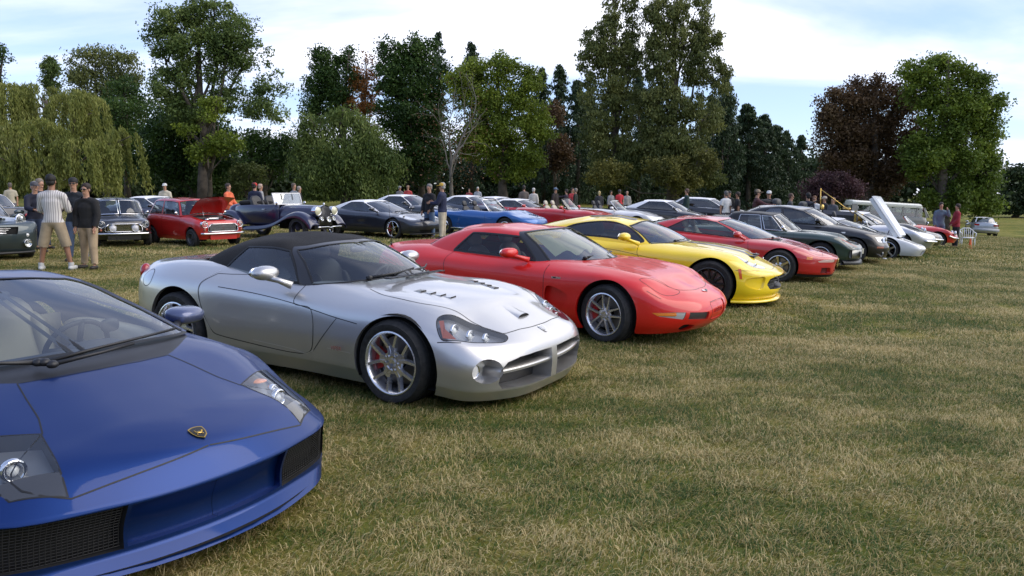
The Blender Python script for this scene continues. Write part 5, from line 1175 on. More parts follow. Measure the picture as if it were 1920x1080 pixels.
def black_nose():
    simple_car('black long nosed sports car standing behind the silver one', (12.7, 27.4, -.42), (.010, .010, .012), L=4.5, W=1.74, H=1.24, WB=2.5, fo=1.1, hood=.88, base=.92, belt=.83, tail=.85, nose_z=.62, roof=(-1.0, -.9, .0), bx=(-1.8, .6), rt=.33, lights='none', pname='gloss black paint', group=ROW, nose_round=.10, sweep=.5, nose_b=.22,
               extra=lambda t, sh, cs: (chrome_bumper(t, sh, cs), [lamp(t, (1.25+.52, g*.60, .72), .085, tilt=-.2) for g in (1, -1)]))
black_nose()
def red_small():
    def ex(t, sh, cs):
        for g in (1, -1): lamp(t, (1.15+.62, g*.56, .62), .09, tilt=-.1)
        chrome_bumper(t, sh, cs)
    simple_car('red vintage roadster at the far end of the row behind the man in blue', (15.95, 31.2, -.42), REDM, L=3.9, W=1.52, H=1.15, WB=2.3, fo=.75, hood=.80, base=.88, belt=.80, tail=.78, nose_z=.62, roof=(-.9, -.8, .0), bx=(-1.4, .55), rt=.31, kind='open', lights='none', pname='old red paint', group=ROW, extra=ex, seal_mat=CHR, style='wire', wm=CHR, rr=.2, mirror=False, nose_b=.24)
red_small()
# ---- facing rows, left to centre
BACK = 'cars parked in the row across the grass'
def c6_extra(t, sh, cs):
    plate(t, (2.28, 0, .40), (.20, .065), col=(.5, .5, .52), rot=(0, -.1, 0))
    m = MB(); K = 12; m.tube([(2.30-.30*(abs(y)/.85)**2.2, y, .17) for y in np.linspace(-.85, .85, 19)], .022, 6); m.obj('splitter', [BLK], t)
    for g in (1, -1):
        m = MB(); m.sell((2.12, g*.60, .30), (.03, .06, .025), 2.4); m.obj('fog_lamp', [WHL], t)
        m = MB(); m.sell((1.93, g*.83, .53), (.10, .012, .018), 2.4, (0, .12, -.5*g)); m.obj('side_marker', [AMBD], t)
    p, n = on_top(sh, 2.02, .003); m = MB(); m.sell(p, (.07, .12, .012), 2.6); m.obj('bonnet_scoop', [BLK], t)
simple_car('dark grey sports coupe with a front scoop and chrome five spoke wheels', (-4.50, 26.3, -.58), (.028, .032, .045), L=4.46, W=1.90, H=1.24, WB=2.686, fo=.97, hood=.78, base=.86, belt=.86, tail=.93, nose_z=.60, roof=(-1.0, -.9, .05), bx=(-2.0, 1.02), rt=.335, rr=.25, style='star', wm=CHR, caliper=REDC, metal=.4, lights='slant', grille=[(-.1, .30), (.58, .30), (.50, .20), (-.1, .20)], group=BACK, pname='cyber grey paint', extra=c6_extra, ks=8, kt=6)
def c2_extra(t, sh, cs):
    m = MB(); m.box((.9, 0, .93), (.02, .02, .01)); m.obj('bonnet_badge', [CHR], t)
    m = MB(); m.tube([(-.9, -.915, .26), (.75, -.915, .26)], .035, 6); m.obj('side_pipe', [CHR], t)
simple_car('bright blue open sports car with sharp fender lines and chrome windscreen frame', (-.95, 27.6, -.50), (.018, .115, .36), L=4.45, W=1.77, H=1.26, WB=2.49, fo=1.05, hood=.84, base=.90, belt=.84, tail=.84, nose_z=.62, roof=(-.9, -.8, .22), bx=(-1.6, .85), rt=.335, rr=.2, style='steel', wm=CHR, kind='open', lights='none', metal=.4, group=BACK, pname='marina blue paint', extra=c2_extra, seal_mat=CHR, mcol=CHR, brow=.03, fyc=.86, ks=8, mirror=False)
def f360_extra(t, sh, cs):
    p, n = on_top(sh, 2.1, .003); m = MB(); m.sell(p, (.03, .03, .01), 2.4); m.obj('badge', [MATS['gold']], t)
simple_car('red mid engined coupe with dark side glass behind the red coupe', (.35, 33.8, -.50), REDM, L=4.48, W=1.92, H=1.21, WB=2.6, fo=1.07, hood=.76, base=.83, belt=.84, tail=.95, nose_z=.52, roof=(-.75, -.6, .35), bx=(-1.8, 1.2), rt=.33, rr=.23, style='star', lights='slant', group=BACK, pname='rosso paint', extra=f360_extra, ks=7, seatm=LEAT)
simple_car('small red open roadster with a clear wind deflector', (2.05, 29.6, -.46), (.52, .012, .012), L=4.02, W=1.69, H=1.28, WB=2.45, fo=.80, hood=.84, base=.93, belt=.88, tail=.90, nose_z=.66, roof=(-.9, -.8, .10), bx=(-1.3, .68), rt=.31, rr=.21, kind='open', lights='front', group=BACK, pname='bright red paint', seatm=LEAT)
def heads_extra(t, sh, cs):
    pass
simple_car('white open roadster with black seats between the red roadster and yellow roof', (4.05, 31.2, -.42), (.70, .70, .69), L=4.2, W=1.75, H=1.22, WB=2.5, fo=.85, hood=.80, base=.90, belt=.85, tail=.88, nose_z=.62, roof=(-.9, -.8, .15), bx=(-1.4, .75), rt=.32, kind='open', lights='front', group=BACK, pname='white roadster paint', seal_mat=pmat('white frame', (.7, .7, .7), .3))
simple_car('black low coupe with a glossy round roof behind the yellow coupe', (6.55, 32.5, -.40), (.012, .013, .018), L=4.45, W=1.84, H=1.30, WB=2.4, fo=.98, hood=.80, base=.92, belt=.88, tail=.92, nose_z=.62, roof=(-.9, -.75, .25), bx=(-1.9, .95), rt=.33, lights='slant', group=BACK, pname='midnight paint', metal=.3)
simple_car('large black saloon behind the black low coupe', (9.4, 36.8, -.36), (.012, .013, .016), L=4.85, W=1.86, H=1.45, WB=2.9, fo=.90, hood=.95, base=1.04, belt=.97, tail=1.08, nose_z=.78, roof=(-1.25, -1.1, .25), bx=(-1.9, 1.1), rt=.33, kind='sedan', lights='front', group=BACK, pname='black saloon paint', metal=.3, side=(2.6, 5.9))
simple_car('black coupe half hidden behind the grey coupe and the two talking men', (-4.35, 33.2, -.50), (.010, .011, .014), L=4.7, W=1.88, H=1.36, WB=2.72, fo=.92, hood=.92, base=.98, belt=.93, tail=1.0, nose_z=.78, roof=(-1.0, -.85, .15), bx=(-1.9, .85), rt=.34, lights='front', group=BACK, pname='black pony paint')
simple_car('slate grey coupe just right of the man in the yellow cap', (-1.7, 34.2, -.50), (.06, .07, .09), L=4.3, W=1.84, H=1.34, WB=2.55, fo=.88, hood=.88, base=.96, belt=.92, tail=1.0, nose_z=.70, roof=(-.9, -.75, .2), bx=(-1.8, .95), rt=.34, lights='slant', group=BACK, pname='slate paint', metal=.5)
simple_car('red hardtop sports car behind the blue open one', (-.45, 35.4, -.50), (.48, .012, .012), L=4.6, W=1.84, H=1.28, WB=2.5, fo=1.0, hood=.84, base=.92, belt=.87, tail=.90, nose_z=.64, roof=(-.9, -.75, .15), bx=(-1.7, .95), rt=.33, lights='none', group=BACK, pname='deep red paint')
# left group
def taillight_extra(t, sh, cs):
    for g in (1, -1):
        m = MB(); m.sell((-2.22, g*.62, .80), (.05, .17, .065), 2.6, (0, 0, -.35*g)); m.obj('tail_light', [REDL], t)
simple_car('dark slate saloon with a red tail light at the far left', (-15.9, 22.5, 2.55), (.016, .018, .026), L=4.5, W=1.8, H=1.42, WB=2.7, fo=.88, hood=.92, base=1.0, belt=.93, tail=1.02, nose_z=.72, roof=(-1.05, -.9, .2), bx=(-1.6, 1.0), rt=.32, kind='sedan', lights='front', extra=taillight_extra, pname='slate black paint', metal=.4, side=(2.6, 5.9))
simple_car('dark purple low coupe behind the black classic mini', (-12.6, 27.6, -.42), (.018, .014, .030), L=4.5, W=1.84, H=1.30, WB=2.6, fo=.95, hood=.80, base=.88, belt=.88, tail=.95, nose_z=.60, roof=(-1.0, -.85, .1), bx=(-2.0, 1.05), rt=.33, lights='slant', pname='dark purple paint', metal=.4)
def sedan_far(t, sh, cs):
    for g in (1, -1):
        m = MB(); m.box((-2.31, g*.62, .82), (.02, .16, .06)); m.obj('tail_light', [REDL], t, smooth=False)
    plate(t, (-2.33, 0, .78), (.17, .06), col=(.6, .6, .55)); m = MB(); m.box((-2.36, 0, .48), (.05, .84, .10)); m.obj('bumper', [pmat('pale bumper', (.45, .46, .47), .5)], t)
simple_car('pale silver saloon parked far off at the edge of the field', (35.8, 58.5, 1.15), (.42, .44, .46), L=4.6, W=1.78, H=1.40, WB=2.75, fo=.88, hood=.92, base=.98, belt=.92, tail=1.0, nose_z=.74, roof=(-1.15, -1.0, .2), bx=(-1.7, 1.0), rt=.31, kind='sedan', lights='front', extra=sedan_far, pname='far silver paint', metal=.5, side=(2.6, 5.9), dz=.0)
simple_car('black car with its bonnet propped up in the background beside the man in green', (11.2, 44.5, -.3), (.012, .012, .013), L=4.5, W=1.8, H=1.36, WB=2.6, fo=.9, hood=.88, base=.95, belt=.90, tail=.95, nose_z=.7, roof=(-1.0, -.85, .15), bx=(-1.7, .95), rt=.33, lights='front', pname='black far paint',
           extra=lambda t, sh, cs: (lambda m: (m.box((1.30, 0, 1.42), (.55, .70, .02), rot=(0, .35, 0)), m.obj('open_bonnet', [MATS['black far paint']], t, smooth=False)))(MB()))
# ---- classic minis
def mini(label, pos, col, hood_open=False, chrome_grille=True, stripe=False, rim=None, roofcol=None, pname='', fog=False):
    pm = paint(pname, col, 0., .35); fy = (.93, .97, 1., .97, .86, .50, 0.)
    w = .705
    rows = [[-1.30, .66, .24, .34, .55, .78, .86, .88, .88], [-1.15, .69, .22, .32, .55, .80, .87, .89, .89], [-1.02, .70, .22, .32, .56, .81, .88, .89, .89], [-.75, w, .20, .30, .55, .82, .88, .89, .89], [-.30, w, .19, .29, .54, .81, .87, .88, .88],
            [.15, w, .19, .29, .54, .80, .86, .87, .88], [.55, w, .19, .29, .54, .78, .83, .86, .87], [1.02, .70, .20, .30, .54, .70, .77, .80, .82], [1.28, .68, .22, .32, .52, .66, .725, .755, .775]]
    nose = dict(x=[1.44, 1.47, 1.50, 1.50, 1.46, 1.40, 1.34], z=[.22, .30, .45, .58, .69, .735, .75], sweep=.10, cy=.93, my=.55, ms=.15, dz=.4)
    tail = dict(x=[-1.48, -1.50, -1.52, -1.50, -1.46, -1.4, -1.36], z=[.24, .32, .55, .75, .85, .88, .88], sweep=.12, cy=.9)
    P = [(-1.42, 0, .87, -1.12, 0, 1.28), (-1.40, .30, .87, -1.10, .30, 1.275), (-1.30, .58, .86, -1.02, .48, 1.255), (-.95, .655, .86, -.80, .53, 1.265), (-.45, .665, .86, -.45, .54, 1.27), (.0, .665, .855, -.05, .54, 1.265), (.52, .645, .84, .26, .52, 1.235), (.70, .42, .86, .36, .32, 1.265), (.76, 0, .87, .38, 0, 1.275)]
    regs = [('door', 'side', [(-.42, .84), (-.42, .30), (.42, .28), (.52, .5), (.50, .82)], pm, dict(smooth=False))]
    gr = [(-.1, .64), (.36, .64), (.44, .56), (.46, .44), (.42, .41), (-.1, .41)]
    regs.append(('grille', 'front', gr, DRK, dict(smooth=False, merge=True, off=(-.02, 0, 0), wall=CHR)))
    if hood_open: regs.append(('bonnet_opening', 'top', [(.72, .50), (1.05, .50), (1.30, .47), (1.36, .40), (1.38, 0)], DRK, dict(closed_hood=1, off=(0, 0, -.20), wall=pm)))
    def ex(t, sh, cs):
        for g in (1, -1):
            lamp(t, (1.475, g*.535, .625), .092, depth=.09)
            m = MB(); m.lathe([(.032, -.02), (.032, .01), (0, .018)], 12, axis='X'); m.obj('indicator', [AMBD], t, loc=(1.50, g*.555, .475))
            m = MB(); m.sell((.44, g*.75, .92), (.02, .045, .035), 2.4); m.tube([(.46, g*.68, .86), (.44, g*.73, .90)], .008, 5); m.obj('door_mirror', [CHR], t)
            if fog: lamp(t, (1.57, g*.27, .52), .085, name='spot_lamp', lensm=pmat('lamp cover white', (.6, .6, .62), .25, coat=.6), depth=.03)
        m = MB(); xg = 1.505
        for z in (.635, .43): m.tube([(xg, y, z) for y in np.linspace(-.37-.05*(z < .5), .37+.05*(z < .5), 9)], .012, 6)
        for g in (1, -1): m.tube([(xg, g*.36, .635), (xg-.005, g*.44, .56), (xg-.01, g*.455, .46), (xg, g*.42, .43)], .012, 6)
        m.obj('grille_surround', [CHR], t)
        for k in range(7): m = MB(); m.box((1.487, 0, .455+.026*k), (.006, .40, .0045 if not chrome_grille else .008)); m.obj('grille_slat', [CHR if chrome_grille else ALU], t, smooth=False)
        m = MB(); K = 12
        for zz, a in ((0, 0),): m.tube([(1.57-.10*(abs(y)/.66)**2.5, y, .375) for y in np.linspace(-.66, .66, 15)], .028, 8)
        m.obj('bumper', [CHR], t)
        m = MB(); m.box((1.50, 0, .27), (.012, .40, .06)); m.obj('valance', [pm], t, smooth=False)
        for y in (-.25, .12): wiper(t, [(.66, y, .90), (.70, y+.12, .905), (.70, y+.34, .91)])
        if stripe: pass
        if hood_open:
            o = bpy.data.objects.new('open_bonnet', None); link(o, t); o.location = (.72, 0, .90); o.rotation_euler = (0, R(-40), 0)
            m = MB(); K = 8; V = []
            for i in range(K+1):
                for j in range(K+1): x = .78*i/K; y = (-.52+1.04*j/K)*(1-.05*i/K); V.append((x, y, .07*(1-(2*j/K-1)**2)*.6+.10*math.sin(PI*i/K*.9)*.5-.10*(i/K)**3))
            F = [(i*(K+1)+j, (i+1)*(K+1)+j, (i+1)*(K+1)+j+1, i*(K+1)+j+1) for i in range(K) for j in range(K)]
            m.add(V, F); m.add([(a, b, c-.02) for a, b, c in V], [f[::-1] for f in F]); m.obj('outer_skin', [pm], o)
            m = MB(); m.tube([(1.15, -.35, .78), (.98, -.30, 1.10)], .006, 5); m.obj('bonnet_stay', [ALU], t)
            m = MB(); m.box((1.02, -.02, .66), (.16, .24, .07)); m.sell((1.05, -.05, .76), (.10, .20, .05), 3); m.tube([(.9, .25, .72), (1.1, .30, .74), (1.25, .2, .70)], .03, 8); m.sell((1.2, -.30, .72), (.06, .06, .07), 2.5); m.obj('engine', [ALU], t)
            m = MB(); m.sell((.85, .28, .72), (.08, .08, .06), 2.5); m.tube([(.85, -.4, .72), (1.0, -.45, .73), (1.2, -.4, .7)], .02, 6); m.box((1.3, 0, .70), (.02, .35, .05)); m.obj('engine_hose', [BLK], t)
    d = dict(label=label, pos=pos, paint=pm, rows=rows, nose=nose, tail=tail, fy=fy, P=P, zc=(1.31, 1.335, 1.30), xr=-1.05, xf=.35, ks=7, kt=6, bulge=.012, cks=6,
             arches=[(1.02, .27, .29), (-1.02, .27, .29)], regions=regs, seams=[('side', [(-.42, .84), (-.42, .30), (.42, .28), (.52, .5), (.50, .82)], False, False)],
             glass=dict(side=(4.1, 5.88), front=(6.12, 8.6), v0=.12, v1=1.75, fv=(.08, 1.85), rear=(-1, 1.8), quarter=[(2.5, .12), (3.95, .12), (3.95, 1.75), (2.6, 1.75)]), seal=.018, seal_mat=CHR if not hood_open else None, roof_mat=roofcol or pm,
             cabin=dict(x0=-1.2, x1=.68, w=.60, zf=.24, zd=.84, seat_mat=LEAB, sx=-.15, sz=.30, wheel_y=.30, rec=.25), group='classic minis side by side',
             wheels=[(1.02, .70, .255, .145, .15, 'minilite', rim or ALU), (-1.02, .70, .255, .145, .15, 'minilite', rim or ALU)], extra=ex)
    gen_car(d)
mini('red classic mini with its bonnet open and engine showing', (-9.16, 21.95, -.64), (.48, .014, .010), hood_open=True, chrome_grille=False, pname='mini red paint', rim=pmat('dark wheel', (.10, .10, .10), .4, .6))
mini('black classic mini with chrome grille and two spot lamps', (-11.25, 21.75, -.98), (.010, .010, .012), pname='mini black paint', fog=True)
# ---- modern small hatch, left edge
def cooper():
    def ex(t, sh, cs):
        pm = MATS['slate green paint']
        for g in (1, -1):
            p, n = on_top(sh, 1.55, .56*g)
            m = MB(); m.lathe([(.15, -.03), (.155, .0), (.145, .012), (.13, .004)], 24, axis='X'); o = m.obj('headlight', [CHR], t); o.matrix_local = frame(p+n*.0, (.62, .28*g, .74), (0, 0, 1))
            o.scale = (1, .82, 1.05)
            b = MB(); b.lathe([(.135, .0), (.08, -.03), (0, -.035)], 20, axis='X'); b.sell((.0, .03, .05), (.03, .05, .05), 2.2, nu=10, nv=6); b.sell((0, -.02, -.05), (.03, .06, .05), 2.2, nu=10, nv=6); b.obj('reflector', [MATS['lamp reflector']], o)
            m = MB(); m.lathe([(0, .03), (.06, .026), (.11, .014), (.14, .0)], 24, axis='X'); m.obj('lens', [GLC], o)
            lamp(t, (1.80, g*.60, .37), .085, name='fog_lamp', yaw=.35*g); m = MB(); m.lathe([(.04, -.01), (.04, .012), (0, .02)], 14, axis='X'); m.obj('indicator', [WHL], t, loc=(1.77, g*.60, .55))
        m = MB(); p, n = on_top(sh, 1.42, .003); m.sell(p+Vector((0, 0, .0)), (.05, .30, .045), 3); m.obj('bonnet_scoop', [pm], t)
        m = MB(); m.box((p.x+.055, 0, p.z+.018), (.006, .22, .014)); m.obj('scoop_mouth', [DRK], t, smooth=False)
        for k in range(4): m = MB(); m.tube([(1.82-.10*(abs(y)/.42)**2, y, .60+.035*k) for y in np.linspace(-.40-.02*k, .40+.02*k, 11)], .008 if k else .014, 6); m.obj('grille_slat', [CHR], t)
        m = MB(); m.tube([(1.86-.12*(abs(y)/.7)**2.2, y, .17) for y in np.linspace(-.74, .74, 15)], .03, 6); m.obj('lower_lip', [BLK], t)
        m = MB(); m.sell((1.74, 0, .76), (.02, .04, .015), 2.4); m.obj('badge', [CHR], t)
    simple_car('grey green small hatchback with bonnet scoop and oval headlights, cut by the left edge', (-12.55, 17.75, -.72), (.045, .065, .072), L=3.65, W=1.69, H=1.40, WB=2.47, fo=.62, hood=.90, base=1.0, belt=.93, tail=1.0, nose_z=.80, roof=(-1.3, -1.2, .15), bx=(-1.55, .78), rt=.31, rr=.21, kind='sedan', lights='none', pname='slate green paint', metal=.5, grille=[(-.1, .74), (.44, .74), (.40, .58), (-.1, .58)], extra=ex, sweep=.32, side=(2.4, 5.9), ks=8, kt=6)
cooper()
# ================================================================ vintage drophead, van, early open car
def vintage():
    t = car_thing('vintage_car', 'dark navy vintage open tourer with big chrome headlamps and folded white windscreen', -7.55, 24.9, -.52, BACK)
    pm = paint('navy paint', (.008, .010, .045), 0., .3)
    # body tub
    def loft(name, secs, mats=None, mirror=False):
        K = len(secs[0]); V = [p for s in secs for p in s]; F = [(i*K+j, (i+1)*K+j, (i+1)*K+j+1, i*K+j+1) for i in range(len(secs)-1) for j in range(K-1)]
        for g in ((1, -1) if mirror else (1,)):
            m = MB(); m.add([(a, b*g, c) for a, b, c in V], F); o = m.obj(name, mats or [pm], t)
            sm = o.modifiers.new('s', 'SUBSURF'); sm.levels = sm.render_levels = 1; so = o.modifiers.new('t', 'SOLIDIFY'); so.thickness = .012
    secs = []
    for x, w, zt in ((-1.75, .30, .80), (-1.65, .48, .98), (-1.3, .60, 1.06), (-.7, .64, 1.08), (0., .62, 1.08), (.5, .52, 1.10)):
        secs.append([(x, w*.9, .42), (x, w, .60), (x, w*1.02, .85), (x, w*.97, zt-.03), (x, w*.90, zt)])
    loft('body_side', secs, mirror=True)
    m = MB(); m.sell((-1.68, 0, .78), (.22, .55, .32), 3); m.obj('boot', [pm], t)
    m = MB(); m.sell((-1.05, 0, 1.12), (.42, .58, .10), 3); m.obj('folded_hood', [pmat('soft top canvas', (.008, .008, .009), .95)], t)
    # bonnet: long, tapering to the radiator
    secs = []
    for x, w, z in ((.42, .50, 1.10), (.9, .44, 1.10), (1.4, .36, 1.09), (1.86, .28, 1.08)):
        secs.append([(x, w*math.cos(a)*1.0 if a < PI/2 else w*math.cos(a), .62+(z-.62)*max(0, math.sin(a))**.62) for a in np.linspace(0, PI, 15)])
    K = 15; m = MB(); m.add([p for s in secs for p in s], [(i*K+j, (i+1)*K+j, (i+1)*K+j+1, i*K+j+1) for i in range(3) for j in range(K-1)]); m.obj('bonnet', [pm], t)
    m = MB(); m.box((1.15, 0, .50), (.75, .40, .16)); m.obj('chassis', [DRK], t, smooth=False)
    # radiator
    prof = [(.27*math.cos(a), .62+.46*max(0, math.sin(a))**.5) for a in np.linspace(0, PI, 19)]+[(-.25, .48), (.25, .48)]
    m = MB(); m.prism([(y*1.12, z*1.03-.02) for y, z in prof], 1.86, 1.96, 'X'); o = m.obj('radiator', [CHR], t, sharp=R(40))
    m = MB(); m.prism([(y*.92, z*.97+.01) for y, z in prof], 1.962, 1.968, 'X'); m.obj('core', [pmat('radiator core', (.09, .09, .09), .4, .7)], o)
    m = MB()
    for k in range(9): m.box((1.975, -.20+.05*k, .80), (.006, .006, .24))
    m.obj('shutter', [LGREY], o, smooth=False)
    m = MB(); m.sell((1.92, 0, 1.13), (.03, .03, .04), 2.2); m.obj('cap', [CHR], o)
    # wings: swept front wing running into the running board
    for g in (1, -1):
        path = [(-.9, .36), (-.3, .38), (.25, .44), (.65, .58), (1.0, .76), (1.35, .88), (1.65, .86), (1.95, .70), (2.12, .46)]
        S = []
        for i, (x, z) in enumerate(path):
            f = i/(len(path)-1); wi, wo = .50-.12*f, .80
            S.append([(x, wi*g, z-.0), (x, (wi+.10)*g, z+.03), (x, (wi*.45+wo*.55)*g, z+.045), (x, (wo-.03)*g, z+.01), (x, wo*g, z-.05-.03*f), (x-.01, (wo+.0)*g, z-.12-.05*(f > .5))])
        K = 6; m = MB(); m.add([p for s in S for p in s], [(i*K+j, (i+1)*K+j, (i+1)*K+j+1, i*K+j+1) for i in range(len(S)-1) for j in range(K-1)]); o = m.obj('front_wing', [pm], t)
        sm = o.modifiers.new('s', 'SUBSURF'); sm.levels = sm.render_levels = 2
        so = o.modifiers.new('t', 'SOLIDIFY'); so.thickness = .01
        path = [(-2.25, .45), (-2.1, .68), (-1.8, .86), (-1.45, .88), (-1.1, .70), (-.9, .42)]; S = []
        for x, z in path: S.append([(x, .50*g, z), (x, .62*g, z+.04), (x, .74*g, z+.02), (x, .80*g, z-.05), (x, .80*g, z-.12)])
        K = 5; m = MB(); m.add([p for s in S for p in s], [(i*K+j, (i+1)*K+j, (i+1)*K+j+1, i*K+j+1) for i in range(len(S)-1) for j in range(K-1)]); o = m.obj('rear_wing', [pm], t)
        sm = o.modifiers.new('s', 'SUBSURF'); sm.levels = sm.render_levels = 2
        lamp(t, (2.02, g*.36, .92), .135, depth=.16, lensm=pmat('yellowish lens', (.62, .60, .42), .1, coat=1.))
        lamp(t, (2.08, g*.26, .68), .065, name='horn_lamp', depth=.06)
        for x in (1.50, -1.55): wheel(t, x, g*.76, .37, .25, .15, 'wire', pmat('dark wire wheel', (.03, .03, .05), .4, .5), full=False)
        m = MB(); m.sell((-.05, g*.655, .94), (.07, .012, .012), 2.4); m.obj('door_handle', [CHR], t)
    lamp(t, (2.12, .0, .66), .085, name='centre_lamp', depth=.07)
    m = MB(); m.tube([(2.18, y, .43-.03*(abs(y) < .1)) for y in np.linspace(-.55, .55, 11)], .022, 8); m.obj('bumper', [CHR], t)
    m = MB(); m.tube([(1.0, -.52, 1.02), (1.4, -.42, 1.02), (1.86, -.32, 1.0)], .008, 5); m.obj('bonnet_trim', [CHR], t)
    # windscreen with white frame and two mullions
    o = bpy.data.objects.new('windscreen', None); link(o, t); o.location = (.40, 0, 1.10); o.rotation_euler = (0, R(-18), 0)
    m = MB()
    for z in (0, .36): m.box((0, 0, z), (.014, .58, .014))
    for y in (-.58, .58): m.box((0, y, .18), (.014, .014, .19))
    m.obj('frame', [pmat('white frame', (.7, .7, .7), .3)], o, smooth=False)
    m = MB(); m.box((0, 0, .18), (.003, .565, .17)); m.obj('pane', [glass('pale glass', (.75, .78, .75), .22)], o, smooth=False)
    for y in (-.22, .24): m = MB(); m.tube([(.02, y, .34), (.02, y-.02, .14)], .010, 5); m.obj('wiper', [BLK], o)
    for g in (1, -1): m = MB(); m.sell((.50, g*.60, 1.14), (.05, .03, .05), 2.2); m.obj('side_lamp', [CHR], t)
    seat(t, -.35, .3, .62, LEAB, head=False); seat(t, -.35, -.3, .62, LEAB, head=False); steering(t, .1, .3, 1.04)
    m = MB(); m.box((-.4, 0, .5), (1.2, .5, .02)); m.obj('floor_pan', [DRK], t, smooth=False)
vintage()
def van():
    t = car_thing('vintage_van', 'grey vintage passenger van with a cream roof behind the white wedge car', 20.9, 43.0, -.12, None, 'van')
    pm = paint('van grey paint', (.20, .195, .17), 0., .4); rm = paint('van cream paint', (.80, .78, .66), 0., .4)
    W = .86
    def ring(z, k, nose): # plan outline at height z
        return [(-2.1, -W*k*.9), (-2.15, -W*k*.5), (-2.15, W*k*.5), (-2.1, W*k*.9), (-1.9, W*k), (0, W*k), (1.5, W*k), (nose-.22, W*k*.95), (nose-.05, W*k*.6), (nose, 0), (nose-.05, -W*k*.6), (nose-.22, -W*k*.95), (1.5, -W*k), (0, -W*k), (-1.9, -W*k)]
    def shellr(name, levels, mat, cap=False):
        n = 15; V = []; F = []
        for z, k, nose in levels: V += [(x, y, z) for x, y in ring(z, k, nose)]
        for j in range(len(levels)-1):
            for i in range(n): F.append((j*n+i, j*n+(i+1) % n, (j+1)*n+(i+1) % n, (j+1)*n+i))
        if cap: F.append(tuple(range((len(levels)-1)*n, len(levels)*n)))
        m = MB(); m.add(V, F); return m.obj(name, [mat], t, sharp=R(50))
    shellr('body', [(.30, .93, 1.98), (.42, .98, 2.04), (.80, 1., 2.05), (1.10, .985, 1.98), (1.16, .97, 1.95)], pm)
    shellr('roof', [(1.60, .90, 1.66), (1.66, .95, 1.76), (1.80, .93, 1.68), (1.86, .75, 1.45), (1.89, .45, 1.2)], rm, True)
    m = MB(); m.box((-.1, 0, .9), (1.7, .7, .02)); m.obj('floor_pan', [DRK], t, smooth=False)
    xs = [-2.0, -1.15, -.30, .55, 1.28, 1.62]
    for g in (1, -1):
        for i, x in enumerate(xs): m = MB(); m.box((x+(.12 if i == 5 else 0), g*.80, 1.41), (.045 if i else .14, .03, .27), rot=(0, -.35 if i == 5 else 0, 0)); m.obj('pillar', [pm], t, smooth=False)
        for i in range(5):
            a, b = xs[i]+.05, xs[i+1]-.04; m = MB(); m.box(((a+b)/2, g*.80, 1.41), ((b-a)/2, .005, .25)); m.obj('side_window', [GL], t, smooth=False)
            m = MB(); m.box(((a+b)/2, g*.45, 1.2), ((b-a)*.35, .25, .16)); m.obj('seat', [pmat('red vinyl', (.22, .02, .02), .5)], t)
        lamp(t, (2.0, g*.62, .85), .09); 
        for x in (1.2, -1.2): wheel(t, x, g*.80, .32, .19, .17, 'steel', CHR, full=False)
    m = MB(); m.add([(1.97, -.70, 1.16), (1.97, .70, 1.16), (1.68, .62, 1.67), (1.68, -.62, 1.67)], [(0, 1, 2, 3)]); m.obj('windscreen', [GL], t)
    m = MB(); m.tube([(1.98, -.74, 1.15), (1.70, -.68, 1.68)], .03, 6); m.tube([(1.98, .74, 1.15), (1.70, .68, 1.68)], .03, 6); m.obj('screen_pillar', [pm], t)
    m = MB(); m.tube([(2.10-.1*abs(y), y, .42) for y in np.linspace(-.8, .8, 9)], .05, 8); m.obj('bumper', [CHR], t)
van()
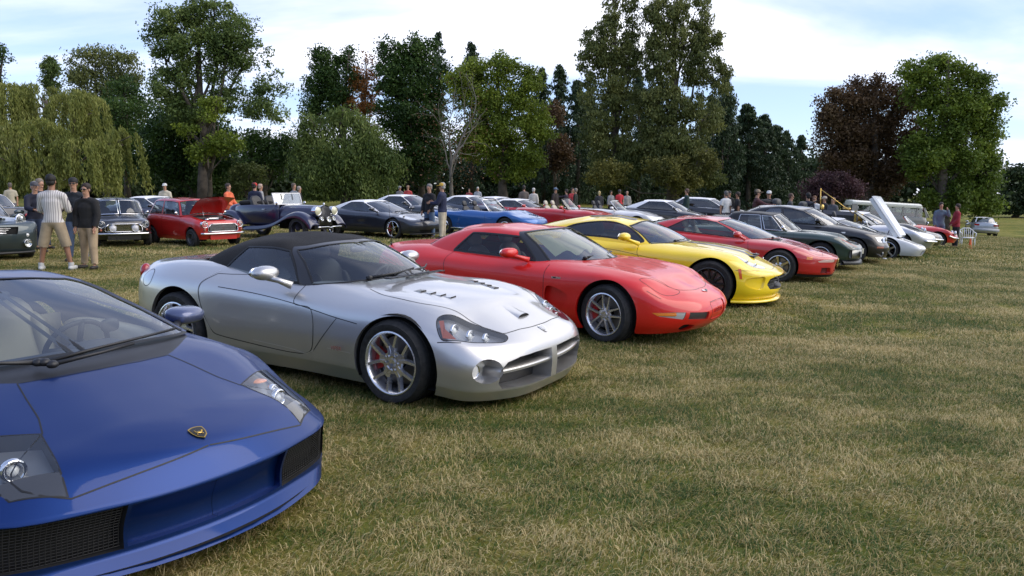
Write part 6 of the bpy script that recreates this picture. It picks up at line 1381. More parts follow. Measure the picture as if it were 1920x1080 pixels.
def brass_car():
    t = car_thing('antique_car', 'antique open car with brass lamps and windscreen braces behind the black coupe', 10.6, 27.5, -.40, None)
    br = pmat('brass', (.62, .42, .12), .22, 1.); bk = paint('coach black paint', (.010, .010, .012), 0., .4)
    m = MB(); m.box((-.65, 0, .95), (.95, .58, .28), tx=1.0, ty=.95); m.obj('body', [bk], t, smooth=False)
    m = MB(); m.sell((-.25, 0, 1.28), (.16, .55, .20), 3); m.sell((-1.15, 0, 1.32), (.16, .55, .22), 3); m.obj('seat', [LEAB], t)
    m = MB(); m.prism([(-.34, .70), (.34, .70), (.34, 1.08), (.20, 1.22), (-.20, 1.22), (-.34, 1.08)], .45, 1.45, 'X', inset=.12); m.obj('bonnet', [bk], t, smooth=False)
    m = MB(); m.prism([(-.33, .62), (.33, .62), (.33, 1.10), (.20, 1.24), (-.20, 1.24), (-.33, 1.10)], 1.46, 1.54, 'X'); m.obj('radiator', [br], t, smooth=False)
    m = MB(); m.prism([(-.27, .68), (.27, .68), (.27, 1.06), (.16, 1.16), (-.16, 1.16), (-.27, 1.06)], 1.542, 1.55, 'X'); m.obj('radiator_core', [BLK], t, smooth=False)
    # windscreen frame with braces
    m = MB(); m.tube([(.35, -.52, 1.2), (.30, -.52, 1.95), (.30, .52, 1.95), (.35, .52, 1.2)], .018, 8); m.tube([(.33, -.52, 1.58), (.33, .52, 1.58)], .012, 6); m.obj('windscreen_frame', [br], t)
    m = MB(); m.box((.33, 0, 1.6), (.003, .50, .34)); m.obj('windscreen', [GL], t, smooth=False)
    for g in (1, -1):
        m = MB(); m.tube([(.30, g*.50, 1.93), (1.42, g*.34, 1.15)], .014, 6); m.obj('brace_rod', [br], t)
        lamp(t, (1.72, g*.40, 1.02), .13, depth=.14, ring=br); m = MB(); m.lathe([(.0, .09), (.03, .07), (.05, .05), (.055, -.07), (.035, -.10), (0, -.10)], 12, axis='Z'); m.obj('side_lamp', [br], t, loc=(.40, g*.64, 1.32))
        for x in (1.35, -1.25): wheel(t, x, g*.72, .42, .34, .10, 'wire', pmat('spoke red', (.20, .03, .02), .5), full=False)
        path = [(.2, .50), (.7, .58), (.95, .78), (1.3, .90), (1.65, .84)]; m = MB(); V = []
        for x, z in path: V += [(x, .56*g, z), (x, .82*g, z)]
        m.add(V, [(2*i, 2*i+2, 2*i+3, 2*i+1) for i in range(4)]); o = m.obj('wing', [bk], t); so = o.modifiers.new('t', 'SOLIDIFY'); so.thickness = .02
    m = MB(); m.sell((1.2, -.1, 1.3), (.14, .04, .04), 2.4); m.obj('horn', [br], t)
    m = MB(); m.tube([(-1.5, y, 1.2+.25*math.sin(k)) for k, y in enumerate(np.linspace(-.55, .55, 5))], .05, 6); m.sell((-1.55, 0, 1.35), (.25, .60, .14), 2.6); m.obj('folded_hood', [pmat('soft top canvas', (.008, .008, .009), .95)], t)
    steering(t, .05, .28, 1.42, tilt=.9); m = MB(); m.box((0, 0, .55), (1.7, .30, .06)); m.obj('chassis', [DRK], t, smooth=False)
brass_car()
# ---- chair, cone, post
def chair():
    m = thing('garden_chair', 'white plastic garden chair at the end of the row', 'chair', (20.25, 34.0, ground_z(20.25, 34.0)), -1.9)
    wp = pmat('white plastic', (.72, .72, .70), .4)
    s = MB(); s.box((0, 0, .43), (.24, .25, .018)); s.obj('seat', [wp], m)
    for x, y in ((-.2, -.22), (-.2, .22), (.2, -.24), (.2, .24)): l = MB(); l.tube([(x*1.15, y*1.1, 0), (x, y, .43)], .022, 6); l.obj('leg', [wp], m)
    for g in (1, -1): l = MB(); l.tube([(.24, .26*g, .43), (.24, .28*g, .64), (.0, .29*g, .66), (-.24, .26*g, .70)], .022, 6); l.obj('armrest', [wp], m)
    b = MB(); b.tube([(-.24, -.25, .43), (-.30, -.26, .74), (-.33, -.12, .84), (-.33, .12, .84), (-.30, .26, .74), (-.24, .25, .43)], .024, 6)
    for y in np.linspace(-.16, .16, 5): b.tube([(-.25, y, .44), (-.33, y, .82)], .014, 5)
    b.obj('backrest', [wp], m)
chair()
def cone():
    x, y = 19.55, 32.6; m = thing('traffic_cone', 'orange traffic cone in front of the white garden chair', 'traffic cone', (x, y, ground_z(x, y)))
    om = pmat('cone orange', (.75, .12, .02), .5); b = MB(); b.lathe([(.13, .03), (.035, .66), (.03, .70), (0, .70)], 20, axis='Z'); b.obj('body', [om], m)
    c = MB(); c.box((0, 0, .015), (.17, .17, .015)); c.obj('base', [om], m, smooth=False); m.scale = (.62, .62, .62)
cone()
# ================================================================ people
SKIN = pmat('skin', (.42, .23, .15), .5, var=.08, vscale=12); SKT = pmat('tanned skin', (.30, .15, .09), .5, var=.08, vscale=12)
def skin_mesh(joints, edges, root=0, lv=2):
    """joints: {name: (pos, rx, ry)}; tapered limbs fused into one continuous surface"""
    m = MB(); n = 12
    for a, b in edges:
        A, ra = joints[a][0], (joints[a][1], joints[a][2]); B, rb = joints[b][0], (joints[b][1], joints[b][2]); ax = (B-A)
        if ax.length < 1e-4: continue
        ax.normalize(); y = Vector((0, 1, 0)); y = (y-ax*y.dot(ax)); y = y.normalized() if y.length > .2 else ax.orthogonal().normalized(); x = y.cross(ax).normalized(); P = []
        cap = [R(q) for q in (-88, -60, -30, 0)]
        rings = [(A-ax*min(ra)*math.sin(-c), (ra[0]*math.cos(c), ra[1]*math.cos(c))) for c in cap]+[(A.lerp(B, .5), ((ra[0]+rb[0])/2, (ra[1]+rb[1])/2))]+[(B+ax*min(rb)*math.sin(-c), (rb[0]*math.cos(c), rb[1]*math.cos(c))) for c in cap[::-1]]
        for c, r in rings: P += [c+x*r[0]*math.cos(2*PI*k/n)+y*r[1]*math.sin(2*PI*k/n) for k in range(n)]
        K = len(rings); F = [(i*n+k, i*n+(k+1) % n, (i+1)*n+(k+1) % n, (i+1)*n+k) for i in range(K-1) for k in range(n)]+[tuple(range(n))[::-1], tuple(range((K-1)*n, K*n))]; m.add(P, F)
    me = bpy.data.meshes.new('tmp'); me.from_pydata([tuple(v) for v in m.V], [], m.F); o = bpy.data.objects.new('tmp', me); COL.objects.link(o)
    r = o.modifiers.new('r', 'REMESH'); r.mode = 'VOXEL'; r.voxel_size = .017 if lv > 1 else .030; r.use_smooth_shade = True
    q = o.modifiers.new('q', 'SMOOTH'); q.factor = .6; q.iterations = 5 if lv > 1 else 2
    bpy.context.view_layer.update(); out = bpy.data.meshes.new_from_object(o.evaluated_get(bpy.context.evaluated_depsgraph_get())); bpy.data.objects.remove(o); return out
def put(name, me, mat, parent):
    me.materials.clear(); me.materials.append(mat); me.polygons.foreach_set('use_smooth', [True]*len(me.polygons)); me.name = name; o = bpy.data.objects.new(name, me); link(o, parent); return o
def person(label, x, y, face, h=1.76, top=(.5, .5, .5), legs=(.05, .07, .14), skin=None, hair=(.03, .02, .015), cap=None, shorts=False, arms=((.0, .0), (.0, .0)), lean=0., glasses=True, legpose=(0., 0.), spread=.1, z=None, group='visitors standing among the cars', build=1., lv=None, topmat=None, open_collar=False, held=None, turn=0., longhair=False, grey=None, sleeves='long', brim=True):
    """face: heading the person looks along (degrees, 0 = +x); arms: (forward lift, elbow bend) per side in degrees, right then left"""
    d = math.hypot(x, y); lv = lv or (2 if d < 32 else 1)
    t = thing('person', label, 'person', (x, y, ground_z(x, y) if z is None else z), R(face), group); k = h/1.76; t.scale = (k, k, k)
    sk = skin or SKIN; b = build
    # local axes: +x forward, +y the person's left
    J = {}; E = []
    def jt(n, p, rx, ry=None): J[n] = (Vector(p), rx, ry or rx)
    L = lean; hip = Vector((0, 0, .93)); jt('pelvis', hip, .115*b, .15*b); jt('waist', (L*.25, 0, 1.06), .105*b, .135*b); jt('chest', (L*.7, 0, 1.28), .115*b, .165*b); jt('collar', (L*.95-.01, 0, 1.405), .075, .115*b); jt('neck', (L*1.0, 0, 1.50), .060); jt('head0', (L*1.05+.012, 0, 1.575), .065, .06)
    jt('head1', (L*1.08+.01, 0, 1.655), .092, .074); jt('head2', (L*1.08, 0, 1.72), .068, .058)
    E += [('pelvis', 'waist'), ('waist', 'chest'), ('chest', 'collar'), ('collar', 'neck'), ('neck', 'head0'), ('head0', 'head1'), ('head1', 'head2')]
    hands = []
    for i, sd in enumerate((-1, 1)):
        s = 'RL'[i]; up, el = R(arms[i][0]), R(arms[i][1]); out = R(10)
        sh = Vector((L*.92, sd*.185*b, 1.40)); a = Vector((math.sin(up), sd*math.sin(out), -math.cos(up))).normalized(); ebw = sh+a*.29
        f = Vector((math.sin(up+el), -sd*.35*math.sin(min(el, PI/2)), -math.cos(up+el))).normalized(); wr = ebw+f*.25; ha = wr+f*.09
        jt('sh'+s, sh+Vector((0, -sd*.012, -.02)), .066*b, .060*b); jt('el'+s, ebw, .043); jt('wr'+s, wr, .032); jt('pa'+s, ha, .024, .040)
        E += [('collar', 'sh'+s), ('sh'+s, 'el'+s), ('el'+s, 'wr'+s), ('wr'+s, 'pa'+s)]; hands.append((wr, ha, f))
        lp = R(legpose[i]); hp = Vector((0, sd*.09, .88)); kn = hp+Vector((math.sin(lp)*.42, sd*spread*.4, -math.cos(lp)*.42)); an = kn+Vector((math.sin(lp*.3)*.40, sd*spread*.25, -.385)); an.z = .085; to = an+Vector((.15, sd*.03, -.045))
        jt('hp'+s, hp, .095*b, .09*b); jt('kn'+s, kn, .058); jt('an'+s, an, .038); jt('to'+s, to, .030, .042)
        E += [('pelvis', 'hp'+s), ('hp'+s, 'kn'+s), ('kn'+s, 'an'+s), ('an'+s, 'to'+s)]
    cov = ['pelvis', 'waist', 'chest', 'shR', 'shL', 'hpR', 'hpL']+(['elR', 'elL'] if sleeves == 'long' else [])+([] if shorts else ['knR', 'knL', 'anR', 'anL'])
    JB = {n: (J[n][0], J[n][1]*(.82 if n in cov else .9 if n == 'collar' else 1), J[n][2]*(.82 if n in cov else .86 if n == 'collar' else 1)) for n in J}
    body = put('body', skin_mesh(JB, E, 0, lv), sk, t)
    m = MB(); hx = L*1.08+.01; q = 10 if lv > 1 else 7
    # face and ears
    if lv > 1:
        m.sell((hx+.088, 0, 1.635), (.018, .012, .022), 2, (0, -.3, 0), nu=8, nv=6)
        for g in (1, -1): m.sell((hx-.005, g*.076, 1.64), (.018, .010, .030), 2, nu=8, nv=6)
        m.sell((hx+.055, 0, 1.575), (.03, .035, .018), 2, nu=8, nv=6)
        m.obj('face', [sk], t)
        for hd, (wr, ha, f) in enumerate(hands):   # fingers and thumb
            sd = (-1, 1)[hd]; m = MB(); sx = f.cross(Vector((0, 1, 0))); sx = sx.normalized() if sx.length > .1 else Vector((1, 0, 0)); pn = f.cross(sx)
            for j in range(4):
                o = ha+sx*(.026-.0175*j); ln = (.055, .065, .06, .045)[j]; m.tube([o-f*.01, o+f*ln*.55, o+f*ln*.9-pn*sd*.022], [.0095, .0085, .006], 6)
            o = wr+f*.03+sx*.03; m.tube([o, o+f*.035+sx*.018, o+f*.065+sx*.018-pn*sd*.01], [.012, .010, .007], 6); m.obj('fingers', [sk], t)
    if glasses and lv > 1:
        m = MB()
        for g in (1, -1): m.sell((hx+.083, g*.033, 1.655), (.012, .027, .017), 2.6, (0, 0, g*.3), nu=10, nv=6); m.tube([(hx+.08, g*.06, 1.66), (hx, g*.08, 1.66)], .004, 5)
        m.tube([(hx+.092, -.02, 1.66), (hx+.092, .02, 1.66)], .005, 5); m.obj('sunglasses', [BLK], t)
    hm = pmat('hair %s' % (str(hair)), hair, .7, var=.3, vscale=60)
    m = MB(); m.sell((hx-.020, 0, 1.700), (.100, .086, .090), 2.1, nu=14, nv=8); m.sell((hx-.045, 0, 1.635), (.068, .080, .065 if not longhair else .13), 2.1, nu=12, nv=7)
    V = [Vector(v) for v in m.V]; m.V = [((v.x if v.z > 1.735 else min(v.x, hx+.035+(v.z-1.65)*.5)), v.y*(1 if v.z > 1.66 else .96), v.z+.006*math.sin(v.y*90+v.x*70)) for v in V]; m.obj('hair', [hm], t)
    if cap:
        cm = pmat('cap %s' % str(cap), cap, .7); m = MB(); m.lathe([(.10, .0), (.103, .035), (.088, .075), (.05, .098), (0, .105)], 16, (hx-.012, 0, 1.68), axis='Z')
        m.V = [(v[0], (v[1])*.88, v[2]) for v in m.V]
        if brim: m.sell((hx+.115, 0, 1.688), (.07, .065, .009), 2.4, (0, .12, 0), nu=12, nv=6)
        m.obj('cap', [cm], t)
    # clothes: the same skeleton a little thicker, cut into a top and a bottom
    tm = topmat or pmat('cloth %s' % str(top), top, .85, var=.12, vscale=5, bump=.5, bscale=9)
    g = .016; JT = {n: (J[n][0], J[n][1]+g*(1.6 if n[:2] in ('el', 'wr', 'kn', 'an') else 1), J[n][2]+g*(1.6 if n[:2] in ('el', 'wr', 'kn', 'an') else 1)) for n in J}
    if shorts:
        for s in 'RL': JT['kn'+s] = (J['kn'+s][0]+Vector((0, 0, .04)), .092, .092)
    me = skin_mesh(JT, E, 0, lv); n = len(me.vertices); co = np.zeros(n*3); me.vertices.foreach_get('co', co); co = co.reshape(-1, 3)
    F = [tuple(p.vertices) for p in me.polygons]; C = np.array([co[list(f)].mean(0) for f in F])
    best = np.full(len(F), 9.); lab = np.zeros(len(F), int); T = np.zeros(len(F))
    for k_, (a, b_) in enumerate(E):
        A, B = np.array(J[a][0]), np.array(J[b_][0]); ab = B-A; tt = np.clip(((C-A)@ab)/(ab@ab), 0, 1); dd = np.linalg.norm(C-(A+tt[:, None]*ab), axis=1)-(J[a][1]*(1-tt)+J[b_][1]*tt)
        m_ = dd < best; best[m_] = dd[m_]; lab[m_] = k_; T[m_] = tt[m_]
    nm = [a+'>'+b_ for a, b_ in E]; hem = .90 if not (sleeves == 'long' and topmat is None) else .86
    def sel(fn): return [i for i in range(len(F)) if fn(nm[lab[i]], T[i], C[i][2])]
    arm = lambda q: q[:2] in ('sh', 'el', 'wr')
    def is_top(q, tq, z):
        if q.startswith('sh'): return sleeves == 'long' or tq < .7
        if q.startswith('el'): return sleeves == 'long' and tq < .95
        if q.startswith('wr'): return False
        if q.startswith(('neck>', 'head')): return False
        if q.startswith('collar>neck'): return tq < .85
        if q.startswith(('hp', 'kn', 'an')) : return False
        return z > hem
    def is_leg(q, tq, z):
        if q.startswith('an'): return False
        if q.startswith('kn'): return (not shorts and tq < .93) or (shorts and tq < .04)
        if q.startswith('hp'): return True
        return not arm(q) and q.startswith(('pelvis', 'waist')) and z <= hem
    st, sl = set(sel(is_top)), set(sel(is_leg)); vt, vl = {v for i in st for v in F[i]}, {v for i in sl for v in F[i]}
    for v in vt & vl:
        if abs(co[v][2]-hem) < .07: co[v][2] = hem
    for fn, nme, mt in ((is_top, 'shirt' if sleeves != 'long' or topmat else 'jacket', tm), (is_leg, 'shorts' if shorts else 'trousers', pmat('cloth %s' % str(legs), legs, .9, var=.15, vscale=6, bump=.5, bscale=10))):
        fs = [F[i] for i in sel(fn)]; used = sorted({v for f in fs for v in f}); mp = {v: i for i, v in enumerate(used)}
        if fs: mesh_obj(nme, co[used], [tuple(mp[v] for v in f) for f in fs], mt, t)
    bpy.data.meshes.remove(me)
    for s in 'RL':
        a, to = J['an'+s][0], J['to'+s][0]; m = MB(); m.sell((a.x+.05, a.y+(to.y-a.y)*.4, .045), (.135, .048, .045), 2.6, (0, 0, math.atan2(to.y-a.y, .15)*.8), nu=12, nv=6)
        if shorts: m.lathe([(.046, 0), (.048, .10)], 10, (a.x, a.y, .05), axis='Z')
        m.obj('shoe', [pmat('white shoe', (.55, .55, .53), .6) if shorts else pmat('dark shoe', (.02, .016, .013), .6)], t)
    return t, hands, J
def at(u, v_head, h=1.76, d=None):
    """ground position of a standing person from the pixel of the head top (full-size picture)"""
    return ((u-960)/1432*d, d)
def P_(label, u, d, face, **kw):
    return person(label, (u-960)/1432*d*1.0, d, face, **kw)
stripe_shirt = pmat('striped shirt', (.55, .54, .51), .85, bump=.4, bscale=9)
def _stripes():
    nt = stripe_shirt.node_tree; L = nt.links; b = nt.nodes['Principled BSDF']; tc = nt.nodes.new('ShaderNodeTexCoord'); w = nt.nodes.new('ShaderNodeTexWave'); w.wave_type = 'BANDS'; w.bands_direction = 'Y'; w.inputs['Scale'].default_value = 9; w.inputs['Distortion'].default_value = .25; w.inputs['Detail'].default_value = 1
    L.new(tc.outputs['Object'], w.inputs['Vector']); cr_ = nt.nodes.new('ShaderNodeValToRGB'); cr_.color_ramp.elements[0].position = .78; cr_.color_ramp.elements[0].color = (.60, .58, .55, 1); cr_.color_ramp.elements[1].position = .92; cr_.color_ramp.elements[1].color = (.20, .17, .19, 1)
    L.new(w.outputs[0], cr_.inputs[0]); L.new(cr_.outputs[0], b.inputs['Base Color'])
_stripes()
KH = (.36, .27, .17); JEANS = (.06, .09, .16); NAVY = (.012, .018, .045); BK = (.012, .012, .013); WHT = (.62, .62, .60)
# left group
P_('man seen from behind in striped shirt, khaki shorts and white socks', 101, 14.9, 100, h=1.84, topmat=stripe_shirt, legs=(.34, .27, .18), shorts=True, arms=((18, 75), (18, 75)), spread=.26, glasses=False, skin=SKT, hair=(.008, .007, .006), build=1.02, lean=.02)
P_('man in black jacket and sunglasses with tan trousers looking at the camera', 166, 15.2, -98, h=1.68, top=BK, legs=KH, arms=((4, 10), (6, 12)), legpose=(-4, 10), spread=.12, hair=(.025, .015, .01), build=1.08)
t_, hands_, J_ = P_('man in dark jacket, black cap and jeans holding a paper cup', 143, 16.6, -75, h=1.80, top=(.010, .014, .022), legs=JEANS, cap=(.01, .01, .01), arms=((15, 95), (5, 10)), brim=False, build=1.0)
def cup():
    w, ha, f = hands_[0]; m = MB(); o = bpy.data.objects.new('paper_cup', None); link(o); bpy.context.view_layer.update(); p = t_.matrix_world @ (ha+f*.05)
    tag(o, 'white paper coffee cup with brown sleeve held by the man in the black cap', 'cup'); o.location = p
    m.lathe([(.0, -.06), (.03, -.06), (.042, .06), (.0, .06)], 16, axis='Z'); m.obj('cup_body', [pmat('paper white', (.7, .7, .68), .6)], o)
    m = MB(); m.lathe([(.034, -.03), (.0405, .025)], 16, axis='Z'); m.obj('sleeve', [pmat('cardboard', (.22, .13, .07), .8)], o)
    m = MB(); m.lathe([(.0, .068), (.04, .066), (.044, .056)], 16, axis='Z'); m.obj('lid', [pmat('paper white', (.7, .7, .68), .6)], o)
cup()
P_('grey haired man in a grey cap and navy jumper bending over', 66, 18.6, -35, h=1.72, top=(.012, .014, .03), legs=(.03, .045, .09), cap=(.06, .06, .07), arms=((20, 60), (20, 60)), lean=.12, hair=(.30, .29, .28), glasses=False)
P_('man with short grey hair behind the striped shirt', 78, 19.6, -20, h=1.80, top=(.02, .02, .025), legs=(.03, .04, .07), arms=((10, 40), (10, 40)), lean=.05, hair=(.18, .15, .12), glasses=False)
P_('man in a beige shirt seen from behind at the far left edge', 25, 33.0, 120, h=1.72, top=(.40, .36, .27), legs=(.10, .10, .12), hair=(.10, .08, .07), sleeves='short')
P_('man in white cap and cream jacket behind the red mini', 313, 31.0, -85, h=1.74, top=(.50, .46, .36), legs=(.12, .12, .12), cap=(.6, .6, .58), arms=((8, 20), (8, 20)))
P_('person in an orange hooded jacket standing behind the red mini', 431, 27.0, -10, h=1.74, top=(.72, .16, .07), legs=(.03, .03, .04), arms=((12, 40), (12, 40)), hair=(.05, .035, .03), glasses=False)
P_('man in a red cap and navy jacket seen from behind by the vintage tourer', 480, 27.8, 80, h=1.78, top=NAVY, legs=(.05, .05, .06), cap=(.50, .02, .015), arms=((8, 25), (8, 25)), glasses=False)
P_('bald man behind the vintage tourer beside the red cap', 491, 31.0, 30, h=1.74, top=(.30, .30, .30), legs=(.05, .05, .06), hair=(.42, .30, .24))
P_('man in grey jacket and sunglasses right of the vintage windscreen', 553, 31.5, -20, h=1.78, top=(.12, .14, .17), legs=(.05, .05, .06), hair=(.12, .09, .07))
P_('grey haired man in black behind the vintage tourer bonnet', 563, 33.0, 10, h=1.66, top=BK, legs=BK, hair=(.30, .26, .22))
# two men in the middle
P_('grey haired man in black jacket and jeans talking to the man in the yellow cap', 805, 25.2, -125, h=1.76, top=(.014, .014, .016), legs=(.10, .15, .24), arms=((6, 15), (10, 30)), hair=(.20, .19, .18), glasses=False, spread=.10)
P_('man in a yellow cap, navy jumper and cream trousers', 829, 24.6, 170, h=1.80, top=(.015, .02, .055), legs=(.48, .42, .32), cap=(.62, .38, .05), arms=((20, 80), (18, 75)), hair=(.35, .34, .33), build=1.12, spread=.06)
# behind the middle row
P_('man in a hat behind the grey coupe', 750, 46, -60, h=1.72, top=(.12, .12, .13), legs=BK, hair=(.3, .28, .26), cap=(.2, .2, .2))
P_('person in a red top and hat behind the black coupe', 765, 45, -90, h=1.76, top=(.40, .05, .05), legs=BK, cap=(.25, .16, .10))
P_('person in a dark red top behind the red hardtop car', 879, 52, -90, h=1.60, top=(.25, .05, .05), legs=BK)
P_('white haired man behind the red hardtop car', 895, 50, -90, h=1.70, top=(.30, .32, .36), legs=BK, hair=(.5, .48, .45))
P_('man in a grey brown jumper seen from behind, middle distance', 981, 39.5, 95, h=1.78, top=(.13, .11, .095), legs=(.05, .05, .06), hair=(.04, .03, .025), glasses=False)
P_('white haired person in a cream top beside the man in the grey brown jumper', 999, 39.0, 70, h=1.66, top=(.58, .54, .48), legs=(.10, .10, .12), hair=(.5, .48, .45), glasses=False)
P_('man in a blue cap and dark jacket leaning over a red roadster', 1038, 38.5, -40, h=1.70, top=(.025, .018, .018), legs=BK, cap=(.12, .18, .26), lean=.05)
P_('person in a dark jacket pointing with one arm raised', 1060, 39.5, 170, h=1.62, top=(.03, .02, .03), legs=BK, arms=((80, 10), (10, 20)), hair=(.03, .02, .02), glasses=False)
P_('person in a red jumper between two people in dark jackets', 1071, 40.5, -60, h=1.70, top=(.34, .03, .04), legs=BK, hair=(.05, .03, .02))
P_('man with grey hair and dark jacket right of the red jumper', 1077, 39.5, 160, h=1.68, top=(.015, .02, .015), legs=BK, hair=(.22, .19, .16), glasses=False)
P_('blonde woman in black behind the white roadster', 1121, 43, 95, h=1.56, top=(.03, .03, .035), legs=BK, hair=(.55, .42, .20), longhair=True, glasses=False)
P_('dark haired woman looking down behind the white roadster', 1143, 46, -60, h=1.60, top=(.25, .25, .26), legs=BK, hair=(.04, .03, .02), longhair=True, glasses=False)
P_('man in a bright red shirt seen from behind', 1159, 45, 100, h=1.68, top=(.50, .03, .04), legs=BK, hair=(.08, .06, .05), sleeves='short', cap=(.08, .10, .14))
P_('bald man in a light jacket, head above the black low coupe', 1173, 47, -90, h=1.60, top=(.35, .33, .30), legs=BK, hair=(.40, .26, .20))
P_('tall man in a dark green fleece beside the car with its bonnet up', 1284, 35.5, 175, h=1.80, top=(.012, .035, .032), legs=BK, hair=(.10, .06, .045), arms=((10, 20), (10, 20)), build=1.1)
P_('man in a white polo shirt seen from behind', 1357, 31.0, 110, h=1.74, top=(.62, .62, .61), legs=(.10, .10, .12), hair=(.12, .11, .10), sleeves='short', glasses=False)
P_('man with a dark cap behind the white polo shirt', 1363, 37, -90, h=1.80, top=BK, legs=BK, cap=(.02, .02, .02))
P_('man in a black t-shirt looking left', 1379, 31.0, 175, h=1.72, top=BK, legs=BK, sleeves='short', hair=(.03, .02, .015), glasses=False, skin=SKT)
P_('man in a tan cap and dark red sleeves taking a photograph', 1413, 26.5, -10, h=1.80, top=(.06, .018, .02), legs=BK, cap=(.24, .18, .12), arms=((60, 25), (60, 25)), lean=.04)
P_('man in a white cap facing the photographer in dark red', 1437, 28.5, -110, h=1.80, top=(.015, .018, .025), legs=BK, cap=(.62, .62, .60), arms=((40, 60), (40, 60)))
P_('man with brown hair bending behind the black coupe', 1473, 29.5, -20, h=1.74, top=(.05, .05, .05), legs=BK, hair=(.08, .045, .03), lean=.10)
P_('man in a navy waistcoat and white shirt seen from behind', 1510, 28.0, 100, h=1.78, top=(.02, .025, .05), legs=BK, hair=(.015, .013, .012), glasses=False)
P_('person in sunglasses and a white top beside the navy waistcoat', 1522, 29.5, -120, h=1.70, top=WHT, legs=BK, hair=(.16, .07, .03))
P_('man in a beige cap beside the antique car', 1541, 32.0, -170, h=1.74, top=(.03, .03, .03), legs=BK, cap=(.45, .40, .32))
P_('woman with brown hair in a grey patterned jacket', 1557, 31.5, -150, h=1.70, top=(.10, .10, .11), legs=BK, hair=(.15, .08, .05), longhair=True)
P_('man in a blue grey jumper and sunglasses holding up a camera', 1759, 31.3, -100, h=1.80, top=(.10, .14, .19), legs=(.07, .10, .16), arms=((5, 10), (60, 115)), hair=(.03, .02, .015), spread=.15)
P_('man in a dark red jacket and black trousers standing in profile', 1790, 31.6, 170, h=1.80, top=(.26, .018, .030), legs=(.018, .018, .022), arms=((8, 20), (12, 35)), hair=(.03, .02, .015), glasses=False, spread=.05)
# ================================================================ trees
CAMR = cam.matrix_world.to_3x3()
def W(u, v, d):
    """point at distance d (along +Y) seen at full-picture pixel (u,v): used to size and place the trees"""
    r = CAMR @ Vector(((u-960)/1432, -(v-540)/1432, -1)); k = d/r.y; return np.array([r.x*k, d, CAM_H+r.z*k])
def leafmat(name, a, b, c=None, tr=.30, rough=.55, scale=.35):
    m = bpy.data.materials.new(name); m.use_nodes = True; nt = m.node_tree; N = nt.nodes; L = nt.links; N.clear()
    o = N.new('ShaderNodeOutputMaterial'); d = N.new('ShaderNodeBsdfPrincipled'); d.inputs['Roughness'].default_value = rough; d.inputs['Specular IOR Level'].default_value = .25
    t = N.new('ShaderNodeBsdfTranslucent'); mx = N.new('ShaderNodeMixShader'); mx.inputs[0].default_value = tr
    g = N.new('ShaderNodeNewGeometry'); tc = N.new('ShaderNodeTexCoord'); n = N.new('ShaderNodeTexNoise'); n.inputs['Scale'].default_value = scale; n.inputs['Detail'].default_value = 3; L.new(tc.outputs['Object'], n.inputs['Vector'])
    ad = N.new('ShaderNodeMath'); ad.operation = 'MULTIPLY_ADD'; ad.inputs[1].default_value = .45; L.new(g.outputs['Random Per Island'], ad.inputs[0]); sb = N.new('ShaderNodeMath'); sb.operation = 'MULTIPLY_ADD'; sb.inputs[1].default_value = 1.5; sb.inputs[2].default_value = -.47; L.new(n.outputs[0], sb.inputs[0]); L.new(sb.outputs[0], ad.inputs[2])
    cr_ = N.new('ShaderNodeValToRGB'); e = cr_.color_ramp.elements; e[0].position = .15; e[0].color = tuple(a)+(1,); e[1].position = .65; e[1].color = tuple(b)+(1,)
    if c: q = e.new(.90); q.color = tuple(c)+(1,)
    L.new(ad.outputs[0], cr_.inputs[0]); L.new(cr_.outputs[0], d.inputs['Base Color']); L.new(cr_.outputs[0], t.inputs[0]); L.new(d.outputs[0], mx.inputs[1]); L.new(t.outputs[0], mx.inputs[2]); L.new(mx.outputs[0], o.inputs[0]); return m
BARK = pmat('bark', (.085, .070, .055), .95, var=.4, vscale=2, bump=1., bscale=6); BARKG = pmat('grey bark', (.16, .145, .125), .95, var=.3, vscale=2, bump=1., bscale=6)
def cards(C, size, ax=None, asp=.6, jit=.35, tilt=1.):
    """diamond leaf sprays at C; ax: preferred long axis"""
    n = len(C); a = RNG.normal(size=(n, 3)) if ax is None else ax+RNG.normal(size=(n, 3))*jit; a /= np.linalg.norm(a, axis=1, keepdims=True)
    b = RNG.normal(size=(n, 3)); b -= a*(a*b).sum(1, keepdims=True); b /= np.linalg.norm(b, axis=1, keepdims=True)
    s = (size*RNG.uniform(.6, 1.35, n))[:, None]; k = s*asp
    V = np.stack([C-a*s*.5, C+b*k*.5-a*s*.08, C+a*s*.5, C-b*k*.5+a*s*.08], 1).reshape(-1, 3); return V
def card_obj(name, V, mat, parent):
    n = len(V)//4; me = bpy.data.meshes.new(name); me.vertices.add(len(V)); me.vertices.foreach_set('co', V.astype(np.float32).ravel()); me.loops.add(len(V)); me.loops.foreach_set('vertex_index', np.arange(len(V), dtype=np.int32))
    me.polygons.add(n); me.polygons.foreach_set('loop_start', np.arange(0, len(V), 4, dtype=np.int32)); me.polygons.foreach_set('loop_total', np.full(n, 4, dtype=np.int32)); me.materials.append(mat); me.update(calc_edges=True)
    o = bpy.data.objects.new(name, me); link(o, parent); return o
def lobe_pts(lobes, n, shell=.62):
    vol = np.array([l[3]*l[4]*l[5] for l in lobes])**.8; k = RNG.choice(len(lobes), n, p=vol/vol.sum()); L = np.array(lobes)[k]
    d = RNG.normal(size=(n, 3)); d /= np.linalg.norm(d, axis=1, keepdims=True); r = (shell+(1-shell)*RNG.random(n)**.8)[:, None]
    ns = 1+.16*np.sin(d[:, 0:1]*5+k[:, None])*np.cos(d[:, 2:3]*6+k[:, None]*2)
    return L[:, :3]+d*r*L[:, 3:6]*ns, d
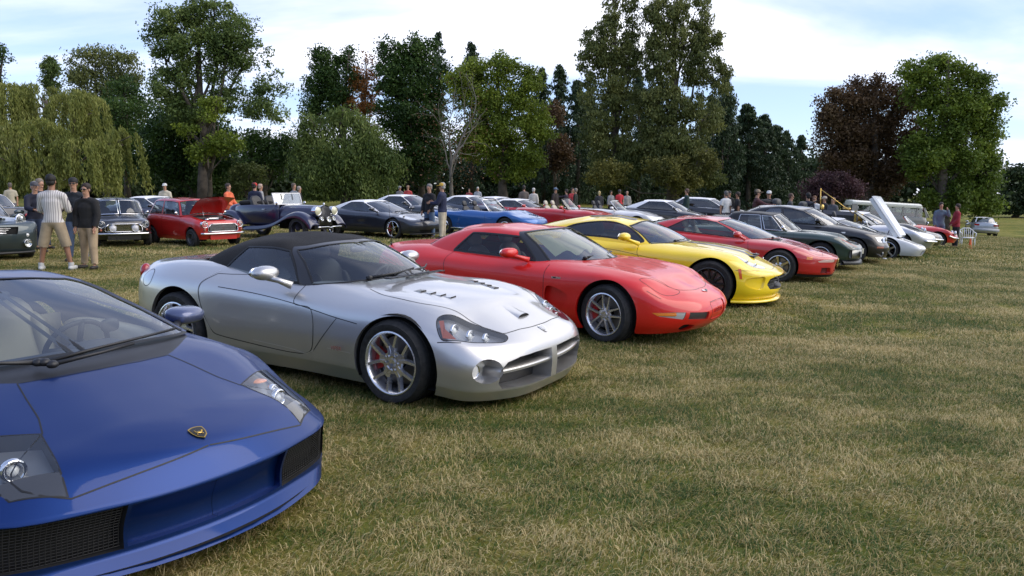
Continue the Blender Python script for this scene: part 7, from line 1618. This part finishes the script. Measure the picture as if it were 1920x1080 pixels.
def limbs(mb, base, top, lobes, r0, n=9, wig=.5):
    """trunk up to top and limbs into the lobes"""
    base = np.array(base); top = np.array(top); P = []; K = 7; off = RNG.normal(size=(K, 3))*wig*.25; off[0] = 0
    for i in range(K): P.append(base+(top-base)*i/(K-1)+off[i]*[1, 1, 0])
    mb.tube(P, [r0*(1.35 if i == 0 else 1)*(1-.8*i/(K-1)) for i in range(K)], 8)
    for l in lobes[:n]:
        c = np.array(l[:3]); f = np.clip((c[2]-base[2])*.45/max(top[2]-base[2], .1), .12, .8); s = base+(top-base)*f
        m = (s+c)/2+RNG.normal(size=3)*wig*.6+[0, 0, -.1]; mb.tube([s, s*.5+m*.5+RNG.normal(size=3)*wig*.15, m, m*.5+c*.5+RNG.normal(size=3)*wig*.2, c], [r0*.42*(1-f*.5), r0*.34*(1-f*.5), r0*.26, r0*.16, r0*.07], 6)
        for q in range(3):
            e = c+RNG.normal(size=3)*np.array(l[3:6])*.55; mb.tube([m*.4+c*.6, (c+e)/2+RNG.normal(size=3)*.2, e], [r0*.12, r0*.07, r0*.02], 5)
def px(lobes, d, sub=0):
    """ellipses given in picture pixels (u,v,ru,rv[,depth]) to world lobes"""
    out = []
    for l in lobes:
        D = d+(l[4] if len(l) > 4 else 0); c = W(l[0], l[1], D); k = D/1432; a = (c[0], c[1], c[2], l[2]*k*.84, min(l[2], l[3]*1.3)*k*.8, l[3]*k*.84); out.append(a)
        for q in range(sub):
            d_ = RNG.normal(size=3); d_[1] = -abs(d_[1])*.8; d_ /= np.linalg.norm(d_); f = RNG.uniform(.26, .50); out.append((a[0]+d_[0]*a[3]*.92, a[1]+d_[1]*a[4]*.92, a[2]+d_[2]*a[5]*.92, a[3]*f, a[4]*f, a[5]*f))
    return out
def tree(label, lobes, d, mat, n=14000, leaf=.30, cl=260, cr=.75, trunk=None, r0=.3, bark=BARK, shell=.55, droop=0., up=0., asp=.6, group='trees behind the show field', name='tree', top=None, wig=.6, fill=.25):
    n = int(n*1.45); leaf *= .80; L = px(lobes, d, 7); low = min(l[2]-l[5] for l in L); cu = sum(l[0] for l in lobes)/len(lobes); tu = trunk if trunk is not None else cu
    b = W(tu, 370, d); b[2] = ground_z(b[0], d)-.1
    t = thing(name, label, name.replace('_', ' '), tuple(b), 0, group)
    C, dr = lobe_pts(L, cl, shell); crr = cr*RNG.uniform(.6, 1.3, cl); m = int(n*(1-fill)/cl)
    pts = np.repeat(C, m, 0)+np.clip(RNG.normal(size=(cl*m, 3)), -1.7, 1.7)*np.repeat(crr, m)[:, None]*[.55, .55, .42]
    if droop: pts[:, 2] -= droop*np.abs(RNG.normal(size=len(pts)))
    C2, _ = lobe_pts(L, int(n*fill), .15); pts = np.concatenate([pts, C2])
    pts = pts[pts[:, 2] > b[2]+.6]
    ax = None
    if droop: ax = np.array([0, 0, -1.])
    if up: ax = np.array([0, 0, up])
    V = cards(pts, leaf, ax, asp, jit=.6)-b
    card_obj('crown', V, mat, t)
    mb = MB(); tp = max(L, key=lambda l: l[2]); tpz = (tp[0], tp[1], tp[2]) if top is None else tuple(W(top[0], top[1], d))
    limbs(mb, b, tpz, sorted(L, key=lambda l: -l[5])[:9], r0, wig=wig); mb.V = [tuple(np.array(v)-b) for v in mb.V]; mb.obj('trunk', [bark], t); return t
def willow(label, lobes, d, mat, n=420, trunk=None, seed=0, lo=1.2, lmax=5.5):
    L = px(lobes, d); b = W(trunk, 370, d); b[2] = ground_z(b[0], d)-.1; t = thing('willow_tree', label, 'tree', tuple(b), 0, 'trees behind the show field'); P = []; A = []
    for l in L:
        k = int(n*l[3]*l[5]/sum(q[3]*q[5] for q in L))
        for i in range(k):
            if i % 9 == 0: a0_ = RNG.uniform(0, 2*PI); r0_ = math.sqrt(RNG.random()); l0_ = RNG.uniform(.45, 1.)
            a = a0_+RNG.normal()*.13; r = min(1., abs(r0_+RNG.normal()*.07)); zz = math.sqrt(max(0, 1-r*r*.9)); s = np.array([l[0]+l[3]*r*math.cos(a), l[1]+l[4]*r*math.sin(a), l[2]+l[5]*zz*RNG.uniform(.75, 1.)])
            ln = RNG.uniform(lo*.6+lmax*.4, lmax)*l0_*(.5+.8*r); ln = min(ln, s[2]-b[2]-RNG.uniform(.6, 1.8)); 
            if ln < .6: continue
            out = np.array([math.cos(a), math.sin(a), 0])*RNG.uniform(.2, .8); m = int(ln*20); tt = np.sort(RNG.random(m)); w = RNG.normal(size=3)*[.15, .15, 0]
            q = s+np.stack([out[0]*(1-np.exp(-tt*3))+w[0]*np.sin(tt*4), out[1]*(1-np.exp(-tt*3))+w[1]*np.sin(tt*4), .35*np.sin(np.minimum(tt*6, PI))*.5-tt*ln], 1)+RNG.normal(size=(m, 3))*.07; P.append(q)
    P = np.concatenate(P); V = cards(P, .28, np.array([0, 0, -1.]), .24, jit=.35)-b; card_obj('crown', V, mat, t)
    mb = MB(); limbs(mb, b, (b[0], b[1], max(l[2] for l in L)), [(l[0], l[1], l[2]+l[5]*.3, l[3], l[4], l[5]) for l in L], .45, wig=1.); mb.V = [tuple(np.array(v)-b) for v in mb.V]; mb.obj('trunk', [BARK], t); return t
def spruce(label, u, vtop, wpx, d, mat, vb=372, n=9000, droop=.5, open_=0., group='conifers behind the show field', leaf=.34):
    tip = W(u, vtop, d); b = W(u, vb, d); b[2] = ground_z(b[0], d)-.1; H = tip[2]-b[2]; r = wpx*1.55*d/1432; t = thing('spruce_tree', label, 'tree', tuple(b), 0, group)
    nb = int(H*9*(1-open_)); P = []
    for i in range(nb):
        f = (i+RNG.random())/nb; f = f**1.15; z = b[2]+H*(1-f)+.0; rad = r*(.05+.95*(f**.75))*RNG.uniform(.75, 1.1); a = RNG.uniform(0, 2*PI); m = max(6, int(n/nb)); tt = RNG.random(m)**.7
        x = np.cos(a)*rad*tt; y = np.sin(a)*rad*tt; zz = z-.3*f-droop*rad*tt*(1.15-tt*.6)-np.abs(RNG.normal(size=m))*.30*(.4+f); P.append(np.stack([tip[0]+x, tip[1]+y, zz], 1)+RNG.normal(size=(m, 3))*[.13, .13, .08])
    P = np.concatenate(P); P = P[P[:, 2] > b[2]+.3]; V = cards(P, leaf, np.array([0, 0, -1.]), .42, jit=.7)-b; card_obj('crown', V, mat, t)
    mb = MB(); mb.tube([(0, 0, 0), (0, 0, H*.5), tuple(np.array([tip[0], tip[1], tip[2]])-b)], [.28, .17, .02], 7); mb.obj('trunk', [BARK], t); return t
G_COT = leafmat('cottonwood leaves', (.055, .092, .024), (.130, .185, .048), (.25, .30, .09)); G_DRK = leafmat('dark maple leaves', (.022, .048, .014), (.050, .098, .018), (.095, .15, .034))
G_WIL = leafmat('willow leaves', (.115, .145, .034), (.24, .26, .062), (.36, .36, .12), tr=.35); G_WEEP = leafmat('weeping leaves', (.060, .10, .025), (.150, .20, .05), (.27, .32, .10))
G_YEL = leafmat('yellow green leaves', (.070, .105, .014), (.18, .24, .028), (.32, .37, .05)); G_POP = leafmat('poplar leaves', (.062, .085, .025), (.145, .165, .048), (.26, .27, .09)); G_SPR = leafmat('spruce needles', (.024, .042, .020), (.048, .078, .032), (.08, .115, .045), tr=.1)
G_BEE = leafmat('copper beech leaves', (.055, .034, .018), (.115, .070, .034), (.18, .12, .058)); G_MAP = leafmat('bright maple leaves', (.055, .095, .014), (.14, .20, .026), (.25, .31, .042)); G_ORG = leafmat('orange autumn leaves', (.14, .060, .018), (.30, .13, .03), (.42, .22, .06))
G_PUR = leafmat('purple shrub leaves', (.055, .030, .034), (.11, .056, .062), (.15, .09, .09)); G_BR = leafmat('brown dry leaves', (.09, .045, .025), (.17, .09, .045)); G_BSH = leafmat('bush leaves', (.06, .08, .024), (.12, .15, .040), (.22, .23, .07)); G_FAR = leafmat('far wood leaves', (.018, .032, .012), (.040, .064, .022), (.07, .095, .032)); G_POY = leafmat('poplar yellowing leaves', (.075, .085, .022), (.17, .165, .04), (.27, .23, .05))
def forest():
    T = tree
    # far dark wood closing the gaps at ground level: one mass nobody could count
    lob = [(u, 335+RNG.uniform(-8, 8), 75, 62, RNG.uniform(-3, 8)) for u in range(-60, 1560, 52)]+[(u, 345, 60, 55, 0) for u in range(1540, 1880, 60)]
    L = px(lob, 96); C, _ = lobe_pts(L, 900, .35); P = np.repeat(C, 52, 0)+RNG.normal(size=(900*52, 3))*[.9, .9, .8]; P = P[P[:, 2] > -3]; o = card_obj('woodland', cards(P, .60, None, .7), G_FAR, None); tag(o, 'dark mass of woodland under and behind the tree line', None, None, 'stuff')
    n_ = 7000; V = cards(np.stack([RNG.uniform(-110, 110, n_), RNG.uniform(-58, -50, n_), 11*RNG.random(n_)**.8], 1), 2.2, None, .8); o3 = card_obj('woodland', V, G_FAR, None); tag(o3, 'unseen line of dark trees behind the camera, added for the car sides to reflect', None, None, 'stuff')  # added out of view behind the camera, to put dark reflections on the car sides
    V = cards(np.stack([RNG.uniform(-75, 62, 9000), RNG.uniform(97, 103, 9000), RNG.uniform(-1, 5.5, 9000)], 1), 1.0, None, .8); o2 = card_obj('undergrowth', V, G_FAR, None); tag(o2, 'dark undergrowth between the trunks of the far wood', None, None, 'stuff')
    # left
    willow('great pale green weeping willow filling the left edge of the picture', [(10, 205, 60, 62, 0), (75, 190, 50, 40, 1), (150, 215, 58, 56, 0), (-20, 260, 60, 50, -2), (60, 262, 80, 50, -3), (225, 272, 44, 38, -2), (150, 290, 70, 36, -4), (30, 310, 70, 30, -5)], 56, G_WIL, 1300, trunk=95, lmax=5)
    T('dark broad tree cut off by the left edge above the willow', [(-8, 105, 26, 22), (-30, 130, 34, 40)], 72, G_DRK, 3000, cl=60, cr=.6, trunk=-20)
    T('small thin tree top rising behind the willow at the left', [(94, 125, 18, 20), (98, 160, 16, 26)], 82, G_COT, 2400, cl=50, cr=.5, trunk=97, r0=.15)
    T('grey green broad tree with a feathery top between the willow and the tall cottonwood', [(150, 130, 30, 30), (190, 112, 34, 26), (235, 125, 36, 34), (200, 160, 70, 40), (215, 210, 80, 60)], 80, G_POP, 15000, cl=220, cr=.85, up=1., trunk=200)
    T('dark tree in the shade behind the willow', [(240, 215, 70, 60), (275, 280, 70, 60), (190, 260, 60, 50)], 74, G_DRK, 12000, cl=200, cr=.9, leaf=.34, trunk=240)
    T('tall open cottonwood with spreading limbs, the highest tree on the left', [(330, 45, 62, 42), (395, 25, 52, 34), (440, 60, 42, 40), (300, 80, 34, 34), (370, 100, 70, 46), (470, 105, 48, 30), (420, 130, 46, 34), (505, 160, 34, 26), (470, 190, 48, 30), (525, 215, 26, 22), (420, 185, 40, 30), (330, 160, 55, 45), (345, 215, 55, 35)], 62, G_COT, 30000, leaf=.26, cl=420, cr=.62, trunk=385, r0=.55, fill=.10, shell=.45, top=(380, 60), wig=1.0)
    T('dark dense tree below the tall cottonwood', [(330, 250, 60, 60), (400, 270, 55, 65), (300, 310, 60, 45), (390, 325, 70, 40)], 66, G_DRK, 20000, leaf=.32, cl=300, cr=.85, trunk=360)
    T('yellow green young tree lit against the dark wood', [(400, 205, 26, 22, -2), (420, 265, 36, 24, -2), (372, 285, 24, 16, -2), (350, 245, 22, 14, -2)], 60, G_YEL, 4200, leaf=.24, cl=90, cr=.5, trunk=387, r0=.22, fill=.05)
    T('rounded olive bush at the foot of the dark trees', [(470, 328, 34, 24), (450, 345, 30, 20)], 62, G_BSH, 4500, leaf=.22, cl=90, cr=.45, name='bush', trunk=465, r0=.1)
    T('small dark round tree seen through the gap left of the weeping tree', [(490, 262, 38, 24), (500, 300, 50, 40), (530, 280, 34, 30)], 78, G_DRK, 8000, cl=130, cr=.7, trunk=495)
    # middle
    T('maple with dark green leaves on its left half behind the weeping tree', [(610, 120, 34, 28), (600, 160, 34, 34), (640, 150, 40, 40), (625, 200, 50, 40), (655, 105, 16, 20)], 76, G_DRK, 14000, leaf=.30, cl=220, cr=.7, trunk=645, fill=.2)
    T('maple crown turning orange, thin and partly bare', [(690, 128, 26, 24), (700, 165, 26, 34), (672, 180, 30, 40), (690, 215, 36, 30)], 75, G_ORG, 3600, leaf=.26, cl=110, cr=.5, trunk=670, r0=.28, fill=.02, bark=BARKG)
    T('mid green weeping tree with hanging sprays, between the orange maple and the vintage tourer', [(590, 235, 34, 24), (650, 222, 44, 24), (700, 258, 42, 30), (580, 285, 44, 34), (650, 280, 60, 44), (722, 305, 38, 32), (600, 325, 54, 40), (690, 335, 58, 36)], 62, G_WEEP, 34000, leaf=.34, cl=520, cr=.62, droop=.75, asp=.36, trunk=650, r0=.4, name='weeping_tree', fill=.15)
    T('tall very dark maple with a squared top', [(745, 105, 34, 32), (785, 100, 34, 28), (770, 150, 60, 50), (810, 150, 34, 50), (775, 220, 64, 60), (790, 290, 60, 60)], 71, G_DRK, 26000, leaf=.32, cl=420, cr=.8, trunk=790)
    spruce('thin spruce top poking above the dark maple', 822, 60, 34, 88, G_SPR, open_=.2, n=5000)
    spruce('dark spruce top behind the yellow green tree', 885, 80, 52, 90, G_SPR, n=7000)
    T('broad yellow green tree with spreading sprays, brightest of the middle', [(880, 145, 40, 30), (935, 135, 50, 30), (975, 165, 38, 34), (900, 190, 60, 36), (985, 210, 46, 34), (1005, 240, 36, 28), (940, 240, 70, 40), (900, 270, 50, 40), (980, 285, 44, 34), (950, 315, 50, 28)], 66, G_YEL, 34000, leaf=.27, cl=500, cr=.62, trunk=945, r0=.4, fill=.12)
    def bare():
        b = W(846, 372, 61); b[2] = ground_z(b[0], 61)-.1; t = thing('bare_tree', 'nearly bare grey tree with a crooked trunk in front of the yellow green tree', 'tree', tuple(b), 0, 'trees behind the show field'); mb = MB()
        def br(p, d_, ln, r, dep):
            P = [p]; q = p.copy(); dd = d_.copy()
            for i in range(4): dd = dd+RNG.normal(size=3)*(.07 if dep < 2 else .18); dd /= np.linalg.norm(dd); q = q+dd*ln/4; P.append(q)
            mb.tube([tuple(x) for x in P], [r, r*.85, r*.7, r*.55, r*.4], 6 if dep < 2 else 4, cap=False)
            if dep < 4:
                for k in range(3 if dep else 5): s = P[2+k % 3]; nd = dd*.8+RNG.normal(size=3)*[.55, .5, .40]+[0, 0, .25]; nd /= np.linalg.norm(nd); br(s, nd, ln*RNG.uniform(.5, .75), r*.42, dep+1)
        br(np.zeros(3), np.array([.0, 0, 1.6]), 4.2, .20, 1); br(np.array([.0, 0, 3.2]), np.array([-.1, 0, 1.]), 3.6, .11, 1); br(np.array([.1, 0, 3.6]), np.array([.3, 0, 1.]), 4.2, .11, 1); mb.obj('trunk', [BARKG], t)
        P = RNG.normal(size=(900, 3))*[1.6, 1.2, 2.2]+[.2, 0, 5.5]; card_obj('crown', cards(P, .16), G_BR, t)
    bare()
    for u, vt, w, d_, lb in ((1018, 128, 46, 86, 'dark spruce just right of the yellow green tree'), (1050, 122, 44, 90, 'second dark spruce right of the yellow green tree'), (1083, 150, 46, 84, 'dark spruce partly hidden by the left poplar')): spruce(lb, u, vt, w, d_, G_SPR, n=11000)
    T('rust coloured small tree between the yellow green tree and the spruces', [(1038, 215, 20, 30), (1050, 290, 26, 40)], 76, G_BEE, 4000, cl=70, cr=.6, trunk=1045, r0=.2)
    for u, vt, w, d_, lb in ((1105, 165, 46, 90, 'dark spruce behind the left poplar'), (1196, 130, 44, 88, 'dark spruce filling the gap between the two poplars'), (1232, 175, 50, 92, 'dark spruce behind the right poplar'), (1335, 180, 50, 90, 'dark spruce behind the right edge of the tall poplar')): spruce(lb, u, vt, w, d_, G_SPR, n=12000)
    T('left of the two tall poplars', [(1152, 12, 26, 50), (1108, 70, 20, 30), (1188, 40, 16, 46), (1150, 80, 38, 50), (1112, 120, 30, 36), (1175, 120, 30, 50), (1125, 180, 46, 44), (1170, 200, 36, 46), (1120, 240, 44, 40), (1150, 290, 50, 40), (1185, 300, 44, 44), (1140, 335, 44, 30)], 64, G_POP, 34000, leaf=.25, cl=640, cr=.42, up=1.2, trunk=1155, r0=.4, top=(1150, 20), fill=.12)
    T('right and taller of the two tall poplars', [(1217, 12, 18, 40), (1268, 0, 34, 50), (1312, 40, 20, 44), (1228, 60, 28, 44), (1285, 70, 40, 44), (1338, 90, 16, 34), (1240, 125, 38, 44), (1310, 130, 38, 44), (1350, 150, 20, 34), (1250, 195, 48, 50), (1318, 215, 42, 48), (1270, 275, 60, 40), (1215, 280, 34, 50), (1300, 325, 50, 36)], 63, G_POP, 42000, leaf=.25, cl=780, cr=.42, up=1.2, trunk=1262, r0=.45, top=(1265, 10), fill=.12)
    T('yellowing lower growth around the foot of the two poplars', [(1140, 325, 44, 26, -1), (1255, 320, 50, 34, -1), (1290, 345, 34, 20, -1), (1325, 300, 26, 26, -1)], 62, G_POY, 9000, leaf=.22, cl=160, cr=.5, trunk=1250, r0=.15, name='shrub')
    T('leaning conifer with long drooping boughs right of the poplars', [(1358, 200, 20, 40), (1362, 270, 30, 50), (1350, 330, 34, 40)], 68, G_SPR, 9000, leaf=.34, cl=140, cr=.55, droop=.5, asp=.4, trunk=1355)
    for u, vt, w, d_, lb in ((1362, 140, 34, 80, 'dark spruce whose boughs stick out right of the tall poplar'), (1402, 196, 66, 72, 'broad dark spruce, tallest of the group right of the poplars'), (1432, 216, 56, 74, 'dark spruce in the middle of the group right of the poplars'), (1455, 236, 50, 78, 'dark spruce on the falling right side of the group'), (1476, 246, 40, 88, 'small spruce second from the copper beech'), (1502, 255, 36, 92, 'small spruce next to the copper beech')): spruce(lb, u, vt, w, d_, G_SPR, n=20000 if w > 45 else 10000, droop=.55, leaf=.30)
    T('large copper beech with dark reddish brown leaves', [(1575, 195, 44, 34), (1625, 170, 44, 30), (1680, 185, 44, 34), (1560, 250, 46, 44), (1620, 240, 66, 54), (1690, 250, 50, 54), (1590, 310, 60, 44), (1660, 320, 60, 44)], 66, G_BEE, 36000, leaf=.28, cl=520, cr=.72, trunk=1625, r0=.5, fill=.2)
    T('great bright green maple at the right end of the tree line', [(1720, 130, 40, 24), (1765, 122, 34, 22), (1805, 155, 38, 30), (1740, 175, 50, 36), (1835, 205, 36, 34), (1780, 220, 60, 44), (1850, 250, 28, 30), (1800, 285, 56, 44), (1740, 290, 50, 50), (1835, 320, 36, 34), (1800, 360, 56, 32), (1850, 345, 22, 26), (1760, 380, 50, 26), (1845, 385, 34, 24)], 62, G_MAP, 44000, leaf=.28, cl=640, cr=.66, trunk=1770, r0=.5, fill=.18)
    T('purple leaved shrub in front of the copper beech', [(1555, 345, 40, 28), (1590, 352, 28, 24), (1525, 360, 26, 20)], 58, G_PUR, 8000, leaf=.20, cl=140, cr=.45, name='shrub', trunk=1558, r0=.1)
    T('row of dark trees far away beyond the right edge of the field', [(1885, 345, 36, 40), (1925, 350, 50, 46), (1900, 395, 60, 36), (1970, 345, 60, 50), (1960, 395, 60, 36)], 120, G_FAR, 16000, leaf=.6, cl=260, cr=1.2, trunk=1905, r0=.4)
forest()
# ================================================================ field and grass
def meadow_nodes(nt, vec_src):
    """colour of the turf from world position: straw and green patches, mown streaks"""
    N = nt.nodes; L = nt.links
    def noise(scale, det=4, sc=(1, 1, 1), rot=0.):
        mp = N.new('ShaderNodeMapping'); mp.inputs['Scale'].default_value = sc; mp.inputs['Rotation'].default_value = (0, 0, rot); L.new(vec_src, mp.inputs[0]); n = N.new('ShaderNodeTexNoise'); n.inputs['Scale'].default_value = scale; n.inputs['Detail'].default_value = det; n.inputs['Roughness'].default_value = .6; L.new(mp.outputs[0], n.inputs['Vector']); return n.outputs[0]
    a = noise(.55, 5, (.6, 1.5, 1), .25); b = noise(2.2, 4, (.7, 1.3, 1), .2); c = noise(.13, 3)
    def ma(op, x, y, z=None):
        m = N.new('ShaderNodeMath'); m.operation = op
        for i, q in enumerate((x, y, z)):
            if q is None: continue
            if isinstance(q, (int, float)): m.inputs[i].default_value = q
            else: L.new(q, m.inputs[i])
        return m.outputs[0]
    s = ma('ADD', ma('MULTIPLY_ADD', a, .74, .0), ma('ADD', ma('MULTIPLY_ADD', b, .42, -.10), ma('MULTIPLY', c, .05))); return s, ma
def ramp(nt, src, stops):
    r = nt.nodes.new('ShaderNodeValToRGB'); e = r.color_ramp.elements; e[0].position, e[0].color = stops[0][0], tuple(stops[0][1])+(1,); e[1].position, e[1].color = stops[-1][0], tuple(stops[-1][1])+(1,)
    for p, c in stops[1:-1]: q = e.new(p); q.color = tuple(c)+(1,)
    nt.links.new(src, r.inputs[0]); return r.outputs[0]
TURF = [(.38, (.070, .105, .016)), (.46, (.140, .160, .026)), (.54, (.230, .210, .046)), (.66, (.34, .275, .085))]
def build_ground():
    xs = np.concatenate([np.linspace(-400, -40, 13), np.linspace(-36, 60, 97), np.linspace(70, 400, 12)]); ys = np.concatenate([np.linspace(-30, -2, 6), np.linspace(0, 110, 111), np.linspace(120, 900, 14)])
    V = [(x, y, ground_z(x, y)) for x in xs for y in ys]; n = len(ys)
    F = [(i*n+j, (i+1)*n+j, (i+1)*n+j+1, i*n+j+1) for i in range(len(xs)-1) for j in range(n-1)]
    m = bpy.data.materials.new('meadow'); m.use_nodes = True; nt = m.node_tree; b = nt.nodes['Principled BSDF']; b.inputs['Roughness'].default_value = .95; b.inputs['Specular IOR Level'].default_value = .1
    tc = nt.nodes.new('ShaderNodeTexCoord'); s, ma = meadow_nodes(nt, tc.outputs['Object'])
    n2 = nt.nodes.new('ShaderNodeTexNoise'); n2.inputs['Scale'].default_value = 22; n2.inputs['Detail'].default_value = 6; n2.inputs['Roughness'].default_value = .75; nt.links.new(tc.outputs['Object'], n2.inputs['Vector'])
    s2 = ma('MULTIPLY_ADD', ma('SUBTRACT', n2.outputs[0], .5), .30, s); nt.links.new(ramp(nt, s2, [(p, tuple(q*.86 for q in c)) for p, c in TURF]), b.inputs['Base Color'])
    bp = nt.nodes.new('ShaderNodeBump'); bp.inputs['Strength'].default_value = 1.; bp.inputs['Distance'].default_value = .03; nt.links.new(n2.outputs[0], bp.inputs['Height']); nt.links.new(bp.outputs[0], b.inputs['Normal'])
    o = mesh_obj('ground', V, F, [m]); tag(o, 'mown meadow of green and straw coloured grass', None, None, 'structure')
build_ground()
def grass_material():
    m = bpy.data.materials.new('grass blades'); m.use_nodes = True; nt = m.node_tree; N = nt.nodes; L = nt.links; b = N['Principled BSDF']; out = N['Material Output']; b.inputs['Roughness'].default_value = .6; b.inputs['Specular IOR Level'].default_value = .3
    g = N.new('ShaderNodeNewGeometry'); s, ma = meadow_nodes(nt, g.outputs['Position'])
    r = ma('MULTIPLY_ADD', ma('SUBTRACT', g.outputs['Random Per Island'], .5), .46, s)
    c = ramp(nt, r, [(.32, (.050, .098, .018)), (.41, (.115, .155, .026)), (.50, (.235, .210, .054)), (.58, (.38, .285, .100)), (.72, (.64, .52, .26))])
    L.new(c, b.inputs['Base Color']); t = N.new('ShaderNodeBsdfTranslucent'); L.new(c, t.inputs[0]); mx = N.new('ShaderNodeMixShader'); mx.inputs[0].default_value = .25; L.new(b.outputs[0], mx.inputs[1]); L.new(t.outputs[0], mx.inputs[2]); L.new(mx.outputs[0], out.inputs[0]); return m
GM = grass_material()
def grass_tile(name, size, n, hmin, hmax, w, lay):
    """a square of blades, each bent in two segments; many lie almost flat"""
    base = np.stack([RNG.uniform(-size/2, size/2, n), RNG.uniform(-size/2, size/2, n), np.full(n, -.004)], 1); a = RNG.uniform(0, 2*PI, n)
    flow = .6+.9*np.sin(base[:, 0]*3+base[:, 1]*2); a = np.where(RNG.random(n) < .55, flow+RNG.normal(size=n)*.5, a)
    h = RNG.uniform(hmin, hmax, n)*(1+.3*(RNG.random(n) < .05)); ln = np.clip(np.abs(RNG.normal(lay, .35, n)), .1, 1.45); d = np.stack([np.cos(a), np.sin(a)], 1); sd = np.stack([-np.sin(a), np.cos(a)], 1)*(w*RNG.uniform(.6, 1.3, n)/2)[:, None]
    m1 = base.copy(); m1[:, :2] += d*(h*.5*np.sin(ln*.6))[:, None]; m1[:, 2] += h*.5*np.cos(ln*.6); tp = m1.copy(); tp[:, :2] += d*(h*.5*np.sin(np.minimum(ln*1.25, 1.75)))[:, None]; tp[:, 2] += h*.5*np.cos(np.minimum(ln*1.25, 1.75))
    z = np.zeros((n, 1)); S = np.concatenate([sd, z], 1); V = np.stack([base-S, base+S, m1+S*.8, m1-S*.8, tp], 1).reshape(-1, 3); i = np.arange(n)[:, None]*5
    me = bpy.data.meshes.new(name); Q = (i+[0, 1, 2, 3]).tolist(); T = (i+[3, 2, 4]).tolist(); me.from_pydata(V.tolist(), [], Q+T); me.materials.append(GM); return bpy.data.objects.new(name, me)
def grass():
    """geometry nodes scatter turf tiles on a point cloud mesh"""
    for nm, tiles, pts, lab in GRASS_SETS:
        coll = bpy.data.collections.new(nm+' tiles')
        for t in tiles: coll.objects.link(t)
        me = bpy.data.meshes.new(nm); me.from_pydata(pts, [], []); o = bpy.data.objects.new(nm, me); COL.objects.link(o); tag(o, lab, None, None, 'stuff')
        ng = bpy.data.node_groups.new(nm, 'GeometryNodeTree'); ng.interface.new_socket('Geometry', in_out='INPUT', socket_type='NodeSocketGeometry'); ng.interface.new_socket('Geometry', in_out='OUTPUT', socket_type='NodeSocketGeometry'); N = ng.nodes; L = ng.links
        gi = N.new('NodeGroupInput'); go = N.new('NodeGroupOutput'); ci = N.new('GeometryNodeCollectionInfo'); ci.inputs['Collection'].default_value = coll; ci.inputs['Separate Children'].default_value = True; ci.inputs['Reset Children'].default_value = True
        ip = N.new('GeometryNodeInstanceOnPoints'); ip.inputs['Pick Instance'].default_value = True; rv = N.new('FunctionNodeRandomValue'); rv.data_type = 'FLOAT_VECTOR'; rv.inputs[0].default_value = (0, 0, -.5); rv.inputs[1].default_value = (0, 0, .5)
        L.new(gi.outputs[0], ip.inputs['Points']); L.new(ci.outputs[0], ip.inputs['Instance']); L.new(rv.outputs[0], ip.inputs['Rotation']); L.new(ip.outputs[0], go.inputs[0]); md = o.modifiers.new('scatter', 'NODES'); md.node_group = ng
def spots(x0, x1, y0, y1, st, cond):
    P = []; y = y0
    while y < y1:
        x = x0
        while x < x1:
            px_, py_ = x+RNG.uniform(-.12, .12)*st, y+RNG.uniform(-.12, .12)*st
            if cond(px_, py_): P.append((px_, py_, ground_z(px_, py_)))
            x += st
        y += st
    return P
near = [grass_tile('turf_near', .62, 2600, .022, .075, .0040, 1.25) for k in range(4)]
mid = [grass_tile('turf_mid', 1.25, 3800, .022, .070, .0070, 1.15) for k in range(3)]
far = [grass_tile('turf_far', 3.2, 3800, .04, .09, .018, .85) for k in range(3)]
fov = lambda x, y: abs(x) < y*.72+1.4
GRASS_SETS = [('grass_near', near, spots(-7, 9, .8, 8.5, .5, fov), 'short bent green and straw coloured grass in the foreground'),
              ('grass_mid', mid, spots(-16, 18, 8.0, 22, 1.0, fov), 'mown grass between the rows of cars'),
              ('grass_far', far, spots(-32, 40, 20, 56, 2.6, fov), 'mown grass in the far part of the field')]
grass()
